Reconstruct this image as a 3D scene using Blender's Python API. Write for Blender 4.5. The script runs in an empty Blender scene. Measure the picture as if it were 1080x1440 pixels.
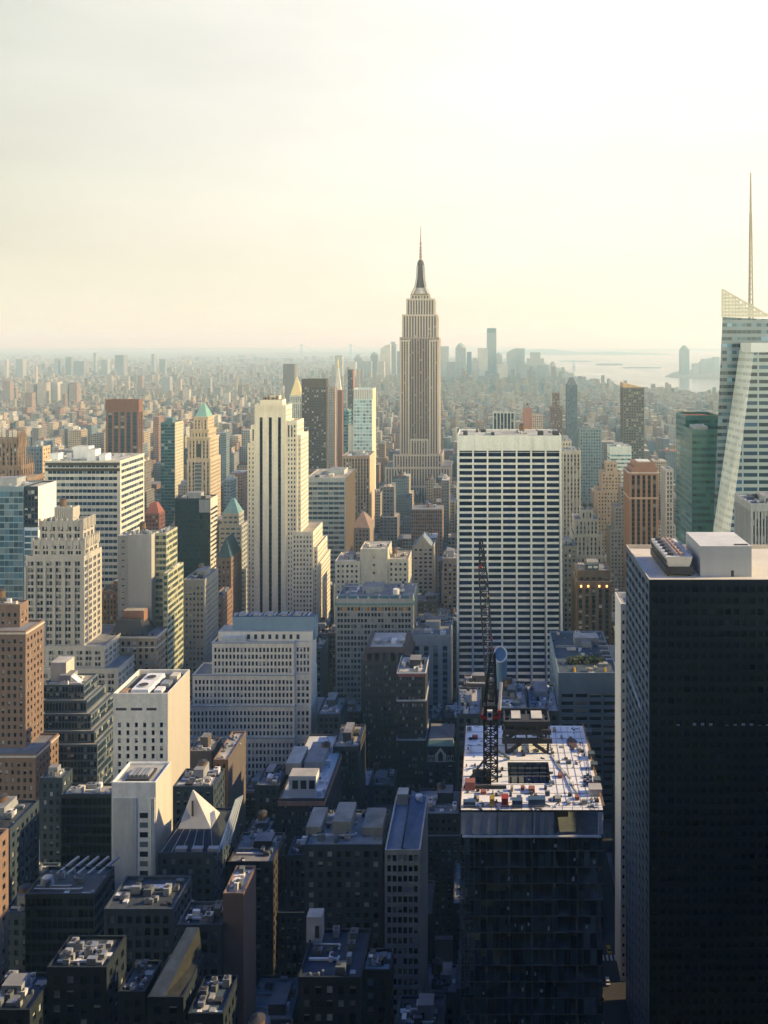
import bpy, math, random
import numpy as np
from mathutils import Vector
R = math.radians
rnd = random.Random(7)
SC = bpy.context.scene
COL = SC.collection

# ------------------------------------------------------------------ camera
F, PX, PY, CZ = 1250.0, 690.0, 482.0, 260.0      # focal length and principal point in photo pixels, eye height
cam = bpy.data.cameras.new('camera')
cam.sensor_fit = 'HORIZONTAL'; cam.sensor_width = 36.0
cam.lens = 36.0 * F / 1080
cam.shift_x = (540 - PX) / 1080; cam.shift_y = -(720 - PY) / 1080
cam.clip_start = 1.0; cam.clip_end = 200000.0
camo = bpy.data.objects.new('camera', cam); COL.objects.link(camo)
camo.location = (0, 0, CZ); camo.rotation_euler = (R(90), 0, 0)
SC.camera = camo

# ------------------------------------------------------------------ sky, sun, exposure
SUN_AZ, SUN_EL = 85.0, 27.0           # azimuth from straight ahead towards the right
VEIL_L, VEIL_R, VEIL_H, VEIL_N = (2.65, 2.7, 2.4), (4.2, 4.05, 3.75), (4.0, 3.6, 2.45), (17.8, 17.8, 11.6)
W = bpy.data.worlds.new('World'); SC.world = W; W.use_nodes = True
nt = W.node_tree; N = nt.nodes; L = nt.links; N.clear()
out = N.new('ShaderNodeOutputWorld'); bg = N.new('ShaderNodeBackground'); sky = N.new('ShaderNodeTexSky')
sky.sky_type = 'NISHITA'; sky.sun_disc = False
sky.sun_elevation = R(SUN_EL); sky.sun_rotation = R(SUN_AZ)
sky.altitude = 200; sky.air_density = 1.0; sky.dust_density = 1.5; sky.ozone_density = 4.0
bg.inputs['Strength'].default_value = 0.12
tc = N.new('ShaderNodeTexCoord')
def vmath(op, a, b=None):
    n = N.new('ShaderNodeVectorMath'); n.operation = op
    L.new(a, n.inputs[0])
    if b is not None: n.inputs[1].default_value = b
    return n
def fmath(op, a, b=None, c=None, clamp=False):
    n = N.new('ShaderNodeMath'); n.operation = op; n.use_clamp = clamp
    for i, v in enumerate((a, b, c)):
        if v is None: continue
        if isinstance(v, (int, float)): n.inputs[i].default_value = v
        else: L.new(v, n.inputs[i])
    return n.outputs[0]
# a thin bright veil of high cloud low in the sky ahead, brighter towards the sun; a still brighter unseen band is added behind the viewer
d = tc.outputs['Generated']
sep = N.new('ShaderNodeSeparateXYZ'); L.new(d, sep.inputs[0])
glow = vmath('DOT_PRODUCT', d, (0.60, 0.75, 0.28)).outputs['Value']
front = fmath('MULTIPLY_ADD', sep.outputs['Y'], 2.2, 0.25, clamp=True)
low_f = fmath('MULTIPLY_ADD', sep.outputs['Z'], -3.2, 2.2, clamp=True); low_b = fmath('MULTIPLY_ADD', sep.outputs['Z'], -5.0, 2.2, clamp=True)
low = fmath('ADD', fmath('MULTIPLY', low_f, front), fmath('MULTIPLY', low_b, fmath('SUBTRACT', 1.0, front)), clamp=True)
cmap = N.new('ShaderNodeMapping'); cmap.inputs['Scale'].default_value = (2.2, 2.2, 9.0); cmap.inputs['Rotation'].default_value = (0, 0.05, 0); L.new(d, cmap.inputs[0])
cn = N.new('ShaderNodeTexNoise'); cn.inputs['Scale'].default_value = 1.6; cn.inputs['Detail'].default_value = 6; cn.inputs['Roughness'].default_value = 0.55
L.new(cmap.outputs[0], cn.inputs['Vector'])
g1 = fmath('MULTIPLY_ADD', glow, 2.2, -0.84, clamp=True)
def wmix(f, a, b):
    n = N.new('ShaderNodeMix'); n.data_type = 'RGBA'
    for q, v in (('Factor', f), ('A', a), ('B', b)):
        if isinstance(v, tuple): n.inputs[q].default_value = (*v, 1)
        else: L.new(v, n.inputs[q])
    return n.outputs['Result']
vc = wmix(g1, VEIL_L, VEIL_R)
hz_ = fmath('POWER', fmath('MULTIPLY_ADD', sep.outputs['Z'], -3.4, 1.0, clamp=True), 1.5)
vc = wmix(fmath('MULTIPLY', hz_, 0.75), vc, VEIL_H)
streak = fmath('MULTIPLY_ADD', cn.outputs['Fac'], 0.26, 0.87)
vc = wmix(front, VEIL_N, vc)
vs = N.new('ShaderNodeVectorMath'); vs.operation = 'SCALE'; L.new(vc, vs.inputs[0]); L.new(streak, vs.inputs['Scale'])
mx = N.new('ShaderNodeMix'); mx.data_type = 'RGBA'
L.new(low, mx.inputs['Factor'])
zs_ = vmath('MULTIPLY', sky.outputs[0], (0.07, 0.30, 0.78)); L.new(zs_.outputs[0], mx.inputs['A']); L.new(vs.outputs[0], mx.inputs['B'])
L.new(mx.outputs['Result'], bg.inputs['Color']); L.new(bg.outputs[0], out.inputs[0])

sun = bpy.data.lights.new('sun', 'SUN'); sun.energy = 2.7; sun.angle = R(0.5); sun.color = (1.0, 0.77, 0.38)
suno = bpy.data.objects.new('sun', sun); COL.objects.link(suno)
sd = Vector((math.cos(R(SUN_EL)) * math.sin(R(SUN_AZ)), math.cos(R(SUN_EL)) * math.cos(R(SUN_AZ)), math.sin(R(SUN_EL))))
suno.rotation_euler = sd.to_track_quat('Z', 'Y').to_euler()
suno.location = (800, 300, 900)
SC.view_settings.view_transform = 'Standard'; SC.view_settings.look = 'None'
SC.view_settings.exposure = 1.2; SC.view_settings.gamma = 1.0
SC.render.engine = 'CYCLES'
cy = SC.cycles
cy.use_denoising = True; cy.max_bounces = 8; cy.diffuse_bounces = 2; cy.glossy_bounces = 2; cy.volume_bounces = 4
cy.transparent_max_bounces = 6; cy.caustics_reflective = False; cy.caustics_refractive = False
HAZE = 1.15e-4

# ------------------------------------------------------------------ pixel helpers
def U(px, Y): return (px - PX) / F * Y
def Z(py, Y): return CZ - (py - PY) / F * Y
def PXL(x, y, z): return PX + F * x / y, PY + F * (CZ - z) / y

# ------------------------------------------------------------------ materials
MATS = {}
def nodemat(name):
    m = bpy.data.materials.new(name); m.use_nodes = True
    t = m.node_tree; b = t.nodes['Principled BSDF']
    return m, t, b
def mk(t, kind, **kw):
    n = t.nodes.new(kind)
    for k, v in kw.items(): setattr(n, k, v)
    return n
def mth(t, op, a, b=None, c=None, clamp=False):
    n = t.nodes.new('ShaderNodeMath'); n.operation = op; n.use_clamp = clamp
    for i, v in enumerate((a, b, c)):
        if v is None: continue
        if isinstance(v, (int, float)): n.inputs[i].default_value = v
        else: t.links.new(v, n.inputs[i])
    return n.outputs[0]
def mixc(t, fac, a, b):
    n = t.nodes.new('ShaderNodeMix'); n.data_type = 'RGBA'
    for s, v in (('Factor', fac), ('A', a), ('B', b)):
        if isinstance(v, (int, float)): n.inputs[s].default_value = v
        elif isinstance(v, tuple): n.inputs[s].default_value = (*v, 1)
        else: t.links.new(v, n.inputs[s])
    return n.outputs['Result']
def plain(col, rough=0.85, noise=0.35, scale=(0.25, 0.25, 0.04), metal=0.0, spec=0.3, key=None):
    """weathered surface: colour broken up by stains and streaks"""
    k = ('plain', col, rough, noise, scale, metal)
    if k in MATS: return MATS[k]
    m, t, b = nodemat('weathered_surface')
    g = mk(t, 'ShaderNodeNewGeometry'); mp = mk(t, 'ShaderNodeMapping'); mp.inputs['Scale'].default_value = scale
    t.links.new(g.outputs['Position'], mp.inputs[0])
    n1 = mk(t, 'ShaderNodeTexNoise'); n1.inputs['Scale'].default_value = 1.0; n1.inputs['Detail'].default_value = 5; n1.inputs['Roughness'].default_value = 0.65
    t.links.new(mp.outputs[0], n1.inputs['Vector'])
    n2 = mk(t, 'ShaderNodeTexNoise'); n2.inputs['Scale'].default_value = 0.45; n2.inputs['Detail'].default_value = 4; n2.inputs['Roughness'].default_value = 0.7
    t.links.new(g.outputs['Position'], n2.inputs['Vector'])
    f = mth(t, 'MULTIPLY', mth(t, 'MULTIPLY_ADD', n1.outputs['Fac'], 2.4 * noise, 1 - 1.2 * noise), mth(t, 'MULTIPLY_ADD', n2.outputs['Fac'], 1.6 * noise, 1 - .8 * noise))
    vm = mk(t, 'ShaderNodeVectorMath', operation='SCALE'); vm.inputs[0].default_value = col; t.links.new(f, vm.inputs['Scale'])
    t.links.new(vm.outputs[0], b.inputs['Base Color'])
    b.inputs['Roughness'].default_value = rough; b.inputs['Metallic'].default_value = metal
    b.inputs['Specular IOR Level'].default_value = spec
    MATS[k] = m; return m
def roofmat(col, dark=None, rough=0.9):
    k = ('roof', col, dark)
    if k in MATS: return MATS[k]
    dark = dark or tuple(c * 0.55 for c in col)
    m, t, b = nodemat('roof_surface')
    g = mk(t, 'ShaderNodeNewGeometry')
    n1 = mk(t, 'ShaderNodeTexNoise'); n1.inputs['Scale'].default_value = 0.11; n1.inputs['Detail'].default_value = 6; n1.inputs['Roughness'].default_value = 0.7
    t.links.new(g.outputs['Position'], n1.inputs['Vector'])
    v = mk(t, 'ShaderNodeTexVoronoi'); v.inputs['Scale'].default_value = 0.16; t.links.new(g.outputs['Position'], v.inputs['Vector'])
    f = mth(t, 'MULTIPLY_ADD', n1.outputs['Fac'], 3.2, -1.2, clamp=True)
    sp = mk(t, 'ShaderNodeSeparateColor'); t.links.new(v.outputs['Color'], sp.inputs[0])
    f2 = mth(t, 'MULTIPLY_ADD', sp.outputs[0], 0.5, mth(t, 'MULTIPLY', f, 0.6), clamp=True)
    t.links.new(mixc(t, f2, col, dark), b.inputs['Base Color'])
    b.inputs['Roughness'].default_value = rough; b.inputs['Specular IOR Level'].default_value = 0.2
    MATS[k] = m; return m
def glass(col=(0.018, 0.03, 0.045), blind=(0.30, 0.29, 0.25), p=0.16, rough=0.12, spec=0.5):
    """window glass; a share of the panes has a drawn blind (UV carries one random pair per pane)"""
    k = ('glass', col, blind, p, rough, spec)
    if k in MATS: return MATS[k]
    m, t, b = nodemat('window_glass')
    uv = mk(t, 'ShaderNodeUVMap'); s = mk(t, 'ShaderNodeSeparateXYZ'); t.links.new(uv.outputs[0], s.inputs[0])
    isb = mth(t, 'LESS_THAN', s.outputs[0], p)
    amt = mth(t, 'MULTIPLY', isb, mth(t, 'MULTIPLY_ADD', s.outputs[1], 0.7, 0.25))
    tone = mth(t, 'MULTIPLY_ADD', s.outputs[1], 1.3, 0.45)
    vm = mk(t, 'ShaderNodeVectorMath', operation='SCALE'); vm.inputs[0].default_value = col; t.links.new(tone, vm.inputs['Scale'])
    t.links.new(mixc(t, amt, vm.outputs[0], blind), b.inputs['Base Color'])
    b.inputs['Roughness'].default_value = rough; b.inputs['Specular IOR Level'].default_value = spec
    MATS[k] = m; return m
def facmat(wall, gl=(0.03, 0.045, 0.06), bay=3.2, floor=3.6, ww=0.5, wh=0.55, spand=None, rough=0.8, vary=0.0, gv=1.0):
    """wall with a grid of windows: UV is metres along the wall and metres up it"""
    k = ('fac', wall, gl, bay, floor, ww, wh, spand, vary, gv)
    if k in MATS: return MATS[k]
    m, t, b = nodemat('windowed_wall')
    uv = mk(t, 'ShaderNodeUVMap'); s = mk(t, 'ShaderNodeSeparateXYZ'); t.links.new(uv.outputs[0], s.inputs[0])
    a = mth(t, 'DIVIDE', s.outputs[0], bay); c = mth(t, 'DIVIDE', s.outputs[1], floor)
    fa = mth(t, 'ABSOLUTE', mth(t, 'SUBTRACT', mth(t, 'FRACT', a), 0.5)); fc = mth(t, 'ABSOLUTE', mth(t, 'SUBTRACT', mth(t, 'FRACT', c), 0.5))
    ina = mth(t, 'LESS_THAN', fa, ww / 2); inc = mth(t, 'LESS_THAN', fc, wh / 2)
    win = mth(t, 'MULTIPLY', ina, inc)
    cid = mk(t, 'ShaderNodeCombineXYZ'); t.links.new(mth(t, 'FLOOR', a), cid.inputs[0]); t.links.new(mth(t, 'FLOOR', c), cid.inputs[1])
    wn = mk(t, 'ShaderNodeTexWhiteNoise', noise_dimensions='2D'); t.links.new(cid.outputs[0], wn.inputs['Vector'])
    g = mk(t, 'ShaderNodeNewGeometry'); n1 = mk(t, 'ShaderNodeTexNoise'); n1.inputs['Scale'].default_value = 0.06; n1.inputs['Detail'].default_value = 4
    t.links.new(g.outputs['Position'], n1.inputs['Vector'])
    fw = mth(t, 'MULTIPLY_ADD', n1.outputs['Fac'], 0.7, 0.65)
    if vary:
        oi = mk(t, 'ShaderNodeObjectInfo'); fw = mth(t, 'MULTIPLY', fw, mth(t, 'MULTIPLY_ADD', oi.outputs['Random'], vary, 1 - vary / 2))
    vm = mk(t, 'ShaderNodeVectorMath', operation='SCALE'); vm.inputs[0].default_value = wall; t.links.new(fw, vm.inputs['Scale'])
    base = vm.outputs[0]
    if spand:
        base = mixc(t, ina, base, spand)
    gm = mk(t, 'ShaderNodeVectorMath', operation='SCALE'); gm.inputs[0].default_value = gl
    w5 = mth(t, 'POWER', wn.outputs['Value'], 3.0)
    t.links.new(mth(t, 'MULTIPLY_ADD', w5, 4.0 * gv, 1.0 - 0.5 * gv), gm.inputs['Scale'])
    t.links.new(mixc(t, win, base, gm.outputs[0]), b.inputs['Base Color'])
    t.links.new(mth(t, 'MULTIPLY_ADD', win, -(rough - 0.15), rough), b.inputs['Roughness'])
    b.inputs['Specular IOR Level'].default_value = 0.4
    MATS[k] = m; return m

# ------------------------------------------------------------------ mesh collector
class MB:
    def __init__(s): s.v = []; s.f = []; s.m = []; s.uv = []; s.mats = []
    def slot(s, mat):
        if mat not in s.mats: s.mats.append(mat)
        return s.mats.index(mat)
    def quad(s, pts, mat, uv=None):
        n = len(s.v); s.v.extend(pts); s.f.append(tuple(range(n, n + len(pts)))); s.m.append(s.slot(mat))
        s.uv.extend(uv if uv else [(0.5, 0.5)] * len(pts))
    def box(s, x0, x1, y0, y1, z0, z1, mat, top=None, bottom=False, uvm=True):
        P = [(x0, y0), (x1, y0), (x1, y1), (x0, y1)]
        for i in range(4):
            a, b = P[i], P[(i + 1) % 4]; w = math.hypot(b[0] - a[0], b[1] - a[1]); o = 37.0 * i
            s.quad([(*a, z0), (*b, z0), (*b, z1), (*a, z1)], mat, [(o, 0), (o + w, 0), (o + w, z1 - z0), (o, z1 - z0)])
        s.quad([(x0, y0, z1), (x1, y0, z1), (x1, y1, z1), (x0, y1, z1)], top or mat)
        if bottom: s.quad([(x0, y1, z0), (x1, y1, z0), (x1, y0, z0), (x0, y0, z0)], mat)
    def frustum(s, a, b, mat, top=None):
        """a, b = (x0,x1,y0,y1,z) lower and upper rectangle"""
        A = [(a[0], a[2], a[4]), (a[1], a[2], a[4]), (a[1], a[3], a[4]), (a[0], a[3], a[4])]
        B = [(b[0], b[2], b[4]), (b[1], b[2], b[4]), (b[1], b[3], b[4]), (b[0], b[3], b[4])]
        for i in range(4):
            j = (i + 1) % 4
            w = math.dist(A[i], A[j]); h = math.dist(A[i], B[i])
            s.quad([A[i], A[j], B[j], B[i]], mat, [(0, 0), (w, 0), (w, h), (0, h)])
        s.quad(B, top or mat)
    def bar(s, p, q, r, mat):
        p, q = Vector(p), Vector(q); d_ = (q - p).normalized()
        u = d_.cross(Vector((0, 0, 1)) if abs(d_.z) < 0.9 else Vector((1, 0, 0))).normalized() * r; w = d_.cross(u).normalized() * r
        c = [(-1, -1), (1, -1), (1, 1), (-1, 1)]
        A = [tuple(p + u * i + w * j) for i, j in c]; B = [tuple(q + u * i + w * j) for i, j in c]
        for i in range(4): s.quad([A[i], A[(i + 1) % 4], B[(i + 1) % 4], B[i]], mat)
        s.quad(A[::-1], mat); s.quad(B, mat)
    def cyl(s, x, y, z0, z1, r0, r1, mat, n=12, top=None):
        A = [(x + r0 * math.cos(2 * math.pi * i / n), y + r0 * math.sin(2 * math.pi * i / n), z0) for i in range(n)]
        B = [(x + r1 * math.cos(2 * math.pi * i / n), y + r1 * math.sin(2 * math.pi * i / n), z1) for i in range(n)]
        for i in range(n):
            j = (i + 1) % n; a0 = 2 * math.pi * r0 * i / n; a1 = 2 * math.pi * r0 * (i + 1) / n
            s.quad([A[i], A[j], B[j], B[i]], mat, [(a0, 0), (a1, 0), (a1, z1 - z0), (a0, z1 - z0)])
        if r1 > 0.01: s.quad(B, top or mat)
    def build(s, name, parent=None, loc=None):
        me = bpy.data.meshes.new(name); o3 = loc or (parent['_o'] if parent and '_o' in parent else (0, 0, 0))
        v = np.array(s.v, dtype=np.float64) - np.array(o3)
        me.from_pydata(v.tolist(), [], s.f)
        for m in s.mats: me.materials.append(m)
        me.polygons.foreach_set('material_index', s.m)
        ul = me.uv_layers.new(name='UVMap'); ul.data.foreach_set('uv', np.array(s.uv, dtype=np.float32).ravel())
        me.update()
        o = bpy.data.objects.new(name, me); COL.objects.link(o)
        if parent: o.parent = parent
        else: o.location = o3
        return o

ORIGIN = {}
class Root:
    """a thing: an Empty at its base; parts are built in world coordinates and stored relative to it"""
    def __init__(s, name, label, cat, loc, group=None):
        e = bpy.data.objects.new(name, None); COL.objects.link(e); e.location = loc
        e['label'] = label; e['category'] = cat
        if group: e['group'] = group
        s.e = e; s.o = tuple(loc)
    def part(s, mb, name, parent=None, label=None, kind=None):
        if not mb.f: return None
        o = mb.build(name, None, s.o); o.location = (0, 0, 0)
        o.parent = parent if parent is not None else s.e
        if label: o['label'] = label
        if kind: o['kind'] = kind
        return o
def tag(o, label, cat, group=None, kind=None):
    if label: o['label'] = label
    if cat: o['category'] = cat
    if group: o['group'] = group
    if kind: o['kind'] = kind
    return o
def struct(o): o['kind'] = 'structure'; return o

# ------------------------------------------------------------------ facades
class Style:
    def __init__(s, wall, mode='punched', bay=3.2, floor=3.7, ww=0.5, wh=0.55, gl=None, sp=None, top=1.6, bot=0.6, edge=0.8, depth=0.35, cols=None, noise=0.3, rough=0.85, side=None, spec=0.3):
        s.wall = plain(wall, rough=rough, noise=noise, spec=spec); s.col = wall; s.mode = mode; s.bay = bay; s.floor = floor; s.ww = ww; s.wh = wh
        s.gl = gl or glass(); s.sp = plain(sp, noise=noise) if sp else s.wall
        s.top = top; s.bot = bot; s.edge = edge; s.depth = depth; s.cols = cols; s.side = side
def facade(bd, Wd, H, st, T):
    """T(u, v, d): metres along, up and inwards -> world point"""
    mb = bd.wall; wm = st.wall
    def q(u0, u1, v0, v1, d=0.0, m=None):
        if u1 - u0 > 1e-4 and v1 - v0 > 1e-4:
            mb.quad([T(u0, v0, d), T(u1, v0, d), T(u1, v1, d), T(u0, v1, d)], m or wm)
    uw, vh = Wd - 2 * st.edge, H - st.top - st.bot
    if st.mode == 'blank' or uw < 1.2 or vh < 2.0: q(0, Wd, 0, H); return
    nb = max(1, round(uw / st.bay)); bw = uw / nb; nf = max(1, round(vh / st.floor)); fh = vh / nf
    iv = []
    cols = st.cols or [((1 - st.ww) / 2, (1 + st.ww) / 2)]
    for i in range(nb):
        for a, b in cols: iv.append((st.edge + (i + a) * bw, st.edge + (i + b) * bw))
    rows = [(st.bot + (j + 0.5 - st.wh / 2) * fh, st.bot + (j + 0.5 + st.wh / 2) * fh) for j in range(nf)]
    r = st.depth
    def pane(a, b, v0, v1, d):
        bd.panes.append(([T(a, v0, d), T(b, v0, d), T(b, v1, d), T(a, v1, d)], st.gl))
        if st.gl in BLINDED and rnd.random() < .2 and bd.o[1] < 760:
            vb = v1 - (v1 - v0) * rnd.choice((.3, .45, .6, .85)); bd.blinds.quad([T(a, vb, d - .04), T(b, vb, d - .04), T(b, v1, d - .04), T(a, v1, d - .04)], rnd.choice(BLM))
    if st.mode == 'band':
        pv = 0.0
        A, B = st.edge, Wd - st.edge
        q(0, A, 0, H); q(B, Wd, 0, H)
        for v0, v1 in rows:
            q(A, B, pv, v0, 0, st.sp); pv = v1
            mb.quad([T(A, v0, 0), T(B, v0, 0), T(B, v0, r), T(A, v0, r)], wm)
            mb.quad([T(A, v1, r), T(B, v1, r), T(B, v1, 0), T(A, v1, 0)], wm)
            for i, (a, b) in enumerate(iv):
                pane(a, b, v0, v1, r)
                nx = iv[i + 1][0] if i + 1 < len(iv) else B
                q(b, nx, v0, v1, r * 0.4)
            q(A, iv[0][0], v0, v1, r * 0.4)
        q(A, B, pv, H, 0, st.sp if st.top < 1 else wm)
        return
    pu = 0.0
    for a, b in iv:
        q(pu, a, 0, H); pu = b
        if st.mode == 'vertical':
            lo, hi = st.bot, H - st.top
            q(a, b, 0, lo); q(a, b, hi, H)
            mb.quad([T(a, lo, 0), T(a, lo, r), T(a, hi, r), T(a, hi, 0)], wm); mb.quad([T(b, lo, r), T(b, lo, 0), T(b, hi, 0), T(b, hi, r)], wm)
            mb.quad([T(a, hi, r), T(b, hi, r), T(b, hi, 0), T(a, hi, 0)], wm); mb.quad([T(a, lo, 0), T(b, lo, 0), T(b, lo, r), T(a, lo, r)], wm)
            pv = lo
            for v0, v1 in rows: q(a, b, pv, v0, r * 0.75, st.sp); pane(a, b, v0, v1, r); pv = v1
            q(a, b, pv, hi, r * 0.75, st.sp)
        else:
            pv = 0.0
            for v0, v1 in rows:
                q(a, b, pv, v0); pv = v1
                mb.quad([T(a, v0, 0), T(a, v0, r), T(a, v1, r), T(a, v1, 0)], wm); mb.quad([T(b, v0, r), T(b, v0, 0), T(b, v1, 0), T(b, v1, r)], wm)
                mb.quad([T(a, v1, r), T(b, v1, r), T(b, v1, 0), T(a, v1, 0)], wm); mb.quad([T(a, v0, 0), T(b, v0, 0), T(b, v0, r), T(a, v0, r)], wm)
                pane(a, b, v0, v1, r)
            q(a, b, pv, H)
    q(pu, Wd, 0, H)

HEROES = []     # (px0, px1, py_top, py_visible_bottom, Yfront, Yback, x0, x1)
class Building(Root):
    def __init__(s, name, label, cat, loc, group=None):
        super().__init__(name, label, cat, loc, group)
        s.wall = MB(); s.roofs = []; s.blinds = MB(); s.panes = []; s.blocks = []
    def block(s, x0, x1, y0, y1, z0, z1, st, roof, sides='FLR', parapet=0.9, side=None, left=None, coping=None):
        rt = side or st.side or st; lf = left or rt
        if 'F' in sides: facade(s, x1 - x0, z1 - z0, st, lambda u, v, d: (x0 + u, y0 + d, z0 + v))
        else: s.wall.quad([(x0, y0, z0), (x1, y0, z0), (x1, y0, z1), (x0, y0, z1)], st.wall)
        if 'R' in sides: facade(s, y1 - y0, z1 - z0, rt, lambda u, v, d: (x1 - d, y0 + u, z0 + v))
        else: s.wall.quad([(x1, y0, z0), (x1, y1, z0), (x1, y1, z1), (x1, y0, z1)], st.wall)
        if 'L' in sides: facade(s, y1 - y0, z1 - z0, lf, lambda u, v, d: (x0 + d, y1 - u, z0 + v))
        else: s.wall.quad([(x0, y1, z0), (x0, y0, z0), (x0, y0, z1), (x0, y1, z1)], st.wall)
        s.wall.quad([(x1, y1, z0), (x0, y1, z0), (x0, y1, z1), (x1, y1, z1)], st.wall)
        s.cap(x0, x1, y0, y1, z1, st.wall if coping is None else coping, roof, parapet)
        s.blocks.append((x0, x1, y0, y1, z0, z1))
    def cap(s, x0, x1, y0, y1, z1, wm, roof, p):
        t = min(0.5, (x1 - x0) / 6, (y1 - y0) / 6)
        rm = MB(); s.roofs.append(rm)
        if p <= 0: rm.quad([(x0, y0, z1), (x1, y0, z1), (x1, y1, z1), (x0, y1, z1)], roof); return
        a = [(x0, y0), (x1, y0), (x1, y1), (x0, y1)]; b = [(x0 + t, y0 + t), (x1 - t, y0 + t), (x1 - t, y1 - t), (x0 + t, y1 - t)]
        for i in range(4):
            j = (i + 1) % 4
            s.wall.quad([(*a[i], z1), (*a[j], z1), (*b[j], z1), (*b[i], z1)], wm)
            s.wall.quad([(*b[i], z1), (*b[j], z1), (*b[j], z1 - p), (*b[i], z1 - p)], wm)
        rm.quad([(*c, z1 - p) for c in b], roof)
    def finish(s, nwin=100, minpx=5.0, vis=None, name='window'):
        s.part(s.wall, 'wall')
        for rm in s.roofs: s.part(rm, 'roof')
        s.part(s.blinds, 'window_blind', kind='stuff')
        scored = []
        for pts, gm in s.panes:
            p = [PXL(*c) if c[1] > 5 else (-9999, 0) for c in pts]
            ar = 0.0
            for i in range(4):
                j = (i + 1) % 4; ar += p[i][0] * p[j][1] - p[j][0] * p[i][1]
            ar = abs(ar) / 2 * 0.506
            c = [sum(k[0] for k in p) / 4, sum(k[1] for k in p) / 4]
            inside = 0 <= c[0] <= 1080 and 0 <= c[1] <= min(1440, vis or 1440)
            nrm = (Vector(pts[1]) - Vector(pts[0])).cross(Vector(pts[3]) - Vector(pts[0]))
            face = nrm.dot(Vector((0, 0, CZ)) - Vector(pts[0])) > 0
            scored.append((ar if inside and face else 0.0, pts, gm))
        scored.sort(key=lambda k: -k[0])
        rest = MB()
        for i, (ar, pts, gm) in enumerate(scored):
            r = (rnd.random(), rnd.random())
            if i < nwin and ar >= minpx:
                mb = MB(); mb.quad(pts, gm, [r] * 4); s.part(mb, name)
            else: rest.quad(pts, gm, [r] * 4)
        if rest.f: s.part(rest, name, kind='stuff')
    def reg(s, vis):
        for (x0, x1, y0, y1, z0, z1) in s.blocks:
            a = [PXL(x, y, z1) for x in (x0, x1) for y in (y0, y1)]
            HEROES.append((min(k[0] for k in a), max(k[0] for k in a), min(k[1] for k in a), vis, y0, y1, x0, x1))

ROOF_PALE = roofmat((0.55, 0.53, 0.47)); ROOF_GREY = roofmat((0.30, 0.30, 0.30)); ROOF_DARK = roofmat((0.09, 0.09, 0.10)); ROOF_TAN = roofmat((0.48, 0.42, 0.33)); ROOF_BLUE = roofmat((0.16, 0.19, 0.24))
ROOF_SHADE = roofmat((0.10, 0.12, 0.135), (0.028, 0.033, 0.04))  # near roofs: grey roofing darkened, shade put into the colour
METAL = plain((0.38, 0.40, 0.41), rough=0.5, metal=0.6); DARKMETAL = plain((0.05, 0.05, 0.055), rough=0.6); WHITE = plain((0.74, 0.73, 0.70), noise=0.2); CREAM = plain((0.62, 0.56, 0.45), noise=0.25)
PLANT_SHADE = plain((0.13, 0.15, 0.16)); WOOD = plain((0.16, 0.10, 0.06)); COPPER = plain((0.20, 0.34, 0.29), noise=0.3); GREYP = plain((0.33, 0.34, 0.34)); BRICK = plain((0.28, 0.14, 0.09))
def water_tank(bd, x, y, z, r=2.0, h=3.6):
    leg = MB()
    for i in range(4):
        a = math.pi / 4 + i * math.pi / 2; leg.bar((x + r * .8 * math.cos(a), y + r * .8 * math.sin(a), z), (x + r * .8 * math.cos(a), y + r * .8 * math.sin(a), z + 2.6), 0.14, DARKMETAL)
    leg.cyl(x, y, z + 2.5, z + 2.75, r, r, DARKMETAL)
    t = MB(); t.cyl(x, y, z + 2.75, z + 2.75 + h, r, r * 0.95, WOOD, 14)
    c = MB(); c.cyl(x, y, z + 2.75 + h, z + 3.9 + h, r * 1.08, 0.0, DARKMETAL, 14)
    o = bd.part(t, 'water_tank'); bd.part(leg, 'tank_stand', o); bd.part(c, 'tank_cap', o)
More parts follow.
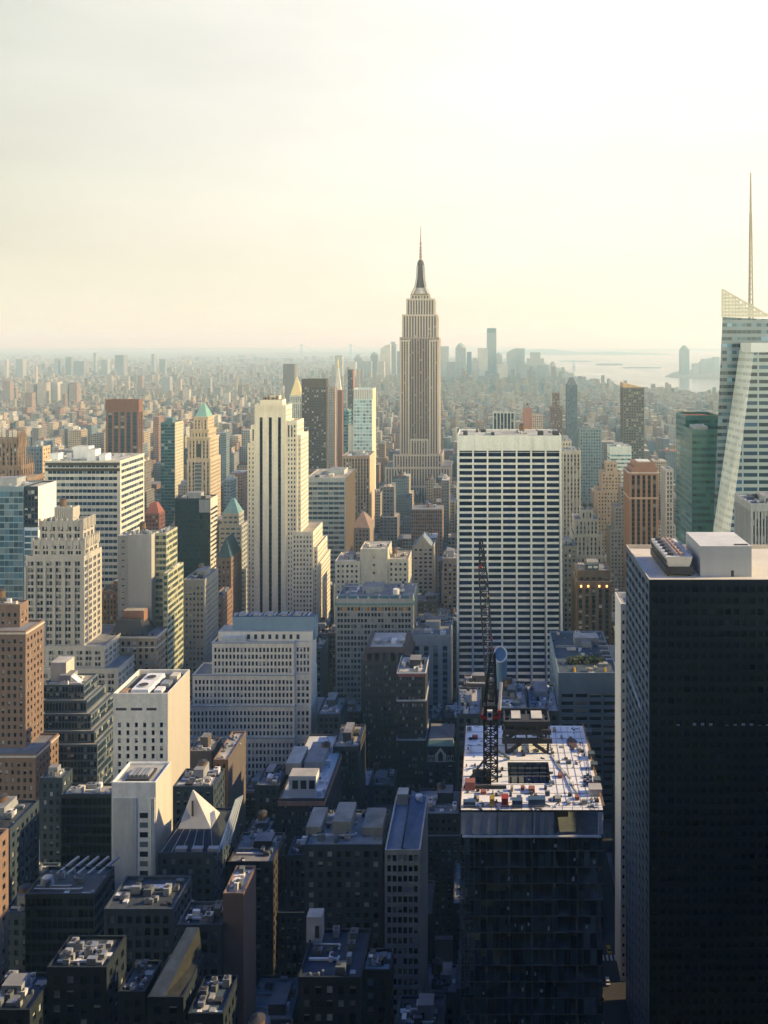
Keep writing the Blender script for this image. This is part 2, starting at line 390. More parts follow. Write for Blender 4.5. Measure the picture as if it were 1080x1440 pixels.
def clutter(bd, blk=None, n=4, tank=False, big=True, mats=None, seed=0):
    """roof furniture: bulkhead, boxes of plant with fans, ducts"""
    g = random.Random(seed or int(abs(bd.o[0] * 13 + bd.o[1] * 7)))
    x0, x1, y0, y1, _, z = blk or bd.blocks[-1]
    if y0 < 640: n = int(n * (2.4 if y0 < 350 else 1.7))
    z -= 0.9; w, dp = x1 - x0, y1 - y0
    mats = mats or ([METAL, GREYP, DARKMETAL, PLANT_SHADE, PLANT_SHADE, WHITE] if y0 < 350 else [METAL, GREYP, WHITE, DARKMETAL, CREAM])  # near roof plant gets darkened greys that carry the shade
    if big and w > 9 and dp > 9:
        mb = MB(); a = g.uniform(.25, .45) * w; b = g.uniform(.3, .5) * dp; cx = x0 + w * g.uniform(.35, .65); cyy = y0 + dp * g.uniform(.45, .65); h = g.uniform(3, 5.5)
        mb.box(cx - a / 2, cx + a / 2, cyy - b / 2, cyy + b / 2, z, z + h, g.choice([bd.wall.mats[0], GREYP]), top=ROOF_GREY)
        mb.box(cx - a / 2 + 1, cx - a / 2 + 2, cyy - b / 2 - 0.05, cyy - b / 2 + .2, z, z + 2.1, DARKMETAL)
        bd.part(mb, 'bulkhead')
    for i in range(n):
        mx_ = 3.0 if y0 < 350 else 5.5; mb = MB(); a = g.uniform(1.0, max(1.6, min(mx_, w * .2))); b = g.uniform(1.0, max(1.6, min(mx_, dp * .25))); h = g.uniform(.7, 2.4)
        cx = g.uniform(x0 + 1.2 + a / 2, max(x0 + 1.3 + a / 2, x1 - 1.2 - a / 2)); cyy = g.uniform(y0 + 1.2 + b / 2, max(y0 + 1.3 + b / 2, y1 - 1.2 - b / 2))
        m = g.choice(mats)
        mb.box(cx - a / 2, cx + a / 2, cyy - b / 2, cyy + b / 2, z + .3, z + .3 + h, m, bottom=True)
        for sx in (-1, 1):
            mb.box(cx + sx * a * .35 - .12, cx + sx * a * .35 + .12, cyy - b * .4, cyy + b * .4, z, z + .3, DARKMETAL)
        if g.random() < .6:
            for k in range(max(1, int(a // 1.8))):
                mb.cyl(cx - a / 2 + .9 + k * 1.7, cyy, z + .3 + h, z + .55 + h, .65, .65, DARKMETAL, 10, top=DARKMETAL)
        bd.part(mb, 'rooftop_unit')
    if n > 2 and w > 8:
        for k in range(2):
            mb = MB(); yy = g.uniform(y0 + 2, y1 - 2); xe = x0 + w * g.uniform(.4, .85); m = g.choice([METAL, WHITE])
            mb.bar((x0 + 1.5, yy, z + .5), (xe, yy, z + .5), .28, m); mb.bar((xe, yy, z + .5), (xe, yy + g.uniform(-1.5, 1.5), z + .5), .28, m); bd.part(mb, 'duct')
    if n and bd.o[1] < 900:
        mb = MB()
        for k in range(int(5 + w * dp / 60)):
            vx, vy = g.uniform(x0 + 1, x1 - 1), g.uniform(y0 + 1, y1 - 1); t_ = g.random()
            if t_ < .5: mb.cyl(vx, vy, z, z + g.uniform(.5, 1.3), .3, .3, METAL, 7)
            elif t_ < .8: a = g.uniform(.4, .9); mb.box(vx - a, vx + a, vy - a, vy + a, z, z + g.uniform(.4, 1.0), g.choice([WHITE, GREYP, DARKMETAL]))
            else: a = g.uniform(.8, 2.4); mb.box(vx - a, vx + a, vy - .9, vy + .9, z, z + .12, g.choice([ROOF_DARK, ROOF_PALE, WHITE]))
        o = bd.part(mb, 'roof_vent', kind='stuff')
    if tank or (n > 3 and bd.o[1] < 700 and w > 9 and g.random() < .3): water_tank(bd, x0 + w * g.uniform(.2, .8), y0 + dp * g.uniform(.4, .75), z)
def yback(Y, px1, pxs): return Y * (px1 - PX) / (pxs - PX)
def simple(name, label, px0, px1, pyt, Y, st, vis, side=None, depth=None, roof=None, cat='building', group=None, n=4, tank=False, nwin=100, minpx=5.0, extra=None, parapet=0.9, big=True, sstyle=None, pyb=None, mats=None):
    """box building from its front face in the photograph: left, right and top pixel, distance, and the pixel of its far side edge"""
    if Y < 350 and roof in (None, ROOF_GREY, ROOF_DARK): roof = ROOF_SHADE  # near roofs swap to the shaded copy
    x0, x1 = U(px0, Y), U(px1, Y); z1 = Z(pyt, Y)
    y1 = Y + depth if depth else (yback(Y, px1, side) if px1 < PX else yback(Y, px0, side))
    b = Building(name, label, cat, ((x0 + x1) / 2, Y, 0), group)
    b.block(x0, x1, Y, y1, 0, z1, st, roof or ROOF_GREY, parapet=parapet, side=sstyle)
    if n or tank: clutter(b, n=n, tank=tank, big=big, mats=mats)
    if extra: extra(b, x0, x1, Y, y1, z1)
    b.reg(vis); b.finish(nwin, minpx, vis)
    return b
def tiers(name, label, tl, st, vis, roof=None, cat='building', group=None, n=3, tank=False, nwin=100, minpx=5.0, extra=None, sstyle=None, parapet=0.9):
    """stepped building: tiers from the top down, each (px0, px1, py_top, Y, depth); a lower tier reaches up to where the next one starts"""
    Y0 = tl[0][3]
    b = Building(name, label, cat, (U((tl[0][0] + tl[0][1]) / 2, Y0), Y0, 0), group)
    zs = [Z(t[2], t[3]) for t in tl]
    for i, t in enumerate(tl):
        x0, x1 = U(t[0], t[3]), U(t[1], t[3])
        z0 = (0 if t[5] == -1 else zs[t[5]] - 0.9) if len(t) > 5 and t[5] is not None else (zs[i + 1] - 0.9 if i + 1 < len(tl) else 0)
        s_ = t[6] if len(t) > 6 else st
        b.block(x0, x1, t[3], t[3] + t[4], max(0, z0), zs[i], s_, roof or ROOF_GREY, side=sstyle, parapet=parapet)
    if n or tank: clutter(b, blk=b.blocks[0], n=n, tank=tank)
    if extra: extra(b)
    b.reg(vis); b.finish(nwin, minpx, vis)
    return b
#PART2
# ------------------------------------------------------------------ the setting: ground, streets, water, land
def sheet(name, pts, z, mat):
    mb = MB(); mb.quad([(x, y, z) for x, y in pts], mat); return struct(mb.build(name))
asph = plain((0.05, 0.05, 0.052), rough=0.9, scale=(0.05, 0.05, 0.05))
def landmat():
    m, t, b = nodemat('distant_land'); g = mk(t, 'ShaderNodeNewGeometry')
    n1 = mk(t, 'ShaderNodeTexNoise'); n1.inputs['Scale'].default_value = 0.0011; n1.inputs['Detail'].default_value = 9; n1.inputs['Roughness'].default_value = 0.75
    t.links.new(g.outputs['Position'], n1.inputs['Vector'])
    cr = mk(t, 'ShaderNodeValToRGB'); e = cr.color_ramp.elements
    e[0].position = 0.36; e[0].color = (0.045, 0.06, 0.05, 1); e[1].position = 0.62; e[1].color = (0.24, 0.21, 0.17, 1)
    t.links.new(n1.outputs['Fac'], cr.inputs[0]); t.links.new(cr.outputs[0], b.inputs['Base Color']); b.inputs['Roughness'].default_value = 0.95
    return m
sheet('ground', [(-45000, -3000), (45000, -3000), (45000, 60000), (-45000, 60000)], 0.0, landmat())
# streets every 80 m, avenues every 160 to 280 m: asphalt with pavement blocks standing 0.14 m above it
sheet('road', [(-1500, -200), (900, -200), (900, 2600), (-1500, 2600)], 0.05, asph)
AVES = [-1180, -930, -640, -425, -222, 46, 330, 600]      # centre lines of avenues (x)
pv = MB(); paint = MB(); PAV = plain((0.22, 0.22, 0.21), scale=(.2, .2, .2)); LINE = plain((0.62, 0.60, 0.52), noise=.25)
for i in range(len(AVES) - 1):
    for k in range(0, 30):
        y0 = 60 + 80 * k; pv.box(AVES[i] + 13, AVES[i + 1] - 13, y0 + 7, y0 + 73, 0.05, 0.19, PAV)
for a in AVES:
    for k in range(0, 140): paint.quad([(a - 3.2, 60 + k * 9, .054), (a - 3.0, 60 + k * 9, .054), (a - 3.0, 64 + k * 9, .054), (a - 3.2, 64 + k * 9, .054)], LINE)
    for k in range(0, 18):
        for q in range(11): paint.quad([(a - 9 + q * 1.7, 54 + 80 * k, .054), (a - 8.2 + q * 1.7, 54 + 80 * k, .054), (a - 8.2 + q * 1.7, 57.5 + 80 * k, .054), (a - 9 + q * 1.7, 57.5 + 80 * k, .054)], LINE)
struct(pv.build('pavement')); struct(paint.build('road_markings'))
def gp(px, py): Y = F * CZ / (py - PY); return (U(px, Y), Y)
def watermat():
    m, t, b = nodemat('harbour_water'); g = mk(t, 'ShaderNodeNewGeometry')
    mp = mk(t, 'ShaderNodeMapping'); mp.inputs['Scale'].default_value = (0.004, 0.0012, 1); t.links.new(g.outputs['Position'], mp.inputs[0])
    n1 = mk(t, 'ShaderNodeTexNoise'); n1.inputs['Scale'].default_value = 1.0; n1.inputs['Detail'].default_value = 5; t.links.new(mp.outputs[0], n1.inputs['Vector'])
    t.links.new(mth(t, 'MULTIPLY_ADD', n1.outputs['Fac'], 0.18, 0.07), b.inputs['Roughness'])
    b.inputs['Base Color'].default_value = (0.03, 0.05, 0.055, 1); b.inputs['Specular IOR Level'].default_value = 0.6
    return m
shore = [(600, 494.5), (612, 500), (690, 505), (770, 513), (795, 524), (812, 534), (850, 541), (900, 547), (960, 552), (1030, 558), (1200, 570), (1500, 590), (1500, 494)]
sheet('harbour_water', [gp(*p) for p in shore], 0.6, watermat())
LAND = plain((0.07, 0.08, 0.06), scale=(.01, .01, .01), rough=.95); EARTH = plain((0.16, 0.15, 0.12), scale=(.01, .01, .01), rough=.95)
def island(name, pts, h, mat=None, seed=1):
    """low ground: an irregular mound with a ragged skyline"""
    g = random.Random(seed); mb = MB(); P = [gp(*p) for p in pts]; cx = sum(p[0] for p in P) / len(P); cyy = sum(p[1] for p in P) / len(P)
    ring = [[(cx + (x - cx) * k, cyy + (y - cyy) * k, z * g.uniform(.75, 1.1) + .65) for x, y in P] for k, z in ((1, 0), (.93, h * .45), (.7, h * .85))]
    for a, b in zip(ring, ring[1:]):
        for i in range(len(P)): j = (i + 1) % len(P); mb.quad([a[i], a[j], b[j], b[i]], mat or LAND)
    mb.quad(ring[-1], mat or LAND)
    return struct(mb.build(name))
def strip(px0, px1, pyn, pyf, n=9):
    return [(px0 + (px1 - px0) * i / n, pyn + math.sin(i * 2.1) * .25) for i in range(n + 1)] + [(px1 - (px1 - px0) * i / n, pyf) for i in range(n + 1)]
island('island', strip(786, 833, 508.6, 507.6), 7, seed=2)
island('island', strip(838, 876, 513.5, 512.0), 9, seed=3)
island('island', strip(876, 930, 518.0, 516.9), 5, seed=4)
island('river_shore', [(934, 530.5), (952, 532.2), (985, 533.5), (1080, 535), (1500, 536), (1500, 517), (1010, 518), (962, 520), (946, 524), (938, 528)], 6, EARTH, seed=5)
def ridge(name, px0, px1, Y, hmax, seed):
    g = random.Random(seed); mb = MB(); n = 60; pr = []
    for i in range(n + 1):
        f = i / n; h = hmax * (0.55 + 0.3 * math.sin(f * 5 + seed) + 0.12 * math.sin(f * 17 + seed * 2)) * min(1, 6 * f, 6 * (1 - f)) + g.uniform(0, 6)
        pr.append((U(px0 + (px1 - px0) * f, Y), h))
    for i in range(n):
        (xa, ha), (xb, hb) = pr[i], pr[i + 1]
        mb.quad([(xa, Y - 2200, 0), (xb, Y - 2200, 0), (xb, Y, hb), (xa, Y, ha)], LAND); mb.quad([(xa, Y, ha), (xb, Y, hb), (xb, Y + 2500, 0), (xa, Y + 2500, 0)], LAND)
    return struct(mb.build(name))
ridge('hills', 690, 930, 21000, 130, 1); ridge('hills', -300, 420, 34000, 150, 2); ridge('hills', 380, 780, 40000, 110, 4); ridge('hills', 880, 1500, 30000, 150, 3)

# ------------------------------------------------------------------ styles
BLIND = (0.34, 0.33, 0.29)
G_NAVY = glass((0.005, 0.016, 0.042), BLIND, 0.08, 0.1, 0.4)
G_DARK = glass((0.007, 0.014, 0.026), (0.6, 0.64, 0.62), 0.17, 0.15, 0.4)  # pale blinds, whitened to double as window glints
G_OLD = glass((0.008, 0.018, 0.034), (0.46, 0.44, 0.38), 0.22, 0.15, 0.4)
G_BLUE = glass((0.05, 0.11, 0.16), (0.2, 0.26, 0.28), 0.25, 0.06, 0.9)
G_GREEN = glass((0.02, 0.11, 0.095), (0.10, 0.20, 0.17), 0.3, 0.08, 0.8)
G_BLACK = glass((0.003, 0.006, 0.011), (0.03, 0.04, 0.05), 0.06, 0.22, 0.15)
BLINDED = (G_OLD, G_DARK, G_NAVY); BLM = [plain(c, noise=.2) for c in ((0.34, 0.33, 0.29), (0.22, 0.22, 0.21), (0.48, 0.47, 0.42))]
LIME = (0.50, 0.45, 0.36); STONE = (0.43, 0.40, 0.34); PALE = (0.62, 0.58, 0.49); TANB = (0.40, 0.31, 0.22); BROWN = (0.24, 0.16, 0.11); RED = (0.34, 0.13, 0.08)
S_LIME = Style(LIME, bay=2.9, floor=3.6, ww=.42, wh=.55, gl=G_OLD)
S_STONE = Style(STONE, bay=3.0, floor=3.7, ww=.46, wh=.55, gl=G_OLD)
S_PAIR = Style(STONE, bay=4.6, floor=3.7, wh=.55, gl=G_OLD, cols=[(.14, .43), (.55, .84)])
S_DBRICK = Style((0.062, 0.062, 0.068), bay=3.2, floor=3.6, wh=.5, gl=glass((0.02, 0.03, 0.04), (0.5, 0.5, 0.46), .28, .12), cols=[(.14, .44), (.56, .86)])  # dark brick, darkened and cooled further to carry the foreground shade
S_BRICK = Style((0.26, 0.17, 0.125), bay=3.3, floor=3.6, ww=.42, wh=.52, gl=G_OLD)
S_BLANK = Style(PALE, 'blank', noise=.22)
GRP = None

# ------------------------------------------------------------------ landmark tower: stepped limestone skyscraper with mooring mast and antenna
def landmark_tower():
    Y = 1320; st = Style((0.46, 0.385, 0.32), 'vertical', bay=4.1, floor=3.7, ww=.56, wh=.55, gl=glass((0.02, 0.026, 0.04), BLIND, .05, .3, .4), sp=(0.15, 0.095, 0.085), top=2.5, bot=.5, edge=1.6, depth=.9, noise=.2)
    b = Building('skyscraper', 'tallest stepped limestone skyscraper with a mooring mast and antenna, standing alone above the skyline', 'skyscraper', (U(590, Y), Y, 0))
    X = lambda px: U(px, Y); zz = lambda py: Z(py, Y)
    spec = [(576, 604, 413, 12, 419.5), (570.5, 611, 419.5, 6, 442), (565, 615, 442, 3, 474), (562, 617.5, 474, 0, 640), (553.5, 622, 638, -9, 662), (543, 634, 655, -16, 680), (536, 642, 680, -24, 735)]
    stc = Style((0.30, 0.235, 0.20), 'vertical', bay=4.1, floor=3.7, ww=.56, wh=.55, gl=st.gl, sp=(0.11, 0.065, 0.06), top=2.5, bot=.5, edge=1.6, depth=.9, noise=.2)  # same stone darkened, recess shade put into the middle bays
    for i, (a, c, top, dy, bot) in enumerate(spec):
        z0 = zz(spec[i + 1][2]) - .9 if i + 1 < len(spec) else 0
        b.block(X(a), X(c), Y + dy, Y + 42 - dy * .5 if dy > 0 else Y + 42 - dy, z0, zz(top), stc if i == 3 else st, ROOF_GREY, parapet=.9, side=st)
    # projecting side bays of the shaft, which leave the middle third recessed
    for a, c in ((562.6, 576), (603.5, 617)):
        b.block(X(a), X(c), Y - 3.4, Y - 0.01, zz(638), zz(478), st, ROOF_GREY, parapet=.3)
    b.block(X(577), X(602.5), Y - 4.4, Y - .02, zz(640), zz(617), st, ROOF_GREY, parapet=.3)
    b.reg(660)
    x0 = X(590); yc = Y + 20; s_ = (Y + 20) / Y
    DK = plain((0.06, 0.03, 0.027), rough=.5, noise=.2); LT = plain((0.36, 0.33, 0.29), rough=.5)
    m = MB(); zb = zz(413) - 1
    prof = [(413, 15), (409, 12), (404, 9), (396, 7.2), (388, 6.2), (372, 5.6), (368, 5.0), (364, 3.2)]
    for (pa, ra), (pb, rb) in zip(prof, prof[1:]): m.cyl(x0, yc, max(zz(pa), zb), zz(pb), ra, rb, DK if pa < 405 else LT, 16)
    mo = b.part(m, 'mooring_mast')
    for k in range(4):
        w = MB(); a = math.pi / 4 + k * math.pi / 2; dx, dy = math.cos(a), math.sin(a)
        for (pa, ra), (pb, rb) in zip([(413, 17), (403, 10.5), (390, 7.6)], [(403, 10.5), (390, 7.6), (372, 6.4)]):
            w.bar((x0 + dx * ra, yc + dy * ra, zz(pa)), (x0 + dx * rb, yc + dy * rb, zz(pb)), 1.3, LT)
        b.part(w, 'mast_wing', mo)
    an = MB()
    for (pa, ra), (pb, rb) in zip([(365, 1.9), (352, 1.3), (336, .8), (326, .5)], [(352, 1.5), (336, .9), (326, .55), (316, .3)]): an.cyl(x0, yc, zz(pa), zz(pb), ra, rb, plain((0.30, 0.19, 0.12), rough=.5), 8)
    for py in (360, 356, 351, 347, 341): an.cyl(x0, yc, zz(py), zz(py) + 1.0, 2.1, 2.1, DK, 8)
    b.part(an, 'antenna')
    b.finish(40, 6, 700)
landmark_tower()

# ------------------------------------------------------------------ white gridded office tower with the sweeping base
def gridded_tower():
    Y = 620; x0, x1 = U(643, Y), U(789.5, Y); z1 = Z(612.5, Y); dp = 46
    b = Building('office_tower', 'broad white slab tower with a grid of wide dark windows, behind the red crane', 'tower', ((x0 + x1) / 2, Y, 0))
    st = Style((0.82, 0.81, 0.70), 'punched', bay=(x1 - x0) / 7, floor=4.29, ww=.885, wh=.66, gl=glass((0.004, 0.014, 0.05), (0.10, 0.13, 0.18), .06, .1, .35), top=11.2, bot=1, edge=.9, depth=1.1, noise=.22)
    flare = lambda z: -16.0 * (max(0, 62 - z) / 62) ** 2
    facade(b, x1 - x0, z1, st, lambda u, v, d: (x0 + u, Y + d + flare(v), v))
    n = 30
    for i in range(n):
        a, c = z1 * i / n, z1 * (i + 1) / n; fa, fc = flare(a), flare(c)
        b.wall.quad([(x1, Y + fa, a), (x1, Y + dp, a), (x1, Y + dp, c), (x1, Y + fc, c)], st.wall); b.wall.quad([(x0, Y + dp, a), (x0, Y + fa, a), (x0, Y + fc, c), (x0, Y + dp, c)], st.wall)
    b.wall.quad([(x1, Y + dp, 0), (x0, Y + dp, 0), (x0, Y + dp, z1), (x1, Y + dp, z1)], st.wall)
    b.cap(x0, x1, Y, Y + dp, z1, st.wall, ROOF_PALE, .7); b.blocks.append((x0, x1, Y, Y + dp, 0, z1))
    # thin slot of louvres under the blank band
    m = MB()
    for i in range(7):
        w = (x1 - x0 - 1.8) / 7; m.box(x0 + .9 + w * (i + .06), x0 + .9 + w * (i + .94), Y - .03, Y + .3, Z(636, Y), Z(633.8, Y), DARKMETAL)
    b.part(m, 'louvre')
    clutter(b, n=7, big=False)
    for a, c in ((757, 765), (778, 787), (651, 657)):
        m = MB(); m.box(U(a, Y), U(c, Y), Y + 6, Y + 12, z1 - .7, z1 + 2.4, DARKMETAL, bottom=False); b.part(m, 'bulkhead')
    b.reg(975); b.finish(100, 8, 985)
gridded_tower()

# ------------------------------------------------------------------ black tower on the right with a pale flat roof
def black_tower():
    Y = 300; x0 = U(913, Y); x1 = x0 + 78; y1 = 352; z1 = Z(815, Y)
    b = Building('office_tower', 'huge black office tower filling the right edge, with a pale flat roof', 'tower', ((x0 + x1) / 2, Y, 0))
    st = Style((0.010, 0.015, 0.024), 'punched', bay=2.79, floor=3.78, ww=.70, wh=.52, gl=G_BLACK, top=1.5, bot=2, edge=.6, depth=.5, noise=.3, rough=.5, spec=.12)
    sl = Style((0.075, 0.115, 0.17), 'punched', bay=7.4, floor=3.78, ww=.70, wh=.58, gl=G_BLACK, top=1.5, bot=2, edge=.6, depth=.9, noise=.2, rough=.5)
    b.block(x0, x1, Y, y1, 0, z1, st, roofmat((0.72, 0.66, 0.54), (0.62, 0.55, 0.44)), left=sl, parapet=1.4, coping=plain((0.55, 0.48, 0.38), noise=.15))
    zr = z1 - 1.4
    ph = MB(); yf = 309; xa, xb = U(985, yf), U(1057, yf); ph.box(xa, xb, yf, 332, zr, Z(768, yf), plain((0.40, 0.42, 0.43), noise=.12), top=roofmat((0.7, 0.69, 0.64), (0.5, 0.5, 0.48)))
    po = b.part(ph, 'penthouse')
    dr = MB(); dr.box(U(1028, yf), U(1032, yf), yf - .06, yf + .1, zr, zr + 2.2, DARKMETAL); b.part(dr, 'door', po)
    hv = MB(); hv.box(xb - 5.5, xb - .8, yf + 1.2, yf + 2.6, Z(768, yf), Z(768, yf) + .25, DARKMETAL); b.part(hv, 'hatch', po)
    # cooling tower: long flared box on legs with a row of fans and pipework on its top
    ct = MB(); yf = 309; a0, a1 = U(937, yf), U(974, yf); zt = Z(783, yf); zl = Z(800, yf) + 0.6; yb = 338
    W1 = plain((0.66, 0.64, 0.58), noise=.15)
    ct.frustum((a0 + .9, a1 - .9, yf + .6, yb - .6, zl), (a0, a1, yf, yb, zt), W1, top=W1)
    co = b.part(ct, 'cooling_tower')
    base = MB(); base.box(a0 - .3, a1 + .3, yf - .2, yb + .2, zr + .9, zl, DARKMETAL, bottom=True)
    for k in range(6):
        for xx in (a0 + .6, a1 - .6): base.box(xx - .25, xx + .25, yf + 1 + k * 5.2, yf + 1.5 + k * 5.2, zr, zr + .9, DARKMETAL)
    b.part(base, 'tower_stand', co)
    lv = MB()
    for k in range(9): lv.box(a0 - .12, a0 + .1, yf + 1 + k * 3.1, yf + 3.4 + k * 3.1, zl + .6, zt - 1.3, DARKMETAL)
    b.part(lv, 'louvre', co)
    for k in range(6):
        f = MB(); f.cyl(a0 + 2.1, yf + 3 + k * 4.6, zt, zt + .9, 1.25, 1.1, DARKMETAL, 14); b.part(f, 'fan', co)
        f = MB(); f.box(a1 - 4.2, a1 - 2.4, yf + 2 + k * 4.6, yf + 4.2 + k * 4.6, zt, zt + .8, plain((0.45, 0.33, 0.26))); b.part(f, 'motor_box', co)
    pp = MB()
    for k in range(3): pp.bar((a0 + 4 + k * 1.3, yf + 1, zt + .7), (a0 + 4 + k * 1.3, yb - 1, zt + .7), .2, plain((0.42, 0.30, 0.24)))
    for k in range(12): pp.bar((a1 - .4, yf + .3 + k * 2.6, zt), (a1 - .4, yf + .3 + k * 2.6, zt + 1.1), .07, METAL)
    pp.bar((a1 - .4, yf + .3, zt + 1.1), (a1 - .4, yb - .3, zt + 1.1), .07, METAL)
    b.part(pp, 'pipe', co)
    # pale blinds drawn along one storey
    bl = MB(); fh = 3.78; zrow = Z(1021, Y)
    for k in range(14):
        if k in (5,): continue
        xx = U(950, Y) + k * 2.76; h = (1.4, .8, 1.9, 1.9, 1.8, 1, 1.2, 1.5, 1.8, 1.7, 1.2, 1.4, 1.6, 1.2)[k]
        bl.box(xx, xx + 1.5, Y + .3, Y + .42, zrow - 1, zrow - 1 + h, plain((0.50, 0.56, 0.56), noise=.3))
    b.part(bl, 'window_blind')
    dg = MB(); dg.bar((x0 - .25, 344, Z(945, 344)), (x0 - .25, 313, Z(1000, 313)), .3, plain((0.30, 0.36, 0.42))); b.part(dg, 'cable')
    b.reg(1440); b.finish(100, 8)
black_tower()

def white_slab():
    Y = 362; x0, x1 = U(873, Y), U(878.5, Y); z1 = Z(849, Y); wm = Style((0.72, 0.71, 0.66), 'blank', noise=.12)
    ws = Style((0.72, 0.71, 0.66), 'punched', bay=2.0, floor=4.0, ww=.5, wh=.4, gl=G_NAVY, edge=.2, noise=.12)
    b = Building('stair_tower', 'very thin tall white slab tower beside the black tower', 'tower', (x0, Y, 0))
    b.block(x0, x1 + 6, Y, 379, 0, z1, ws, ROOF_PALE, parapet=2.2, left=wm, side=wm)
    m = MB(); m.bar((x0 + .6, 376, z1 - 2), (x0 + .6, 376, z1 + 5), .08, METAL); b.part(m, 'mast')
    b.reg(1300); b.finish(60, 3)
white_slab()

# ------------------------------------------------------------------ faceted glass tower with slanted top and spire, far right
def faceted_tower():
    g1 = facmat((0.30, 0.36, 0.35), (0.012, 0.035, 0.065), 9.0, 4.2, .90, .52, rough=.3, gv=.6); g2 = facmat((0.66, 0.70, 0.62), (0.50, 0.53, 0.47), 1.5, 4.2, .94, .42, rough=.25, gv=.12); g3 = facmat((0.19, 0.24, 0.26), (0.04, 0.075, 0.10), 3.0, 4.2, .95, .5, rough=.25)
    Y = 545; X = lambda px, y=Y: U(px, y)
    b = Root('skyscraper', 'pale faceted glass skyscraper with slanted lattice top and slender spire at the right edge', 'skyscraper', (X(1075), Y, 0))
    m = MB()
    def poly(pts, mat, wdir=(1, 0, 0)):
        p0 = Vector(pts[0]); uv = [((Vector(p) - p0).dot(Vector(wdir)), p[2]) for p in pts]; m.quad(pts, mat, uv)
    A0 = (X(988), Y, 0); A1 = (X(1016), Y, Z(446, Y)); B1 = (X(1150), Y, Z(452, Y)); B0 = (X(1165), Y, 0)
    bk = lambda p, dx, yy: (p[0] + dx, yy, p[2])
    poly([A0, B0, B1, A1], g3)
    poly([bk(A0, 30, 600), A0, A1, bk(A1, 24, 600)], g2, (0, 1, 0)); poly([B0, bk(B0, -6, 600), bk(B1, -6, 600), B1], g1, (0, 1, 0)); poly([bk(B0, -6, 600), bk(A0, 30, 600), bk(A1, 24, 600), bk(B1, -6, 600)], g1)
    poly([A1, B1, bk(B1, -6, 600), bk(A1, 24, 600)], GREYP)
    b.part(m, 'rear_wall')
    # front volume with the leaning facet, its sky reflection put into a pale colour
    m = MB(); yf = 520; y2 = 544.5
    P = lambda px, py, y: (U(px, y), y, Z(py, y))
    a1, b1 = P(1060, 496, yf), P(1040, 492, y2); c1 = (U(1165, yf), yf, a1[2] + 1.5); a0 = (120.5, yf, 0); b0 = (115, y2, 0); c0 = (U(1170, yf), yf, 0)
    poly([a0, c0, c1, a1], g1); poly([b0, a0, a1, b1], g2, (.3, -.95, 0))
    poly([c0, (c0[0], y2, 0), (c1[0], y2, c1[2]), c1], g1, (0, 1, 0)); poly([a1, c1, (c1[0], y2, c1[2]), b1], GREYP)
    b.part(m, 'front_wall')
    m = MB(); m.box(U(1057, yf), c1[0] - 1, yf + 1, y2 - 1, a1[2] + .2, Z(482, yf), plain((0.66, 0.68, 0.64), noise=.1)); b.part(m, 'parapet')
    # open lattice screen that carries on above the roof
    m = MB(); FR = plain((0.62, 0.57, 0.44), rough=.5, noise=.1); xa, xb = A1[0], X(1120); zb = A1[2]
    top = lambda x: Z(407, Y) + (x - xa) / (X(1080) - xa) * (Z(443, Y) - Z(407, Y))
    n = 22
    for i in range(n + 1):
        x = xa + (xb - xa) * i / n
        if top(x) > zb: m.bar((x, Y + .3, zb), (x, Y + .3, top(x)), .22, FR)
    for k in range(9):
        z = zb + k * 2.1; xe = min(xb, xa + (Z(407, Y) - z) / (Z(407, Y) - Z(443, Y)) * (X(1080) - xa))
        if xe > xa + 1: m.bar((xa, Y + .3, z), (xe, Y + .3, z), .16, FR)
    m.bar((xa, Y + .3, top(xa)), (xb, Y + .3, top(xb)), .5, FR); m.bar((xa, Y + .3, zb), (xa, Y + .3, top(xa)), .45, FR)
    pg = plain((0.60, 0.57, 0.47), rough=.25, noise=.1)
    for i in range(n):
        x, xn = xa + (xb - xa) * (i + .06) / n, xa + (xb - xa) * (i + .94) / n
        for k in range(9):
            z = zb + k * 2.1
            if z + 1.75 < top(xn): m.quad([(x, Y + .35, z + .4), (xn, Y + .35, z + .4), (xn, Y + .35, z + 1.75), (x, Y + .35, z + 1.75)], pg)
    b.part(m, 'lattice_screen')
    m = MB(); sx = U(1055.5, 560)
    prof = [(450, 1.5), (400, 1.15), (340, .8), (300, .5), (243, .12)]
    MS = plain((0.40, 0.34, 0.25), rough=.45, noise=.2)
    for (pa, ra), (pb, rb) in zip(prof, prof[1:]):
        for s in range(3):
            a = s * 2.094; m.bar((sx + ra * math.cos(a), 560 + ra * math.sin(a), Z(pa, 560)), (sx + rb * math.cos(a), 560 + rb * math.sin(a), Z(pb, 560)), .34 if pa > 330 else .22, MS)
        k = 7
        for s in range(k):
            f = s / k; r = ra + (rb - ra) * f; z = Z(pa, 560) + (Z(pb, 560) - Z(pa, 560)) * f; m.cyl(sx, 560, z, z + .5, r + .35, r + .35, MS, 6)
    b.part(m, 'spire')
    HEROES.append((1003, 1080, 408, 760, 520, 600, 115, 190))
faceted_tower()
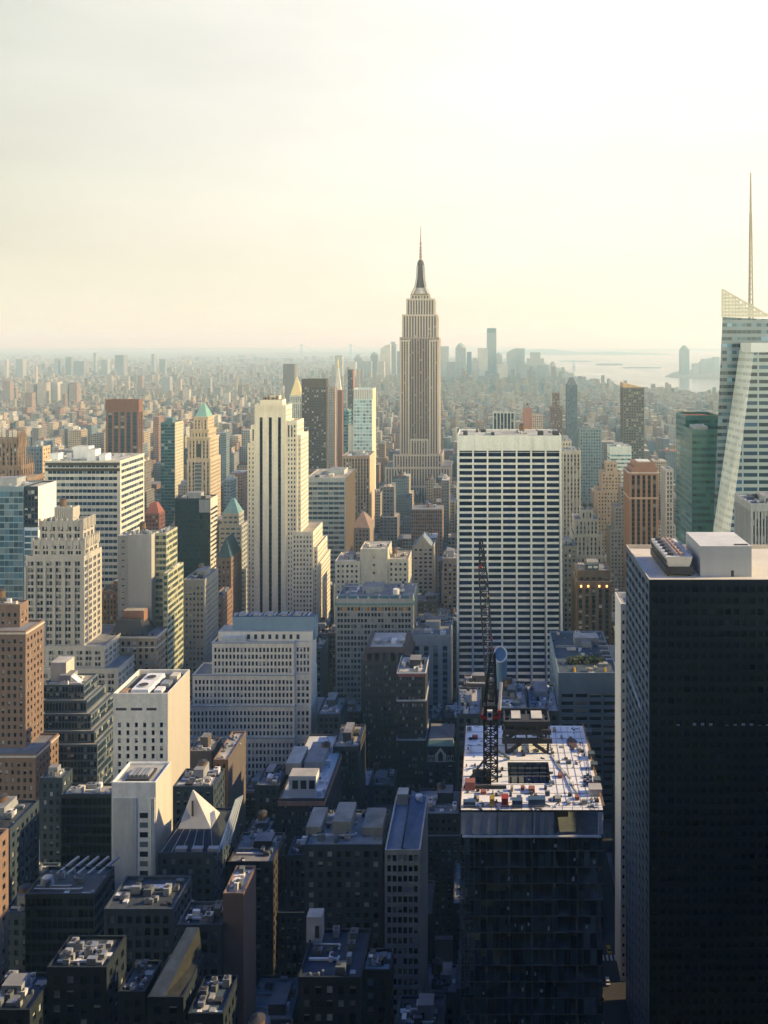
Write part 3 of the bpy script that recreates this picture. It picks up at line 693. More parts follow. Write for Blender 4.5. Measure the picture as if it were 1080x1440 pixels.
#PART3
# ------------------------------------------------------------------ tower under construction with its working deck, and the crane
ZD = Z(1139, 250)
def DP(px, py, h=0.0):
    y = F * (CZ - ZD - h) / (py - PY); return Vector((U(px, y), y, ZD + h))
def construction_tower():
    Y = 250.0; x0, x1 = U(648, Y), U(848, Y); y1 = 305.0
    b = Root('construction_tower', 'unfinished tower with a cluttered white working deck and open dark storeys below the red crane', 'tower', ((x0 + x1) / 2, Y, 0))
    deck = MB(); DECK = plain((0.88, 0.87, 0.82), noise=.16, scale=(.35, .35, .35), rough=.6); CONC = plain((0.13, 0.15, 0.16), noise=.4)
    hx0, hx1, hy0, hy1 = U(714, 275) , U(772, 275), 265.0, 278.5; mx0, mx1, my0, my1 = -5.6, 0.2, 262.0, 274.0
    xs = sorted([x0, mx0, mx1, hx0, hx1, x1]); ys = sorted([Y, my0, hy0, my1, hy1, y1])
    for i in range(5):
        for j in range(5):
            cx, cyy = (xs[i] + xs[i + 1]) / 2, (ys[j] + ys[j + 1]) / 2
            if (hx0 < cx < hx1 and hy0 < cyy < hy1) or (mx0 < cx < mx1 and my0 < cyy < my1) or xs[i + 1] - xs[i] < .01 or ys[j + 1] - ys[j] < .01: continue
            deck.quad([(xs[i], ys[j], ZD), (xs[i + 1], ys[j], ZD), (xs[i + 1], ys[j + 1], ZD), (xs[i], ys[j + 1], ZD)], DECK)
    for (ax, bx, ay, by) in ((hx0, hx1, hy0, hy1), (mx0, mx1, my0, my1)):
        P = [(ax, ay), (bx, ay), (bx, by), (ax, by)]
        for i in range(4): deck.quad([(*P[i], ZD - 4), (*P[(i + 1) % 4], ZD - 4), (*P[(i + 1) % 4], ZD), (*P[i], ZD)], CONC)
        deck.quad([(*p, ZD - 4) for p in P], CONC)
    deck.quad([(x0, Y, ZD - .5), (x1, Y, ZD - .5), (x1, Y, ZD), (x0, Y, ZD)], DARKMETAL)
    for xx in (x0, x1): deck.quad([(xx, Y, ZD - .5), (xx, y1, ZD - .5), (xx, y1, ZD), (xx, Y, ZD)], DARKMETAL)
    deck.quad([(x0, y1, ZD - .5), (x1, y1, ZD - .5), (x1, y1, ZD), (x0, y1, ZD)], DARKMETAL)
    dk = b.part(deck, 'deck')
    jn = MB()
    for k in range(10): yy = 254 + k * 5.1; jn.box(x0 + .5, x1 - .5, yy, yy + .16, ZD + .01, ZD + .1, plain((0.30, 0.30, 0.28)))
    for k in range(7): xx = hx1 + 1.5 + k * 2.1; jn.box(xx, xx + .13, Y + 2, y1 - 1, ZD + .012, ZD + .12, plain((0.40, 0.40, 0.37)))
    b.part(jn, 'formwork_joint', dk)
    rl = MB()
    for xx in (x0, x1):
        for k in range(19): rl.bar((xx, Y + k * 3.05, ZD), (xx, Y + k * 3.05, ZD + 1.2), .06, plain((0.55, 0.25, 0.08)))
        for h in (.6, 1.2): rl.bar((xx, Y, ZD + h), (xx, y1, ZD + h), .05, plain((0.55, 0.25, 0.08)))
    for k in range(15): xx = x0 + (x1 - x0) * k / 14; rl.bar((xx, Y, ZD), (xx, Y, ZD + 1.2), .06, METAL)
    for h in (.6, 1.2): rl.bar((x0, Y, ZD + h), (x1, Y, ZD + h), .04, METAL)
    b.part(rl, 'guard_rail', dk)
    # storeys: slabs, columns, core, hung glazing and netting
    g = random.Random(5); sl = MB(); cl = MB(); core = MB(); NET = plain((0.035, 0.055, 0.075), rough=.8, noise=.5, scale=(.3, .3, .3)); TARP = plain((0.55, 0.57, 0.53), noise=.35, scale=(.25, .25, .25))
    zs = [ZD - .5 - 6.2]
    while zs[-1] > 6: zs.append(zs[-1] - 4.6)
    for z in zs: sl.box(x0, x1, Y, y1, z - .35, z, CONC, bottom=True)
    so = b.part(sl, 'floor_slab')
    for i in range(7):
        for j in range(4):
            xx, yy = x0 + .8 + (x1 - x0 - 1.6) * i / 6, Y + .9 + (y1 - Y - 1.8) * j / 3; cl.box(xx - .35, xx + .35, yy - .35, yy + .35, 0, ZD - .6, CONC)
    b.part(cl, 'column')
    core.box(x0 + 9, x1 - 9, Y + 9, y1 - 9, 0, ZD - 4.3, plain((0.12, 0.12, 0.125))); b.part(core, 'core_wall')
    tp = [(648, 698.5, TARP), (699.5, 748, plain((0.40, 0.42, 0.40), noise=.35, scale=(.2, .2, .2))), (749, 779, plain((0.34, 0.38, 0.39), noise=.3)), (841, 848, WHITE)]
    for a, c, m_ in tp:
        m = MB(); w = U(c, Y) - U(a, Y); n = 10
        for i in range(n):
            ua, ub = U(a, Y) + w * i / n, U(a, Y) + w * (i + 1) / n; da, db = .25 + .25 * math.sin(i * 1.7), .25 + .25 * math.sin((i + 1) * 1.7)
            m.quad([(ua, Y - da, zs[0]), (ub, Y - db, zs[0]), (ub, Y - .1, ZD - .6), (ua, Y - .1, ZD - .6)], m_)
        b.part(m, 'weather_sheet')
    m = MB(); m.box(U(650, Y), U(845, Y), Y - 1.2, Y - .1, zs[0] - .5, zs[0] - .2, plain((0.6, 0.6, 0.55)), bottom=True); b.part(m, 'catch_platform')
    pn = MB(); nb = 22; bw = (x1 - x0) / nb; PG = [plain(c, rough=.15, noise=.4, scale=(.3, .3, .3)) for c in ((0.02, 0.035, 0.05), (0.04, 0.075, 0.10), (0.015, 0.02, 0.03), (0.10, 0.16, 0.19), (0.06, 0.085, 0.10))]
    LITE = plain((0.42, 0.48, 0.48), noise=.5, scale=(.4, .4, .4))
    for k, z in enumerate(zs[:-1]):
        zn = zs[k + 1]; pale = g.random() < .3
        for i in range(nb):
            r = g.random()
            if r < .25: continue
            m_ = g.choice(PG[:3] if i < 18 else PG)
            if r > (.80 if pale else .94):
                q_ = x0 + i * bw + g.uniform(.2, .8); w_ = g.uniform(.3, .9); zq = zn + g.uniform(.3, 2); pn.quad([(q_, Y - .06, zq), (q_ + w_, Y - .06, zq), (q_ + w_, Y - .06, zq + g.uniform(.5, 1.6)), (q_, Y - .06, zq + 1)], LITE)
            f = g.choice((1, 1, .8, .55)); pn.quad([(x0 + i * bw + .08, Y - .02, zn), (x0 + (i + 1) * bw - .08, Y - .02, zn), (x0 + (i + 1) * bw - .08, Y - .02, zn + (z - .35 - zn) * f), (x0 + i * bw + .08, Y - .02, zn + (z - .35 - zn) * f)], m_)
        for i in range(12):
            if g.random() < .3: continue
            a = Y + (y1 - Y) * i / 12; c = Y + (y1 - Y) * (i + .95) / 12; m_ = g.choice(PG)
            for xx in (x0 - .02, x1 + .02): pn.quad([(xx, a, zn), (xx, c, zn), (xx, c, z - .35), (xx, a, z - .35)], m_)
    b.part(pn, 'infill_panel')
    sc = MB(); SM = plain((0.07, 0.11, 0.14), rough=.6)
    for i in range(4): xx = x0 - .2 + i * 1.35; sc.bar((xx, Y - 1.6, 0), (xx, Y - 1.6, ZD - 7), .09, SM); sc.bar((xx, Y - .4, 0), (xx, Y - .4, ZD - 7), .09, SM)
    z = 2
    while z < ZD - 8:
        sc.bar((x0 - .2, Y - 1.6, z), (x0 + 3.85, Y - 1.6, z), .08, SM); sc.bar((x0 - .2, Y - 1.6, z), (x0 + 1.2, Y - 1.6, z + 2.3), .06, SM)
        if g.random() < .8: xx = x0 + g.choice((0, 1.35, 2.7)); sc.quad([(xx, Y - 1.62, z), (xx + 1.2, Y - 1.62, z), (xx + 1.2, Y - 1.62, z + 2), (xx, Y - 1.62, z + 2)], g.choice(PG[1:4:2] + [NET]))
        z += 2.3
    for k in range(9):
        xx = x0 + 5.5 + k * 4.1; sc.bar((xx, Y - .5, 0), (xx, Y - .5, ZD - 7.5), .07, SM)
    b.part(sc, 'scaffold')
    db = MB(); DC = [plain(c) for c in ((0.05, 0.055, 0.06), (0.16, 0.15, 0.13), (0.30, 0.29, 0.27), (0.10, 0.075, 0.06), (0.22, 0.16, 0.10), (0.08, 0.11, 0.14))]
    for i in range(230):
        xx = g.uniform(x0 + .5, x1 - .5); yy = Y + .8 + (y1 - Y - 2) * g.random() ** 1.7
        if (hx0 - .3 < xx < hx1 + .3 and hy0 - .3 < yy < hy1 + .3) or (mx0 - .3 < xx < mx1 + .3 and my0 - .3 < yy < my1 + .3): continue
        if xx > hx1 + 3 and g.random() < .5: continue
        c = g.choice(DC)
        if g.random() < .45: a = g.uniform(0, 3.14); l_ = g.uniform(.8, 3.2); db.bar((xx - math.cos(a) * l_ / 2, yy - math.sin(a) * l_ / 2, ZD + .16), (xx + math.cos(a) * l_ / 2, yy + math.sin(a) * l_ / 2, ZD + .16), g.uniform(.05, .12), c)
        else: a, e_ = g.uniform(.15, .6), g.uniform(.15, .7); db.box(xx - a, xx + a, yy - e_, yy + e_, ZD + .125, ZD + g.uniform(.2, .9), c, bottom=True)
    b.part(db, 'loose_material', dk, kind='stuff')
    sh = MB()
    for i in range(6): xx = hx0 + .8 + (hx1 - hx0 - 1.6) * i / 5; sh.box(xx - .2, xx + .2, 266, 266.4, ZD - 4, ZD + 1.4, DARKMETAL); sh.box(xx - .2, xx + .2, 273, 273.4, ZD - 4, ZD + 2.0, DARKMETAL)
    for yy in (266, 273): sh.box(hx0 + .6, hx1 - .6, yy - .1, yy + .3, ZD - 1, ZD - .6, plain((0.45, 0.36, 0.22)))
    b.part(sh, 'shoring_post', dk)
    HEROES.append((648, 848, 1020, 1440, 250, 305, x0, x1))
construction_tower()
def thing_mesh(name, label, cat, mb, group=None):
    v = mb.v; zb = min(p[2] for p in v); cx = sum(p[0] for p in v) / len(v); cyy = sum(p[1] for p in v) / len(v)
    return tag(mb.build(name, None, (cx, cyy, zb)), label, cat, group)
def deck_things():
    def cont(px, py, w, dp, h, col, label, name='site_container', cat='container', rib=True):
        p = DP(px, py); m = MB(); c = plain(col, noise=.2, rough=.6); m.box(p.x - w / 2, p.x + w / 2, p.y, p.y + dp, ZD + .15, ZD + .15 + h, c, bottom=True)
        for k in (-.4, .4): m.box(p.x + k * w - .15, p.x + k * w + .15, p.y, p.y + dp, ZD + .004, ZD + .15, DARKMETAL)
        if rib:
            for k in range(int(w / .5)): m.box(p.x - w / 2 + .2 + k * .5, p.x - w / 2 + .32 + k * .5, p.y - .06, p.y - .002, ZD + .3, ZD + h, c)
            m.box(p.x - w / 2 - .05, p.x + w / 2 + .05, p.y - .08, p.y + dp + .05, ZD + .153 + h, ZD + .25 + h, plain(tuple(k * .7 for k in col), noise=.2))
        thing_mesh(name, label, cat, m, 'site boxes on the construction deck')
    cont(661, 1112, 2.9, 2.6, 2.2, (0.42, 0.17, 0.14), 'pink red site box near the left edge of the construction deck')
    cont(660, 1136, 3.4, 1.6, 1.4, (0.06, 0.12, 0.22), 'dark blue skip at the front left corner of the construction deck', 'skip', 'skip')
    cont(692, 1135, 1.3, 2.6, 2.0, (0.45, 0.31, 0.05), 'yellow machine box at the front edge of the construction deck', 'generator', 'generator')
    cont(710, 1135, 1.9, 2.6, 2.2, (0.45, 0.06, 0.06), 'bright red machine box at the front edge of the construction deck', 'generator', 'generator')
    cont(727.5, 1137, 2.9, 1.8, 2.0, (0.08, 0.15, 0.24), 'square blue container at the front edge of the construction deck')
    cont(755, 1135, 4.8, 2.0, 1.9, (0.07, 0.14, 0.24), 'long blue container at the front edge of the construction deck')
    cont(838, 1120, 3.6, 3.6, 1.8, (0.62, 0.60, 0.54), 'white tank box at the right edge of the construction deck')
    for i, (px, py) in enumerate(((828, 1036), (832, 1068), (836, 1083), (840, 1105))):
        cont(px, py, 2.0, 2.2, 1.5, (0.12, 0.17, 0.18), ('slate grey plant box at the far right corner of the construction deck', 'slate grey plant box, second from the back on the right edge of the deck', 'slate grey plant box, third from the back on the right edge of the deck', 'slate grey plant box nearest the white tank on the right edge of the deck')[i], 'plant_box', 'plant box')
    g = random.Random(3)
    # formwork table: black steel frames in three levels on splayed legs
    e = Root('formwork_table', 'black steel formwork frame with splayed legs standing over the deck opening', 'formwork', DP(741, 1070), None)
    xa, xb = U(706, 285), U(776, 285); m = MB()
    for k, h in enumerate((3.2, 6.0, 8.8)):
        m.box(xa + k * .3, xb - k * .3, 284.2, 285.2, ZD + h, ZD + h + 1.5, DARKMETAL, bottom=True); m.box(xa + k * .3, xb - k * .3, 294, 295, ZD + h, ZD + h + 1.5, DARKMETAL, bottom=True)
        for i in range(5): xx = xa + .8 + (xb - xa - 1.6) * i / 4; m.box(xx - .25, xx + .25, 285.2, 294, ZD + h + .2, ZD + h + 1.2, DARKMETAL, bottom=True)
    e.part(m, 'frame')
    m = MB(); m.box(xa + 2.2, xb - 2.2, 284.4, 290, ZD + 9.4, ZD + 10.2, DARKMETAL, bottom=True); m.box(xa + 3, xa + 6, 286, 292, ZD + 10.4, ZD + 10.6, plain((0.55, 0.53, 0.47)), bottom=True); m.box(xb - 6.5, xb - 3, 286, 292, ZD + 10.4, ZD + 10.6, plain((0.55, 0.53, 0.47)), bottom=True); e.part(m, 'platform')
    for sx in (-1, 1):
        cx = (xa + xb) / 2
        for yy in (284.5, 294.5):
            m = MB(); m.bar((cx + sx * 2, yy, ZD + 3.2), (cx + sx * 6.6, yy, ZD), .45, DARKMETAL); m.bar((cx + sx * 6.6, yy, ZD), (cx + sx * 6.8, yy, ZD + 3.4), .35, DARKMETAL); e.part(m, 'leg')
    # pipes, timber stacks and heaps of material lying on the deck
    labs = []
    for i in range(5):
        a = DP(776 + i * 6, 1062 + i * 9, .25); c = a + Vector((g.uniform(1.5, 3.5), -g.uniform(6, 12), 0)); m = MB(); m.bar(a, c, .2, plain((0.6, 0.6, 0.56)))
        thing_mesh('steel_pipe', ('pale pipe lying on the right half of the deck behind the others', 'pale pipe lying second from the back on the right half of the deck', 'pale pipe lying in the middle of the right half of the deck', 'pale pipe lying second from the front on the right half of the deck', 'pale pipe lying nearest the white tank on the deck')[i], 'pipe', m, 'pipes on the construction deck')
    m = MB(); p = DP(805, 1046)
    for k in range(14): m.bar((p.x - 1.3 + .2 * k, p.y - 4 + abs(k - 7) * .4, ZD + .15 + .05 * (k % 3)), (p.x - 1.6 + .2 * k, p.y + 5 - abs(k - 7) * .4, ZD + .15 + .05 * (k % 3)), .13, plain((0.17, 0.11, 0.09)))
    thing_mesh('rebar_stack', 'dark oval stack of rusty bars at the back right of the deck', 'rebar stack', m)
    m = MB()
    for i in range(3):
        for j in range(6):
            if (i + j) % 2: p = DP(821 + i * 4, 1092 + j * 3); m.box(p.x, p.x + .8, p.y, p.y + 1.1, ZD + .13, ZD + .5, plain((0.03, 0.04, 0.06)))
    thing_mesh('block_stack', 'chequered stack of dark blocks on pale boards at the right of the deck', 'block stack', m)
    cl = ((0.35, 0.36, 0.34), (0.10, 0.14, 0.18), (0.42, 0.34, 0.22), (0.55, 0.54, 0.5), (0.30, 0.12, 0.09))
    spots = [(668, 1040), (662, 1060), (672, 1128), (680, 1118), (720, 1114), (735, 1112), (748, 1116), (770, 1120), (785, 1128), (800, 1132), (812, 1126), (790, 1040), (780, 1030), (815, 1058), (800, 1075), (788, 1095), (806, 1108), (660, 1028), (730, 1125), (822, 1132), (705, 1120), (776, 1104)]
    for i, (px, py) in enumerate(spots):
        p = DP(px, py); m = MB(); w, dp = g.uniform(.7, 1.8), g.uniform(.8, 2.4); c = plain(g.choice(cl)); n = g.choice((2, 3, 4))
        for k in range(n): m.box(p.x - w / 2 + g.uniform(-.1, .1), p.x + w / 2, p.y + .02 * k, p.y + dp, ZD + .14 + k * .3, ZD + .4 + k * .3, c, bottom=True)
        thing_mesh('material_stack', 'small stack of building material lying on the construction deck', 'material stack', m, 'small stacks of material on the construction deck')
deck_things()
def crane():
    xc, yc = U(690, 268), 268.0; zb = ZD - 4; zt = Z(1006, 268)
    b = Root('tower_crane', 'dark lattice tower crane with red slewing ring and raised jib before the white tower', 'crane', (xc, yc, zb))
    M = plain((0.030, 0.034, 0.038), rough=.5); RD = plain((0.55, 0.03, 0.03), rough=.5, noise=.15); w = 2.0
    m = MB(); C4 = [(-w, -w), (w, -w), (w, w), (-w, w)]
    for i, (a, c) in enumerate(C4): m.bar((xc + a, yc + c, zb), (xc + a, yc + c, zt), .26, M)
    m.bar((xc, yc - w, zb), (xc, yc - w, zt), .16, M)
    n = 9; h = (zt - zb) / n
    for k in range(n):
        z = zb + k * h
        for i in range(4):
            p, q = C4[i], C4[(i + 1) % 4]
            m.bar((xc + p[0], yc + p[1], z), (xc + q[0], yc + q[1], z), .13, M); m.bar((xc + p[0], yc + p[1], z), (xc + q[0], yc + q[1], z + h), .12, M); m.bar((xc + q[0], yc + q[1], z), (xc + p[0], yc + p[1], z + h), .12, M)
    b.part(m, 'mast')
    m = MB(); m.bar((U(652, 262), 262, ZD + .5), (U(712, 262), 262, ZD + .5), .35, M); m.bar((U(655, 264), 264, ZD + .4), (xc, yc - w, ZD + 9), .25, M); m.bar((U(716, 280), 280, ZD + .4), (xc, yc + w, ZD + 9), .25, M); b.part(m, 'tie_brace')
    m = MB(); m.box(xc - 2.6, xc + 2.6, yc - 2.6, yc + 2.6, zt, zt + 1.2, RD, bottom=True); m.cyl(xc, yc, zt + 1.2, zt + 2.0, 2.2, 2.2, RD, 16); m.box(xc + .8, xc + 2.9, yc - 2.9, yc - 1.5, zt + .6, zt + 2.6, RD, bottom=True); m.box(xc - 3, xc - 1.8, yc - 2.9, yc - 1.5, zt + .2, zt + 1.4, RD, bottom=True); b.part(m, 'slewing_ring')
    z2 = zt + 2.0
    m = MB(); m.box(xc - 2.2, xc + 2.2, yc - 5.5, yc + 4.5, z2, z2 + .9, M, bottom=True); m.box(xc - 2.0, xc + 2.0, yc - 5.3, yc - 2.8, z2 + .9, z2 + 3.0, M); b.part(m, 'machine_deck')
    m = MB(); m.box(xc - 1.0, xc + .5, yc - 6.6, yc - 5.3, z2 - .6, z2 + 2.0, plain((0.7, 0.7, 0.68), noise=.1), bottom=True); co = b.part(m, 'cab')
    m = MB(); m.box(xc - .75, xc + .25, yc - 6.66, yc - 6.58, z2 + .2, z2 + 1.5, plain((0.03, 0.06, 0.09), rough=.1)); b.part(m, 'cab_window', co)
    m = MB(); tp = (xc + .6, yc - 2.5, Z(917, 266))
    for a, c in ((-1.9, 2.5), (1.9, 2.5), (-1.7, -4.8), (1.7, -4.8)): m.bar((xc + a, yc + c, z2 + .9), (tp[0] + a * .3, tp[1] + (.3 if c > 0 else -.3), tp[2]), .3, M)
    for k in range(1, 5):
        f = k / 5; m.bar((xc - 1.9 + (tp[0] - xc + 1.3) * f, yc + 2.5 + (tp[1] - yc - 2.2) * f, z2 + .9 + (tp[2] - z2 - .9) * f), (xc + 1.9 + (tp[0] - xc - 1.3) * f, yc + 2.5 + (tp[1] - yc - 2.2) * f, z2 + .9 + (tp[2] - z2 - .9) * f), .15, M)
        m.bar((xc - 1.7 + (tp[0] - xc + 1.2) * f, yc - 4.8 + (tp[1] - yc + 4.5) * f, z2 + .9 + (tp[2] - z2 - .9) * f), (xc + 1.7 + (tp[0] - xc - 1.2) * f, yc - 4.8 + (tp[1] - yc + 4.5) * f, z2 + .9 + (tp[2] - z2 - .9) * f), .15, M)
    b.part(m, 'a_frame')
    m = MB(); m.bar((xc + 2.6, yc - 2, z2 + .5), (xc + 3.2, yc + 2.5, z2 + 7), .4, plain((0.62, 0.58, 0.5))); b.part(m, 'hoist_frame')
    m = MB(); A = Vector((xc + .2, yc + 3.2, z2 + 1)); B = Vector((U(676, 300), 300, Z(757, 300))); ax = (B - A).normalized(); sx = Vector((1, 0, 0)); up = sx.cross(ax).normalized(); n = 20
    def jp(f, s, t):
        wd = 1.35 if f < .75 else 1.35 - (f - .75) * 3.6
        if f < .06: wd = .6 + f * 12
        return A + (B - A) * f + sx * s * wd - up * t * wd * 1.1
    for s, t in ((-1, 0), (1, 0), (-1, 1.6), (1, 1.6)):
        for k in range(n): m.bar(jp(k / n, s, t), jp((k + 1) / n, s, t), .19, M)
    for k in range(n):
        a, c = k / n, (k + 1) / n
        for t in (0, 1.6): m.bar(jp(a, -1, t), jp(a, 1, t), .11, M); m.bar(jp(a, -1 if k % 2 else 1, t), jp(c, 1 if k % 2 else -1, t), .10, M)
        for s in (-1, 1): m.bar(jp(a, s, 0), jp(c, s, 1.6), .10, M); m.bar(jp(a, s, 0), jp(a, s, 1.6), .10, M)
    jo = b.part(m, 'jib')
    for f, c in ((.3, (0.6, 0.12, 0.05)), (.36, (0.6, 0.12, 0.05)), (.62, (0.62, 0.3, 0.06)), (.8, (0.6, 0.1, 0.05))):
        m = MB(); p = jp(f, 1 if f != .8 else -1, 0); m.box(p.x - .3, p.x + .3, p.y - .3, p.y + .3, p.z - .4, p.z + .4, plain(c), bottom=True); b.part(m, 'marker_panel', jo)
    m = MB(); m.bar(tp, jp(.97, 0, -.2), .07, M); m.bar((tp[0], tp[1], tp[2] - .3), jp(.6, 0, -.2), .06, M); b.part(m, 'luffing_cable')
    m = MB(); hk = jp(1, 0, 0); m.bar(hk, (hk.x, hk.y, hk.z - 9), .05, M); m.box(hk.x - .35, hk.x + .35, hk.y - .3, hk.y + .3, hk.z - 10.2, hk.z - 9, RD, bottom=True); b.part(m, 'hook_block')
crane()
#PART4
# ------------------------------------------------------------------ left side, near to far
def hip(b, x0, x1, y0, y1, z0, z1, mat, f=0.0, name='roof', kx=None, ky=None):
    m = MB(); cx, cyy = (x0 + x1) / 2, (y0 + y1) / 2; wx, wy = (x1 - x0) / 2 * (kx if kx is not None else f), (y1 - y0) / 2 * (ky if ky is not None else f)
    m.frustum((x0, x1, y0, y1, z0), (cx - wx - .05, cx + wx + .05, cyy - wy - .05, cyy + wy + .05, z1), mat); return b.part(m, name)
def ledge(b, x0, x1, y0, y1, z, mat, d=.5, h=.6, name='cornice'):
    m = MB()
    m.box(x0 - d, x1 + d, y0 - d, y0 - .003, z, z + h, mat, bottom=True); m.box(x1 + .003, x1 + d, y0 - .003, y1, z, z + h, mat, bottom=True); m.box(x0 - d, x0 - .003, y0 - .003, y1, z, z + h, mat, bottom=True)
    return b.part(m, name)

SB = Style((0.23, 0.155, 0.115), bay=2.9, floor=3.6, wh=.52, ww=.44, gl=G_OLD, top=3.2)
def x5(b):
    for bl in (b.blocks[1], b.blocks[2]): ledge(b, *bl[:4], bl[5] - 1.6, CREAM, .5, .7)
tiers('brick_tower', 'orange brick tower with sunlit right side and pale upper storeys at the left edge', [(-20, 28, 850, 428, 8), (-70, 36, 887, 420, 17), (-75, 50, 1060, 412, 22)], SB, 1110, extra=x5, roof=ROOF_GREY)

S_TER = Style((0.13, 0.16, 0.17), 'band', bay=1.6, floor=3.7, ww=.86, wh=.76, gl=G_NAVY, top=.8, bot=.3, edge=.4, depth=.3, sp=(0.115, 0.15, 0.165))
def xt(b):
    m = MB(); bl = b.blocks[0]; z = bl[5] - .9; m.box(bl[0] + 1, bl[0] + 9, bl[2] + 6, bl[2] + 15, z, z + 10, CREAM, top=ROOF_PALE); b.part(m, 'bulkhead')
    m = MB(); m.frustum((bl[0] + 11, bl[0] + 17, bl[2] + 4, bl[2] + 8, z), (bl[0] + 11, bl[0] + 12, bl[2] + 4, bl[2] + 8, z + 4), WHITE); b.part(m, 'vent_hood')
tiers('terraced_office', 'dark blue glass office stepping down in terraces beside the white blank block', [(60, 118, 963, 450, 16), (59, 122, 985, 446.5, 23), (58, 128, 1004, 443, 30), (57, 133, 1028, 439.5, 37), (56, 137, 1047, 436, 44)], S_TER, 1100, roof=ROOF_TAN, extra=xt, n=2)

S_CR = Style((0.46, 0.42, 0.36), 'punched', bay=5.2, floor=3.75, wh=.64, gl=G_OLD, cols=[(.08, .37), (.42, .71)], top=2.5, depth=.6)
S_CRV = Style((0.46, 0.42, 0.36), 'vertical', bay=3.8, floor=3.75, ww=.46, wh=.58, gl=G_OLD, top=2.2, depth=.7, sp=(0.27, 0.24, 0.21))
def x6(b):
    for bl in b.blocks[:3]:
        m = MB(); x0, x1, y0, y1, _, z = bl; n = 9
        for i in range(n):
            xx = x0 + (x1 - x0) * i / (n - 1); m.box(xx - .5, xx + .5, y0 - .35, y0 + .5, z - 5, z + 1.6, b.wall.mats[0])
            yy = y0 + (y1 - y0) * i / (n - 1); m.box(x1 - .5, x1 + .36, yy - .5, yy + .52, z - 5, z + 1.4, b.wall.mats[0])
        b.part(m, 'finial')
    bl = b.blocks[3]; m = MB()
    for i in range(7): xx = bl[0] + (bl[1] - bl[0]) * i / 6; m.box(xx - .55, xx + .55, bl[2] - .6, bl[2] - .003, 40, bl[5] - 6 + 3 * (i % 2), b.wall.mats[0])
    b.part(m, 'pier')
tiers('stone_tower', 'grey stone tower with a scalloped stepped crown, in front of the striped slab', [(78, 102, 717, 532, 8), (56, 117, 733, 527, 15), (46, 119, 760, 523, 19), (36, 118, 782, 520, 24), (40, 147, 908, 519, 40), (30, 166, 940, 516, 52)], S_CR, 960, extra=x6, roof=ROOF_GREY)

def glassy_left():
    Y = 560; z1 = Z(684, Y); b = Building('glass_tower', 'blue glass tower with a bright white blank side at the left edge', 'tower', (U(20, Y), Y, 0))
    sg = Style((0.20, 0.27, 0.30), 'band', bay=3, floor=4, ww=.94, wh=.8, gl=G_BLUE, top=3, bot=.3, edge=.3, depth=.15, sp=(0.24, 0.33, 0.36)); sd_ = Style((0.04, 0.05, 0.06), 'band', bay=2.4, floor=4, ww=.9, wh=.7, gl=G_NAVY, top=2, edge=.3, depth=.2)
    sw = Style((0.72, 0.69, 0.62), 'punched', bay=4.6, floor=4.4, ww=.22, wh=.28, gl=G_NAVY, top=14, bot=60, noise=.1); sb = Style((0.52, 0.62, 0.68), 'band', bay=3.5, floor=4, ww=.95, wh=.8, gl=G_BLUE, edge=.3, depth=.12)
    b.block(U(-60, Y), U(32.8, Y), Y, Y + 24, 0, z1, sg, ROOF_PALE)
    b.block(U(32.8, Y) + .02, U(53, Y), Y + .6, Y + 24.01, Z(740, Y), z1 - .1, sd_, ROOF_PALE, side=sw)
    b.block(U(32.8, Y) + .02, U(53, Y), Y + .6, Y + 24.01, 0, Z(740, Y) - .9, sb, ROOF_PALE, side=sw)
    clutter(b, b.blocks[0], n=6); b.reg(840); b.finish(100, 5, 845)
glassy_left()
S_STR = Style((0.60, 0.56, 0.47), 'band', bay=3.2, floor=4.5, ww=.93, wh=.52, gl=glass((0.014, 0.042, 0.085), (0.22, 0.26, 0.27), .22, .12, .5), top=1.4, bot=1, edge=2.2, depth=.5)
def x7(b, x0, x1, y0, y1, z):
    m = MB()
    for py in (650.5, 658.5): m.box(x0 + .3, x1 - .3, y0 - .08, y0 + .2, Z(py + 4.2, 640), Z(py, 640), plain((0.07, 0.055, 0.045)))
    b.part(m, 'louvre')
    for a, c, h, dd in ((70, 82, 5, 10), (96, 118, 9, 18), (124, 136, 8, 8), (143, 152, 5, 6), (84, 92, 4, 20)):
        m = MB(); m.box(U(a, 650), U(c, 650), y0 + dd, y0 + dd + 9, z - .9, z - .9 + h, WHITE, top=ROOF_PALE); b.part(m, 'bulkhead')
simple('office_slab', 'long office slab with horizontal white stripes and a pale roof full of white boxes', 63, 169, 648, 640, S_STR, 745, side=203, roof=ROOF_PALE, extra=x7, n=5, big=False)

S_GRN = Style((0.40, 0.41, 0.30), 'band', bay=2.4, floor=3.9, ww=.92, wh=.6, gl=glass((0.035, 0.06, 0.055), (0.4, 0.38, 0.2), .35, .1, .6), top=.8, edge=.3, depth=.25, sp=(0.46, 0.44, 0.30))
def slab12():
    Y = 560; z1 = Z(752, Y); b = Building('concrete_slab', 'blank grey concrete slab joined to a green glass corner', 'building', (U(195, Y), Y, 0))
    y1 = yback(Y, 213, 222); blank = Style((0.44, 0.42, 0.37), 'blank', noise=.18)
    b.block(U(165, Y), U(180, Y), Y + .4, Y + 14, 0, z1 - .6, Style((0.37, 0.35, 0.31), 'punched', bay=6, floor=4, ww=.35, wh=.2, gl=G_DARK), ROOF_PALE); b.block(U(180, Y) + .02, U(213, Y), Y, Y + 14.01, 0, z1, blank, ROOF_PALE, parapet=1.2)
    b.block(U(213, Y) + .02, U(229, Y), Y + 6, Y + 26, 0, z1 - .3, S_GRN, ROOF_GREY)
    clutter(b, b.blocks[1], n=3, big=False); clutter(b, b.blocks[2], n=3, big=False); b.reg(870); b.finish(100, 5, 900)
slab12()
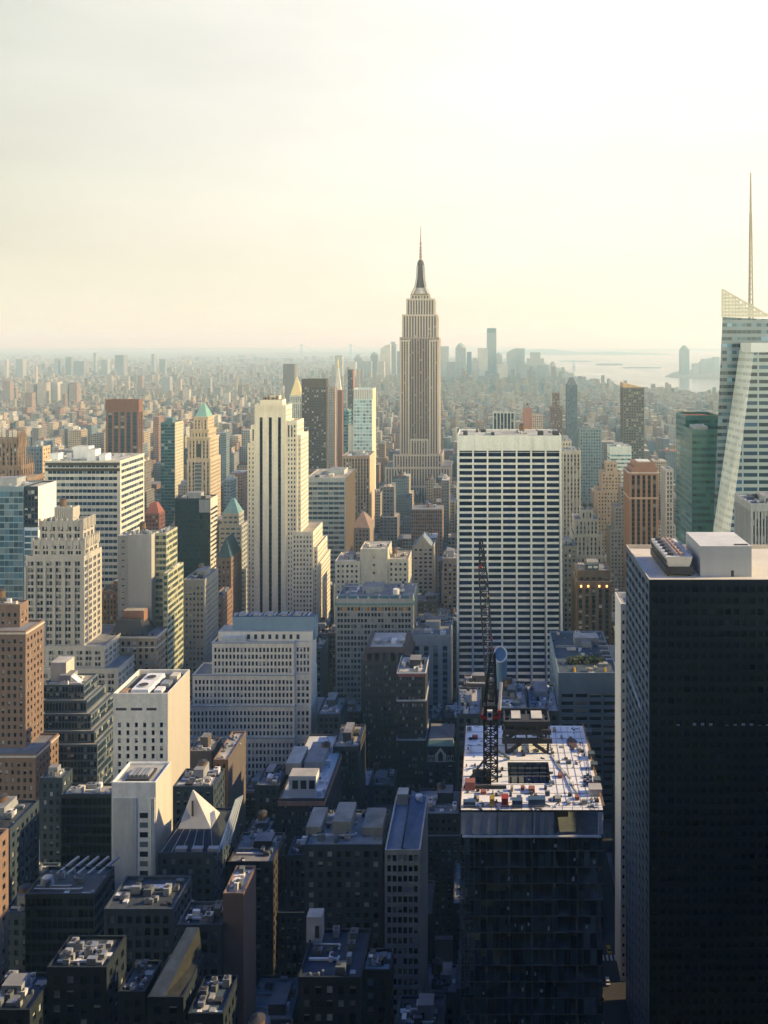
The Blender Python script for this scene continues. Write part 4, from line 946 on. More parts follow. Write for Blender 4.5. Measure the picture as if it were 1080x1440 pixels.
simple('glass_block', 'lower green and yellow banded glass block stepping out beside the blank concrete slab', 229.5, 236, 806, 556, S_GRN, 930, side=258, n=2, big=False)
def x13(b, x0, x1, y0, y1, z):
    hip(b, x0 + 1, x1 - 8, y0 + .6, y1 - 1, z - .85, Z(872, 545), plain((0.035, 0.037, 0.045), rough=.7), kx=.62, ky=.5, name='mansard_roof')
    m = MB(); zt = Z(872, 545); m.box(U(176, 552), U(205, 552), y0 + 9, y0 + 16, zt - 3, zt + 4.6, plain((0.33, 0.17, 0.11)), top=ROOF_TAN); b.part(m, 'lift_house')
    m = MB()
    for k in range(8): m.box(x0 + 3 + k * 3.4, x0 + 4.4 + k * 3.4, y0 + .2, y0 + 1.6, z - .85, z + 1.6, DARKMETAL)
    b.part(m, 'dormer')
    ledge(b, x0, x1, y0, y1, z - 1.0, CREAM, .7, .9); ledge(b, x0, x1, y0, y1, z - 7, CREAM, .4, .5)
simple('mansard_building', 'ornate stone building with a dark mansard roof and an orange brick lift house', 150, 220, 895, 540, Style((0.37, 0.28, 0.19), bay=3.4, floor=4.0, ww=.5, wh=.62, gl=G_DARK, top=2.4), 945, side=238, extra=x13, n=0)
simple('office_block', 'beige office block with a grid of square windows and a warm sunlit side', 258, 288, 815, 600, Style((0.36, 0.33, 0.27), bay=2.7, floor=3.7, ww=.5, wh=.5, gl=G_OLD, top=4), 940, side=307, n=3, tank=True)
simple('office_block', 'low stepped tan block tucked behind the beige office block', 300, 313, 838, 640, S_BRICK, 900, side=327, n=2, group=None)
def x11(b, x0, x1, y0, y1, z):
    m = MB(); m.box(U(280, 760), x1 - .05, y0 - .12, y0 + .2, z - 12, z - .9, GREYP); b.part(m, 'panel')
simple('glass_tower', 'dark green glass box tower with a white banded side before the copper roofed tower', 246, 296, 701, 760, Style((0.015, 0.025, 0.03), 'band', bay=2.2, floor=4, ww=.92, wh=.8, gl=glass((0.006, 0.024, 0.038), (0.03, 0.06, 0.07), .1, .1, .4), top=2, edge=.3, depth=.12), 805, side=306, sstyle=Style((0.64, 0.58, 0.48), 'band', bay=3, floor=4, ww=.95, wh=.5, gl=G_DARK, top=8, edge=.5, depth=.4), roof=ROOF_TAN, extra=x11, n=3)

def copper_tower():
    st = Style((0.50, 0.40, 0.28), 'punched', bay=3.0, floor=3.6, ww=.42, wh=.55, gl=G_OLD, top=2.5, depth=.5); sv = Style((0.50, 0.40, 0.28), 'vertical', bay=3.4, floor=3.6, ww=.42, wh=.6, gl=G_OLD, top=3, depth=.7, sp=(0.3, 0.22, 0.15))
    def x(b):
        bl = b.blocks[0]; hip(b, bl[0] + .6, bl[1] - .6, bl[2] + .6, bl[3] - .6, bl[5] - .88, Z(567, 860), COPPER, .12, 'copper_roof')
        for q in b.blocks[:3]: ledge(b, *q[:4], q[5] - 1.4, b.wall.mats[0], 1.1, 1.2)
        q = b.blocks[2]; xm = (q[0] + q[1]) / 2; m = MB(); m.box(xm - 2.4, xm + 2.4, q[2] - .1, q[2] + .2, q[5] - 19, q[5] - 6, plain((0.04, 0.05, 0.06), rough=.3)); m.cyl(xm, q[2] + .1, q[5] - 6, q[5] - 5.9, 2.4, 2.4, b.wall.mats[0], 12)
        b.part(m, 'arched_window')
        ledge(b, *q[:4], q[5] - 23, b.wall.mats[0], .9, 1.6)
        m = MB(); q = b.blocks[3]; m.box(xm - 3.2, xm + 3.2, q[2] - .25, q[2] + .1, 40, q[5] - 4, plain((0.10, 0.11, 0.12), rough=.4)); b.part(m, 'window_strip')
        m = MB()
        for k in range(30): m.box(xm - 3.2, xm + 3.2, q[2] - .32, q[2] - .255, q[5] - 6 - k * 3.6, q[5] - 5 - k * 3.6, GREYP)
        b.part(m, 'spandrel')
    tiers('masonry_tower', 'tan masonry tower with a green copper pyramid roof and sunlit right side', [(272, 292, 586, 856, 20), (268, 293, 604, 853, 24), (264, 295, 615, 850, 28), (263, 296, 645, 848, 32), (255, 318, 760, 846, 60)], sv, 700, extra=x, n=0, sstyle=st, roof=ROOF_TAN)
copper_tower()
def x16(b):
    bl = b.blocks[0]; hip(b, bl[0] + .3, bl[1] - .3, bl[2] + .3, bl[3] - .3, bl[5] - .88, Z(700, 790), plain((0.16, 0.29, 0.30), noise=.35), .18, 'copper_roof')
tiers('pyramid_office', 'grey stone office with a small teal pyramid roof between two taller towers', [(312, 336, 722, 780, 16), (308, 340, 738, 778, 22), (300, 346, 800, 776, 30)], Style((0.38, 0.37, 0.32), bay=5, floor=4, ww=.72, wh=.42, gl=G_BLUE), 840, extra=x16, n=0)
simple('office_block', 'brown brick block with a dark pitched roof below the teal pyramid office', 304, 325, 785, 690, S_BRICK, 850, side=340, n=0, extra=lambda b, x0, x1, y0, y1, z: hip(b, x0 + .3, x1 - .3, y0 + .3, y1 - .3, z - .88, z + 14, plain((0.05, 0.09, 0.10)), .1, 'hip_roof', ky=.6))
simple('brick_house', 'red brick building with a red roof between the striped slab and the dark glass box', 203, 224, 722, 800, Style((0.20, 0.09, 0.07), bay=3, floor=3.6, gl=G_OLD), 755, side=232, n=0, extra=lambda b, x0, x1, y0, y1, z: hip(b, x0 + .2, x1 - .2, y0 + .2, y1 - .2, z - .88, z + 9, plain((0.30, 0.11, 0.08)), .35, 'roof'))

# brown tower with vertical stripes
def brown_tower():
    Y = 1000; st = Style((0.20, 0.105, 0.075), 'vertical', bay=6.4, floor=3.8, ww=.62, wh=.7, gl=glass((0.02, 0.035, 0.055), BLIND, .1, .15), sp=(0.05, 0.06, 0.07), top=14, bot=1, edge=1.0, depth=.9, noise=.15)
    b = Building('striped_tower', 'red-brown tower with dark vertical window strips rising over the striped slab', 'tower', (U(172, Y), Y, 0))
    b.block(U(149, Y), U(195, Y), Y, yback(Y, 195, 201), 0, Z(562, Y), st, ROOF_DARK, parapet=2)
    m = MB(); x0, x1 = U(149, Y), U(195, Y)
    for k in range(12): xx = x0 + (x1 - x0) * k / 11; m.box(xx - .35, xx + .35, Y - .5, Y + .3, Z(577, Y), Z(561, Y), st.wall)
    b.part(m, 'fin'); b.reg(640); b.finish(60, 5, 640)
brown_tower()
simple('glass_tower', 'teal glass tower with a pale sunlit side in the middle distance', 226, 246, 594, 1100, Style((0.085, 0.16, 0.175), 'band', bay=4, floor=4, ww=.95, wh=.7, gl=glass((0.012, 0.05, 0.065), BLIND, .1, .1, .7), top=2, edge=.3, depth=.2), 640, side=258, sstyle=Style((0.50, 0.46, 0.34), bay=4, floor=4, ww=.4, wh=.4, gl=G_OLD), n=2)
def x18(b):
    for q in b.blocks[:2]:
        m = MB(); n = 7
        for i in range(n):
            xx = q[0] + (q[1] - q[0]) * i / (n - 1); m.frustum((xx - .8, xx + .8, q[2] - .8, q[2] + .8, q[5] - 8), (xx - .15, xx + .15, q[2] - .15, q[2] + .15, q[5] + 9), b.wall.mats[0])
            yy = q[2] + (q[3] - q[2]) * i / (n - 1); m.frustum((q[1] - .8, q[1] + .8, yy - .8, yy + .82, q[5] - 8), (q[1] - .15, q[1] + .15, yy - .15, yy + .15, q[5] + 9), b.wall.mats[0])
        b.part(m, 'pinnacle')
tiers('gothic_tower', 'brown gothic tower with a pinnacled crown at the far left edge', [(-20, 25, 617, 800, 14), (-30, 29, 655, 797, 22), (-40, 38, 672, 795, 30)], Style((0.24, 0.165, 0.115), 'vertical', bay=3.4, floor=3.8, ww=.5, wh=.6, gl=G_DARK, sp=(0.16, 0.10, 0.07), top=4, depth=.7), 690, extra=x18, n=0)
simple('office_block', 'blue-grey block with an orange sunlit side next to the gothic tower', 38, 60, 628, 850, Style((0.20, 0.24, 0.27), bay=2.6, floor=3.6, ww=.6, wh=.6, gl=G_BLUE), 690, side=71, sstyle=Style((0.55, 0.38, 0.24), bay=4, floor=3.8, ww=.4, wh=.5, gl=G_OLD), n=3)  # side wall coloured orange, low sunlight put into the colour

# 500-foot limestone tower with three dark vertical strips
def strip_tower():
    Y = 700; b = Building('stone_tower', 'tall pale limestone tower with three black vertical window strips down its face', 'tower', (U(385, Y), Y, 0))
    C = (0.72, 0.65, 0.50); st = Style(C, 'punched', bay=2.75, floor=3.65, ww=.46, wh=.52, gl=G_NAVY, top=2.6, edge=.7, noise=.26); bl = Style(C, 'blank', noise=.16)
    stripst = Style(C, 'vertical', bay=7.25, floor=3.65, ww=.34, wh=.8, gl=glass((0.006, 0.014, 0.03), BLIND, .03, .2, .35), sp=(0.012, 0.018, 0.028), top=9.5, bot=1, edge=1.5, depth=1.0, noise=.26)
    X = lambda p: U(p, Y)
    b.block(X(358), X(402), Y, Y + 22, 0, Z(570, Y), stripst, ROOF_TAN, side=st)
    b.block(X(402) + .02, X(417), Y + 1.5, Y + 27, 0, Z(592, Y), st, ROOF_TAN); b.block(X(417) + .04, X(422), Y + 3, Y + 32, 0, Z(612, Y), st, ROOF_TAN)
    b.block(X(352), X(358) - .02, Y + 1.5, Y + 27, 0, Z(598, Y), st, ROOF_TAN); b.block(X(346.5), X(352) - .04, Y + 3, Y + 32, 0, Z(624, Y), st, ROOF_TAN)
    b.block(X(410), X(440), Y - .02 + 1.0, Y + 40, 0, Z(748, Y), st, ROOF_TAN); b.block(X(440) + .02, X(446), Y + 2.2, Y + 44, 0, Z(770, Y), st, ROOF_TAN); b.block(X(446) + .03, X(449), Y + 3.2, Y + 48, 0, Z(792, Y), st, ROOF_TAN)
    m = MB()
    for a, p in ((404.5, 601), (409, 601), (354.4, 604)):
        m.box(X(a), X(a + 1.7), Y + 1.44, Y + 1.6, Z(p + 14, Y), Z(p, Y), plain((0.015, 0.025, 0.04), rough=.2))
    b.part(m, 'tall_window')
    z = Z(570, Y)
    for a, c, dd, h in ((364, 396, 3, 4.2), (372, 388, 6, 7)):
        m = MB(); m.box(X(a), X(c), Y + dd, Y + dd + 12, z - .9, z + h, plain(C, noise=.2), top=ROOF_TAN); b.part(m, 'crown_block')
    m = MB(); n = 12
    for i in range(n): xx = X(358) + (X(402) - X(358)) * (i + .5) / n; m.box(xx - .55, xx + .55, Y - .25, Y - .003, z - 5, z + .7, plain(C, noise=.16))
    b.part(m, 'finial')
    m = MB(); m.bar((X(395), Y + 10, z), (X(395), Y + 10, z + 15), .35, WHITE); m.bar((X(394), Y + 9, z), (X(396), Y + 10, z + 11), .3, plain((0.45, 0.3, 0.2))); b.part(m, 'mast')
    for k in range(4): m = MB(); m.box(X(368 + k * 6), X(371 + k * 6), Y + 4, Y + 8, z + 4.2, z + 6 + k % 2, plain((0.2, 0.14, 0.1))); b.part(m, 'rooftop_unit')
    b.reg(862); b.finish(100, 4, 870)
strip_tower()

# stepped white office in the middle left
def stepped_white():
    C = (0.82, 0.75, 0.60); Y = 520
    st = Style(C, 'punched', bay=2.22, floor=4.0, ww=.58, wh=.66, gl=G_NAVY, top=2.6, bot=.6, edge=.9, depth=.5, noise=.28); bl = Style(C, 'blank', noise=.14)
    b = Building('stepped_office', 'broad white stepped office block with rows of narrow dark windows and a blue-grey roof storey', 'building', (U(360, Y), Y, 0))
    X = lambda p, y=Y: U(p, y); T = [903, 947, 989, 1032]
    z = [Z(t, Y) for t in T] + [0]
    rows = [(298, 413, 413, 437, 440.5), (272, 415, 415, 438, 442), (266, 416, 416, 438.5, 443.5), (258, 417, 417, 439, 445)]
    for i, (a, c, d_, e, f) in enumerate(rows):
        yy = Y - 1.6 * i
        zl = z[i + 1] - (.9 if i < 3 else 0)
        b.block(X(a), X(c), yy, Y + 18, zl, z[i], st, ROOF_GREY, side=bl); b.block(X(c) + .02, X(e), yy + 1.6 - .8 * (i > 0), Y + 17, zl, z[i] - .4, st, ROOF_GREY, side=bl)
        ledge(b, X(a), X(c), yy, yy + 2, z[i] - .7, plain((0.36, 0.40, 0.42)), .35, .6)
    # blue-grey plant storey and blank parapet wall
    m = MB(); m.box(X(322), X(440), Y + 7, Y + 14.5, z[0] - .9, Z(867, Y + 8), plain((0.24, 0.34, 0.40), noise=.2), top=ROOF_BLUE); po = b.part(m, 'plant_storey')
    m = MB(); m.box(X(304), X(437), Y + 4, Y + 16, z[0] - .89, Z(888, Y + 4), plain(C, noise=.14), top=ROOF_PALE); b.part(m, 'upper_storey')
    m = MB(); m.box(X(311), X(344), Y + 1.2, Y + 3.9, z[0] - .88, z[0] + 2.6, plain((0.55, 0.57, 0.54))); b.part(m, 'bulkhead')
    m = MB()
    for k in range(8): m.box(X(345 + k * 10), X(349 + k * 10), Y + 3.9, Y + 4.1, z[0] + .5, z[0] + 3.2, plain((0.02, 0.03, 0.045)))
    b.part(m, 'vent')
    m = MB(); zt = Z(868, Y + 8)
    for k in range(16): xx = X(324 + k * 7); m.bar((xx, Y + 9, zt + .9), (xx + .6, Y + 14, zt + .9), .22, WHITE); m.bar((xx, Y + 9, zt), (xx, Y + 9, zt + 1), .12, METAL)
    b.part(m, 'roof_frame', po)
    for k in range(5): m = MB(); m.box(X(330 + k * 20), X(338 + k * 20), Y + 9, Y + 13, zt, zt + 2, GREYP); b.part(m, 'rooftop_unit', po)
    b.reg(1100); b.finish(100, 5, 1110)
stepped_white()

def white_block():
    Y = 400; z1 = Z(975, Y); x0, x1 = U(159, Y), U(236, Y); b = Building('concrete_block', 'plain cream concrete block with three dark vents and small windows below', 'building', ((x0 + x1) / 2, Y, 0))
    C = (0.84, 0.80, 0.68); st = Style(C, 'punched', bay=3.5, floor=3.55, ww=.36, wh=.62, gl=G_NAVY, top=12.5, bot=30, edge=1.0, depth=.5, noise=.34)
    sd_ = Style((0.52, 0.47, 0.39), 'punched', bay=3, floor=3.6, ww=.3, wh=.4, gl=G_DARK, top=14, bot=12, edge=14.5, noise=.12)  # same wall, darkened on this side to hold back the sun
    b.block(x0, x1, Y, yback(Y, 236, 267), 0, z1, st, ROOF_DARK, side=sd_, parapet=2.2)
    m = MB()
    for a, c in ((163, 178), (184, 200), (206, 220)): m.box(U(a, Y), U(c, Y), Y - .03, Y + .2, Z(999, Y), Z(995.5, Y), DARKMETAL)
    b.part(m, 'vent')
    bl = b.blocks[0]; z = z1 - 2.2
    m = MB(); m.frustum((x0 + 6, x0 + 14.5, Y + 4, Y + 25, z + .3), (x0 + 6.4, x0 + 14.1, Y + 4.4, Y + 24.6, z + 2.2), WHITE); o = b.part(m, 'cooling_unit')
    for k in range(2): f = MB(); f.cyl(x0 + 10.2, Y + 9 + k * 9.5, z + 2.2, z + 2.8, 2.4, 2.2, GREYP, 18, top=DARKMETAL); b.part(f, 'fan', o)
    for k, (dx, dy, w, h, mt) in enumerate(((16.5, 5, 3.5, 1.6, WHITE), (16.8, 12, 4, 2, METAL), (2, 3, 3, 1.5, plain((.4, .25, .15))), (19, 18, 3.5, 3.2, CREAM))):
        m = MB(); m.box(x0 + dx, x0 + dx + w, Y + dy, Y + dy + 5, z, z + h, mt); b.part(m, 'rooftop_unit')
    m = MB(); m.bar((x0 + 2, Y + 2, z + 1), (x0 + 2, Y + 26, z + 1), .25, METAL); b.part(m, 'duct')
    b.reg(1090); b.finish(100, 4, 1110)
white_block()
def pale_block():
    Y = 340; z1 = Z(1100, Y); x0, x1 = U(157, Y), U(219, Y); b = Building('concrete_block', 'pale ribbed concrete block with one column of dark windows and a dark roof well', 'building', ((x0 + x1) / 2, Y, 0))
    C = (0.86, 0.87, 0.80); bl = Style(C, 'blank', noise=.15)
    st = Style(C, 'blank', noise=.32); b.block(x0, x1, Y, yback(Y, 219, 241), 0, z1, st, ROOF_PALE, side=Style((0.6, 0.55, 0.46), 'blank', noise=.12), parapet=1.0)  # sunny side coloured darker than the front to offset the sun
    m = MB(); mm = plain(C, noise=.15)
    for k in range(26):
        xx = x0 + .3 + k * .64
        if xx < U(193, Y) or xx > U(210, Y): m.box(xx, xx + .26, Y - .34, Y - .002, 0, z1 - 6, mm)
    b.part(m, 'rib')
    for k in range(9):
        m = MB(); zz = Z(1143, Y) - k * 3.7; m.box(U(196.5, Y), U(208, Y), Y - .05, Y + .1, zz - 2.0, zz, plain((0.012, 0.02, 0.03), rough=.2) if k % 2 == 0 else plain((0.13, 0.18, 0.2), rough=.3)); b.part(m, 'window')
    z = z1 - 1; m = MB(); m.box(x0 + 4, x0 + 13, Y + 3, Y + 12, z, z + .8, DARKMETAL, top=ROOF_DARK); o = b.part(m, 'plant_well')
    for k in range(5): m = MB(); m.box(x0 + 4.6 + k * 1.6, x0 + 5.8 + k * 1.6, Y + 4.5, Y + 10.5, z + .8, z + 1.7, METAL if k % 2 else GREYP); b.part(m, 'rooftop_unit', o)
    b.reg(1230); b.finish(50, 3)
pale_block()
#PART5
# ------------------------------------------------------------------ lower left, shade put into the dark bluish wall colours
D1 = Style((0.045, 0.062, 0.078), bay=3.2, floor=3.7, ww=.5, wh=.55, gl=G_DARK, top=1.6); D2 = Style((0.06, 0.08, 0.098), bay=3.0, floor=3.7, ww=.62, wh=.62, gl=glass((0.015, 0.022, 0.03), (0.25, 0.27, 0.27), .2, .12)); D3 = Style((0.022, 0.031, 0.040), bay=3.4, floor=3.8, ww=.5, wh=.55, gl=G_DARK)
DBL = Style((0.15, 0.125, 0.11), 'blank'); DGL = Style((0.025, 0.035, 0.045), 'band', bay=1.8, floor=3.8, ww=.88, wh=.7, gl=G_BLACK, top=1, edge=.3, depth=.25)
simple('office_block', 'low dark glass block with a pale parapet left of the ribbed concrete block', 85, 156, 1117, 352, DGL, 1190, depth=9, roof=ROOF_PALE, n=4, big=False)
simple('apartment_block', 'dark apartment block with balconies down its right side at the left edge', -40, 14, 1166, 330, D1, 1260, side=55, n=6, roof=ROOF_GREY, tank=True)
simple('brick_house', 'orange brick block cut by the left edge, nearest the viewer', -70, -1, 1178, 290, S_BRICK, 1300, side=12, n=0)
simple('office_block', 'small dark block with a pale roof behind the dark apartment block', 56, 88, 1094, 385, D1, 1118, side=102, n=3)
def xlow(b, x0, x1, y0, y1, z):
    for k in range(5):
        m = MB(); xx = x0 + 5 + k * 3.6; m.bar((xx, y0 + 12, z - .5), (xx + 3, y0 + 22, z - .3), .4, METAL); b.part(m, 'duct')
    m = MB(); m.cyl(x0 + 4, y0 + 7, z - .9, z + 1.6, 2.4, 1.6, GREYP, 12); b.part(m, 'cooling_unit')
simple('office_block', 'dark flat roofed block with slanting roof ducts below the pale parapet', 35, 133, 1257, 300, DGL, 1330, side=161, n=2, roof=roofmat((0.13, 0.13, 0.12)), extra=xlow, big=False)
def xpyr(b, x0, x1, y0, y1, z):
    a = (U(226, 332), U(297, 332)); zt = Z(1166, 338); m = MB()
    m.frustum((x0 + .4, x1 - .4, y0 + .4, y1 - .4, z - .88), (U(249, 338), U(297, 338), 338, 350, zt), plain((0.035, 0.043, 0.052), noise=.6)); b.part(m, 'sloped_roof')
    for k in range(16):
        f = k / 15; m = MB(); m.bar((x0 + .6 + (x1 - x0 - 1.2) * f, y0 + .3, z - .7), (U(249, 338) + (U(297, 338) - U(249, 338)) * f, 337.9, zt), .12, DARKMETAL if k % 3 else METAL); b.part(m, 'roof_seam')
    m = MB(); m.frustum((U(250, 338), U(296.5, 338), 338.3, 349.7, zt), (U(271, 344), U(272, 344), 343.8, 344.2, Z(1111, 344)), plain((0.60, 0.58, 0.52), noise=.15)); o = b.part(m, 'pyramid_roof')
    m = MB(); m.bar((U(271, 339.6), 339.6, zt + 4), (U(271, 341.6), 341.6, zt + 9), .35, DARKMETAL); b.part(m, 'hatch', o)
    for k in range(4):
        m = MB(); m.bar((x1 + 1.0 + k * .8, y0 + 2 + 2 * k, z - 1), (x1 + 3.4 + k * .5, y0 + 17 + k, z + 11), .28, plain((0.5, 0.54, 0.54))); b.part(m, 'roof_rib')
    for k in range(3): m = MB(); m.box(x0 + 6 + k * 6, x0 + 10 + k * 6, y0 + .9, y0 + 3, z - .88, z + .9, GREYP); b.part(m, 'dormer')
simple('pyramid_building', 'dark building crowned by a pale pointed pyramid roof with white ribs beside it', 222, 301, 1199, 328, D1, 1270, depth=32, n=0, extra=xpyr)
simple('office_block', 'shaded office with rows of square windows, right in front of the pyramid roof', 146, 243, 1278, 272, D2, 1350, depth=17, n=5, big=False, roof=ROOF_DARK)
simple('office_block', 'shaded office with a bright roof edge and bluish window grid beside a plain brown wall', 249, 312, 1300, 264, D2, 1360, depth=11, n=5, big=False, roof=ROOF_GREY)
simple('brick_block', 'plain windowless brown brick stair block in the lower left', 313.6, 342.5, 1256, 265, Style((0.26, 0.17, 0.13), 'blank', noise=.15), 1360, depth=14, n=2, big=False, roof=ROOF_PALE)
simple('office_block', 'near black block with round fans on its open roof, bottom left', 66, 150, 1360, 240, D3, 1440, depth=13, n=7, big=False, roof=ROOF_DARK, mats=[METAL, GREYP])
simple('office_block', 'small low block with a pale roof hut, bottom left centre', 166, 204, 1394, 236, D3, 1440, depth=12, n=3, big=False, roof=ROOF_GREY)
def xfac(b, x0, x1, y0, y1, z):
    m = MB(); m.quad([(x0 + .3, y0 + .3, z), (x1 - 5, y0 + .3, z), (x1 - 1, y1 - .5, z + 8), (x0 + 5, y1 - .5, z + 8)], plain((0.05, 0.07, 0.10), noise=.7, scale=(.5, .5, .5))); m.quad([(x1 - 5, y0 + .3, z), (x1 - .3, y0 + .3, z - .8), (x1 - .3, y1 - .5, z + 1), (x1 - 1, y1 - .5, z + 8)], plain((0.038, 0.04, 0.036), noise=.7, scale=(.7, .7, .7)))  # right facet darkened to hold down the sun on that flank
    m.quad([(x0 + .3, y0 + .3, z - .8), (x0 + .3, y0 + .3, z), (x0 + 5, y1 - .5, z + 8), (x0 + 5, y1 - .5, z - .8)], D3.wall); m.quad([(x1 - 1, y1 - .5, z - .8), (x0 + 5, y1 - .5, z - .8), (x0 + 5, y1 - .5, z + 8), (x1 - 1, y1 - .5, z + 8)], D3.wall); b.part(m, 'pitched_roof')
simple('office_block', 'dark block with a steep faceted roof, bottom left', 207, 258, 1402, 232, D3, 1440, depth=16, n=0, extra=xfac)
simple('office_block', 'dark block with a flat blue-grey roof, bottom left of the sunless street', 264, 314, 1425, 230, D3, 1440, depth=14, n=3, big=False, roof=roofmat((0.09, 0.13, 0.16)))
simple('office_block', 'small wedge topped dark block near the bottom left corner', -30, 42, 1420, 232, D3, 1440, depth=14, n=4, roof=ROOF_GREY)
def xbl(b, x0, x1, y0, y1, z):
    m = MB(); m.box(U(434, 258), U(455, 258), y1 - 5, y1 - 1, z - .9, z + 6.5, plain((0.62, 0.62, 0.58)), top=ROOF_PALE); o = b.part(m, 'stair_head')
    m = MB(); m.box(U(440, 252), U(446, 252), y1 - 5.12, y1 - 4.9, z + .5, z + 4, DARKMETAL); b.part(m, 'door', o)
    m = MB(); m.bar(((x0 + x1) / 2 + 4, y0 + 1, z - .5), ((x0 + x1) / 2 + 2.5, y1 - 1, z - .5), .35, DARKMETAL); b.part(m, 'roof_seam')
simple('office_block', 'dark block with a blue-grey flat roof and a white stair head, bottom centre', 419, 508, 1374, 240, D3, 1440, depth=20, n=3, big=False, roof=roofmat((0.055, 0.075, 0.105), (0.035, 0.05, 0.075)), extra=xbl)  # blue-grey roof colour lowered to carry the foreground shade
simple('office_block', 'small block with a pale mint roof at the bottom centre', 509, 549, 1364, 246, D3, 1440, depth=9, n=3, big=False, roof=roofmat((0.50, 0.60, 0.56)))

# ------------------------------------------------------------------ centre foreground
def xridge(b, x0, x1, y0, y1, z):
    m = MB(); xm = x0 + (x1 - x0) * .5; mt = plain((0.12, 0.17, 0.23), noise=.4)
    m.quad([(xm, y0 + .4, z + .4), (x1 - .3, y0 + .4, z - .6), (x1 - .3, y1 - .4, z - .6), (xm, y1 - .4, z + 2.2)], mt); m.quad([(x0 + .3, y0 + .4, z - .6), (xm - .6, y0 + .4, z - .3), (xm - .6, y1 - .4, z - .3), (x0 + .3, y1 - .4, z - .6)], mt)
    m.quad([(xm, y0 + .4, z - .8), (xm, y0 + .4, z + .4), (xm, y1 - .4, z + 2.2), (xm, y1 - .4, z - .8)], DARKMETAL); b.part(m, 'metal_roof')
    m = MB(); m.box(x0 + 1, x0 + 5, y1 - 6, y1 - 1, z - .6, z + 3.5, METAL, top=ROOF_PALE); b.part(m, 'bulkhead')
    m = MB(); m.cyl(x1 - 3, y1 - 4, z, z + 2.2, 1.5, 1.3, WHITE, 12); b.part(m, 'rooftop_unit')
simple('narrow_tower', 'narrow pale framed office with a ribbed metal roof, left of the construction tower', 541, 591, 1195, 300, Style((0.44, 0.44, 0.40), 'punched', bay=1.95, floor=3.55, ww=.74, wh=.66, gl=G_DARK, top=1.2, edge=.6, depth=.5), 1345, depth=36, n=0, extra=xridge)
def xclut(b, x0, x1, y0, y1, z):
    for a, c, h in ((431, 452, 2.6), (468, 494, 4.6), (510, 538, 2.4)):
        m = MB(); m.box(U(a, 328), U(c, 328), y0 + 7, y1 - 3, z - .9, z + h, plain((0.25, 0.26, 0.24), noise=.5), top=roofmat((0.34, 0.34, 0.31), (0.15, 0.15, 0.14))); b.part(m, 'bulkhead')
simple('office_block', 'stained pale roofed block with three roof huts, left of the narrow framed office', 428, 538, 1188, 320, D1, 1290, depth=24, n=7, big=False, roof=roofmat((0.42, 0.41, 0.36), (0.16, 0.15, 0.13)), extra=xclut)
def xL(b):
    bl = b.blocks[0]; x0, x1, y0, y1, _, z = bl
    m = MB(); m.box(U(408, 405), U(446, 405), y0 + 2.4, y0 + 10, z - .9, Z(1092, 402), plain((0.66, 0.67, 0.63), noise=.15), top=ROOF_PALE); o = b.part(m, 'penthouse')
    for k in range(3):
        m = MB(); a = U(411 + k * 11.7, 402.4); m.box(a, a + 2.6, y0 + 2.3, y0 + 2.6, Z(1110, 402), Z(1098, 402), plain((0.02, 0.03, 0.04), rough=.2)); b.part(m, 'window', o)
    m = MB(); m.box(U(412, 440), U(432, 440), y0 + 24, y0 + 42, z - .9, z + 4.5, plain((0.40, 0.36, 0.30)), top=ROOF_PALE); b.part(m, 'bulkhead')
    ledge(b, x0, x1, y0, y1, z - 3.2, plain((0.45, 0.26, 0.18)), .3, 2.0)
tiers('loft_building', 'dark brick loft building with a bright white roof and a three window penthouse', [(392, 456, 1123, 400, 66)], S_DBRICK, 1190, roof=roofmat((0.66, 0.66, 0.60), (0.45, 0.46, 0.44)), extra=xL, n=8)
simple('loft_building', 'slim dark brick building with a tan roof, right behind the white roofed loft', 468, 504, 1050, 446, S_DBRICK, 1120, depth=26, n=4, roof=ROOF_TAN)
simple('loft_building', 'brown block with a cluttered white roof behind the pyramid roof', 243, 300, 1106, 388, D1, 1160, side=316, n=9, roof=ROOF_PALE)
simple('loft_building', 'brown brick block with a plain lit side wall below the stepped office', 300, 321, 1068, 440, Style((0.27, 0.17, 0.11), bay=3, floor=3.6, gl=G_DARK), 1150, side=346, n=3, roof=ROOF_PALE, sstyle=DBL)
simple('loft_building', 'small brown block with one pale bulkhead, behind the cream concrete block', 266, 298, 1056, 455, DBL, 1085, depth=16, n=2, roof=ROOF_TAN)
simple('roof_hut_block', 'low block with pale roof units between the stepped office and the white roofed loft', 360, 392, 1104, 415, D1, 1130, depth=20, n=5, roof=ROOF_GREY)
simple('loft_building', 'low grey block in the gap right of the stepped office', 446, 478, 1004, 505, D2, 1040, depth=26, n=4, roof=ROOF_GREY)

def xd(b):
    bl = b.blocks[0]; hip(b, bl[0] + .3, bl[1] - .3, bl[2] + .2, bl[3] - .3, bl[5] - .88, bl[5] + 7.5, plain((0.12, 0.085, 0.075), noise=.3), .86, 'mansard_roof')
    m = MB(); z = bl[5] + 7.5; m.box(bl[0] + 5, bl[1] - 5, bl[2] + 4, bl[3] - 6, z, z + .4, WHITE, top=ROOF_PALE); b.part(m, 'roof_deck')
    m = MB()
    for k in range(5): xx = bl[0] + 3.6 + k * 4.6; m.box(xx, xx + 2.2, bl[2] + .3, bl[2] + 2, bl[5] - .5, bl[5] + 4.5, plain((0.02, 0.025, 0.03), rough=.3))
    b.part(m, 'dormer')
    for k in range(4): m = MB(); m.box(bl[0] + 7 + k * 5, bl[0] + 10 + k * 5, bl[2] + 8, bl[2] + 13, z + .4, z + 2.2, [METAL, GREYP, WHITE, METAL][k]); b.part(m, 'rooftop_unit')
tiers('loft_building', 'dark blue-brown brick loft with a mansard storey and pale roof, right of the stepped office', [(508, 577, 930, 530, 34)], S_DBRICK, 1090, extra=xd, n=0)
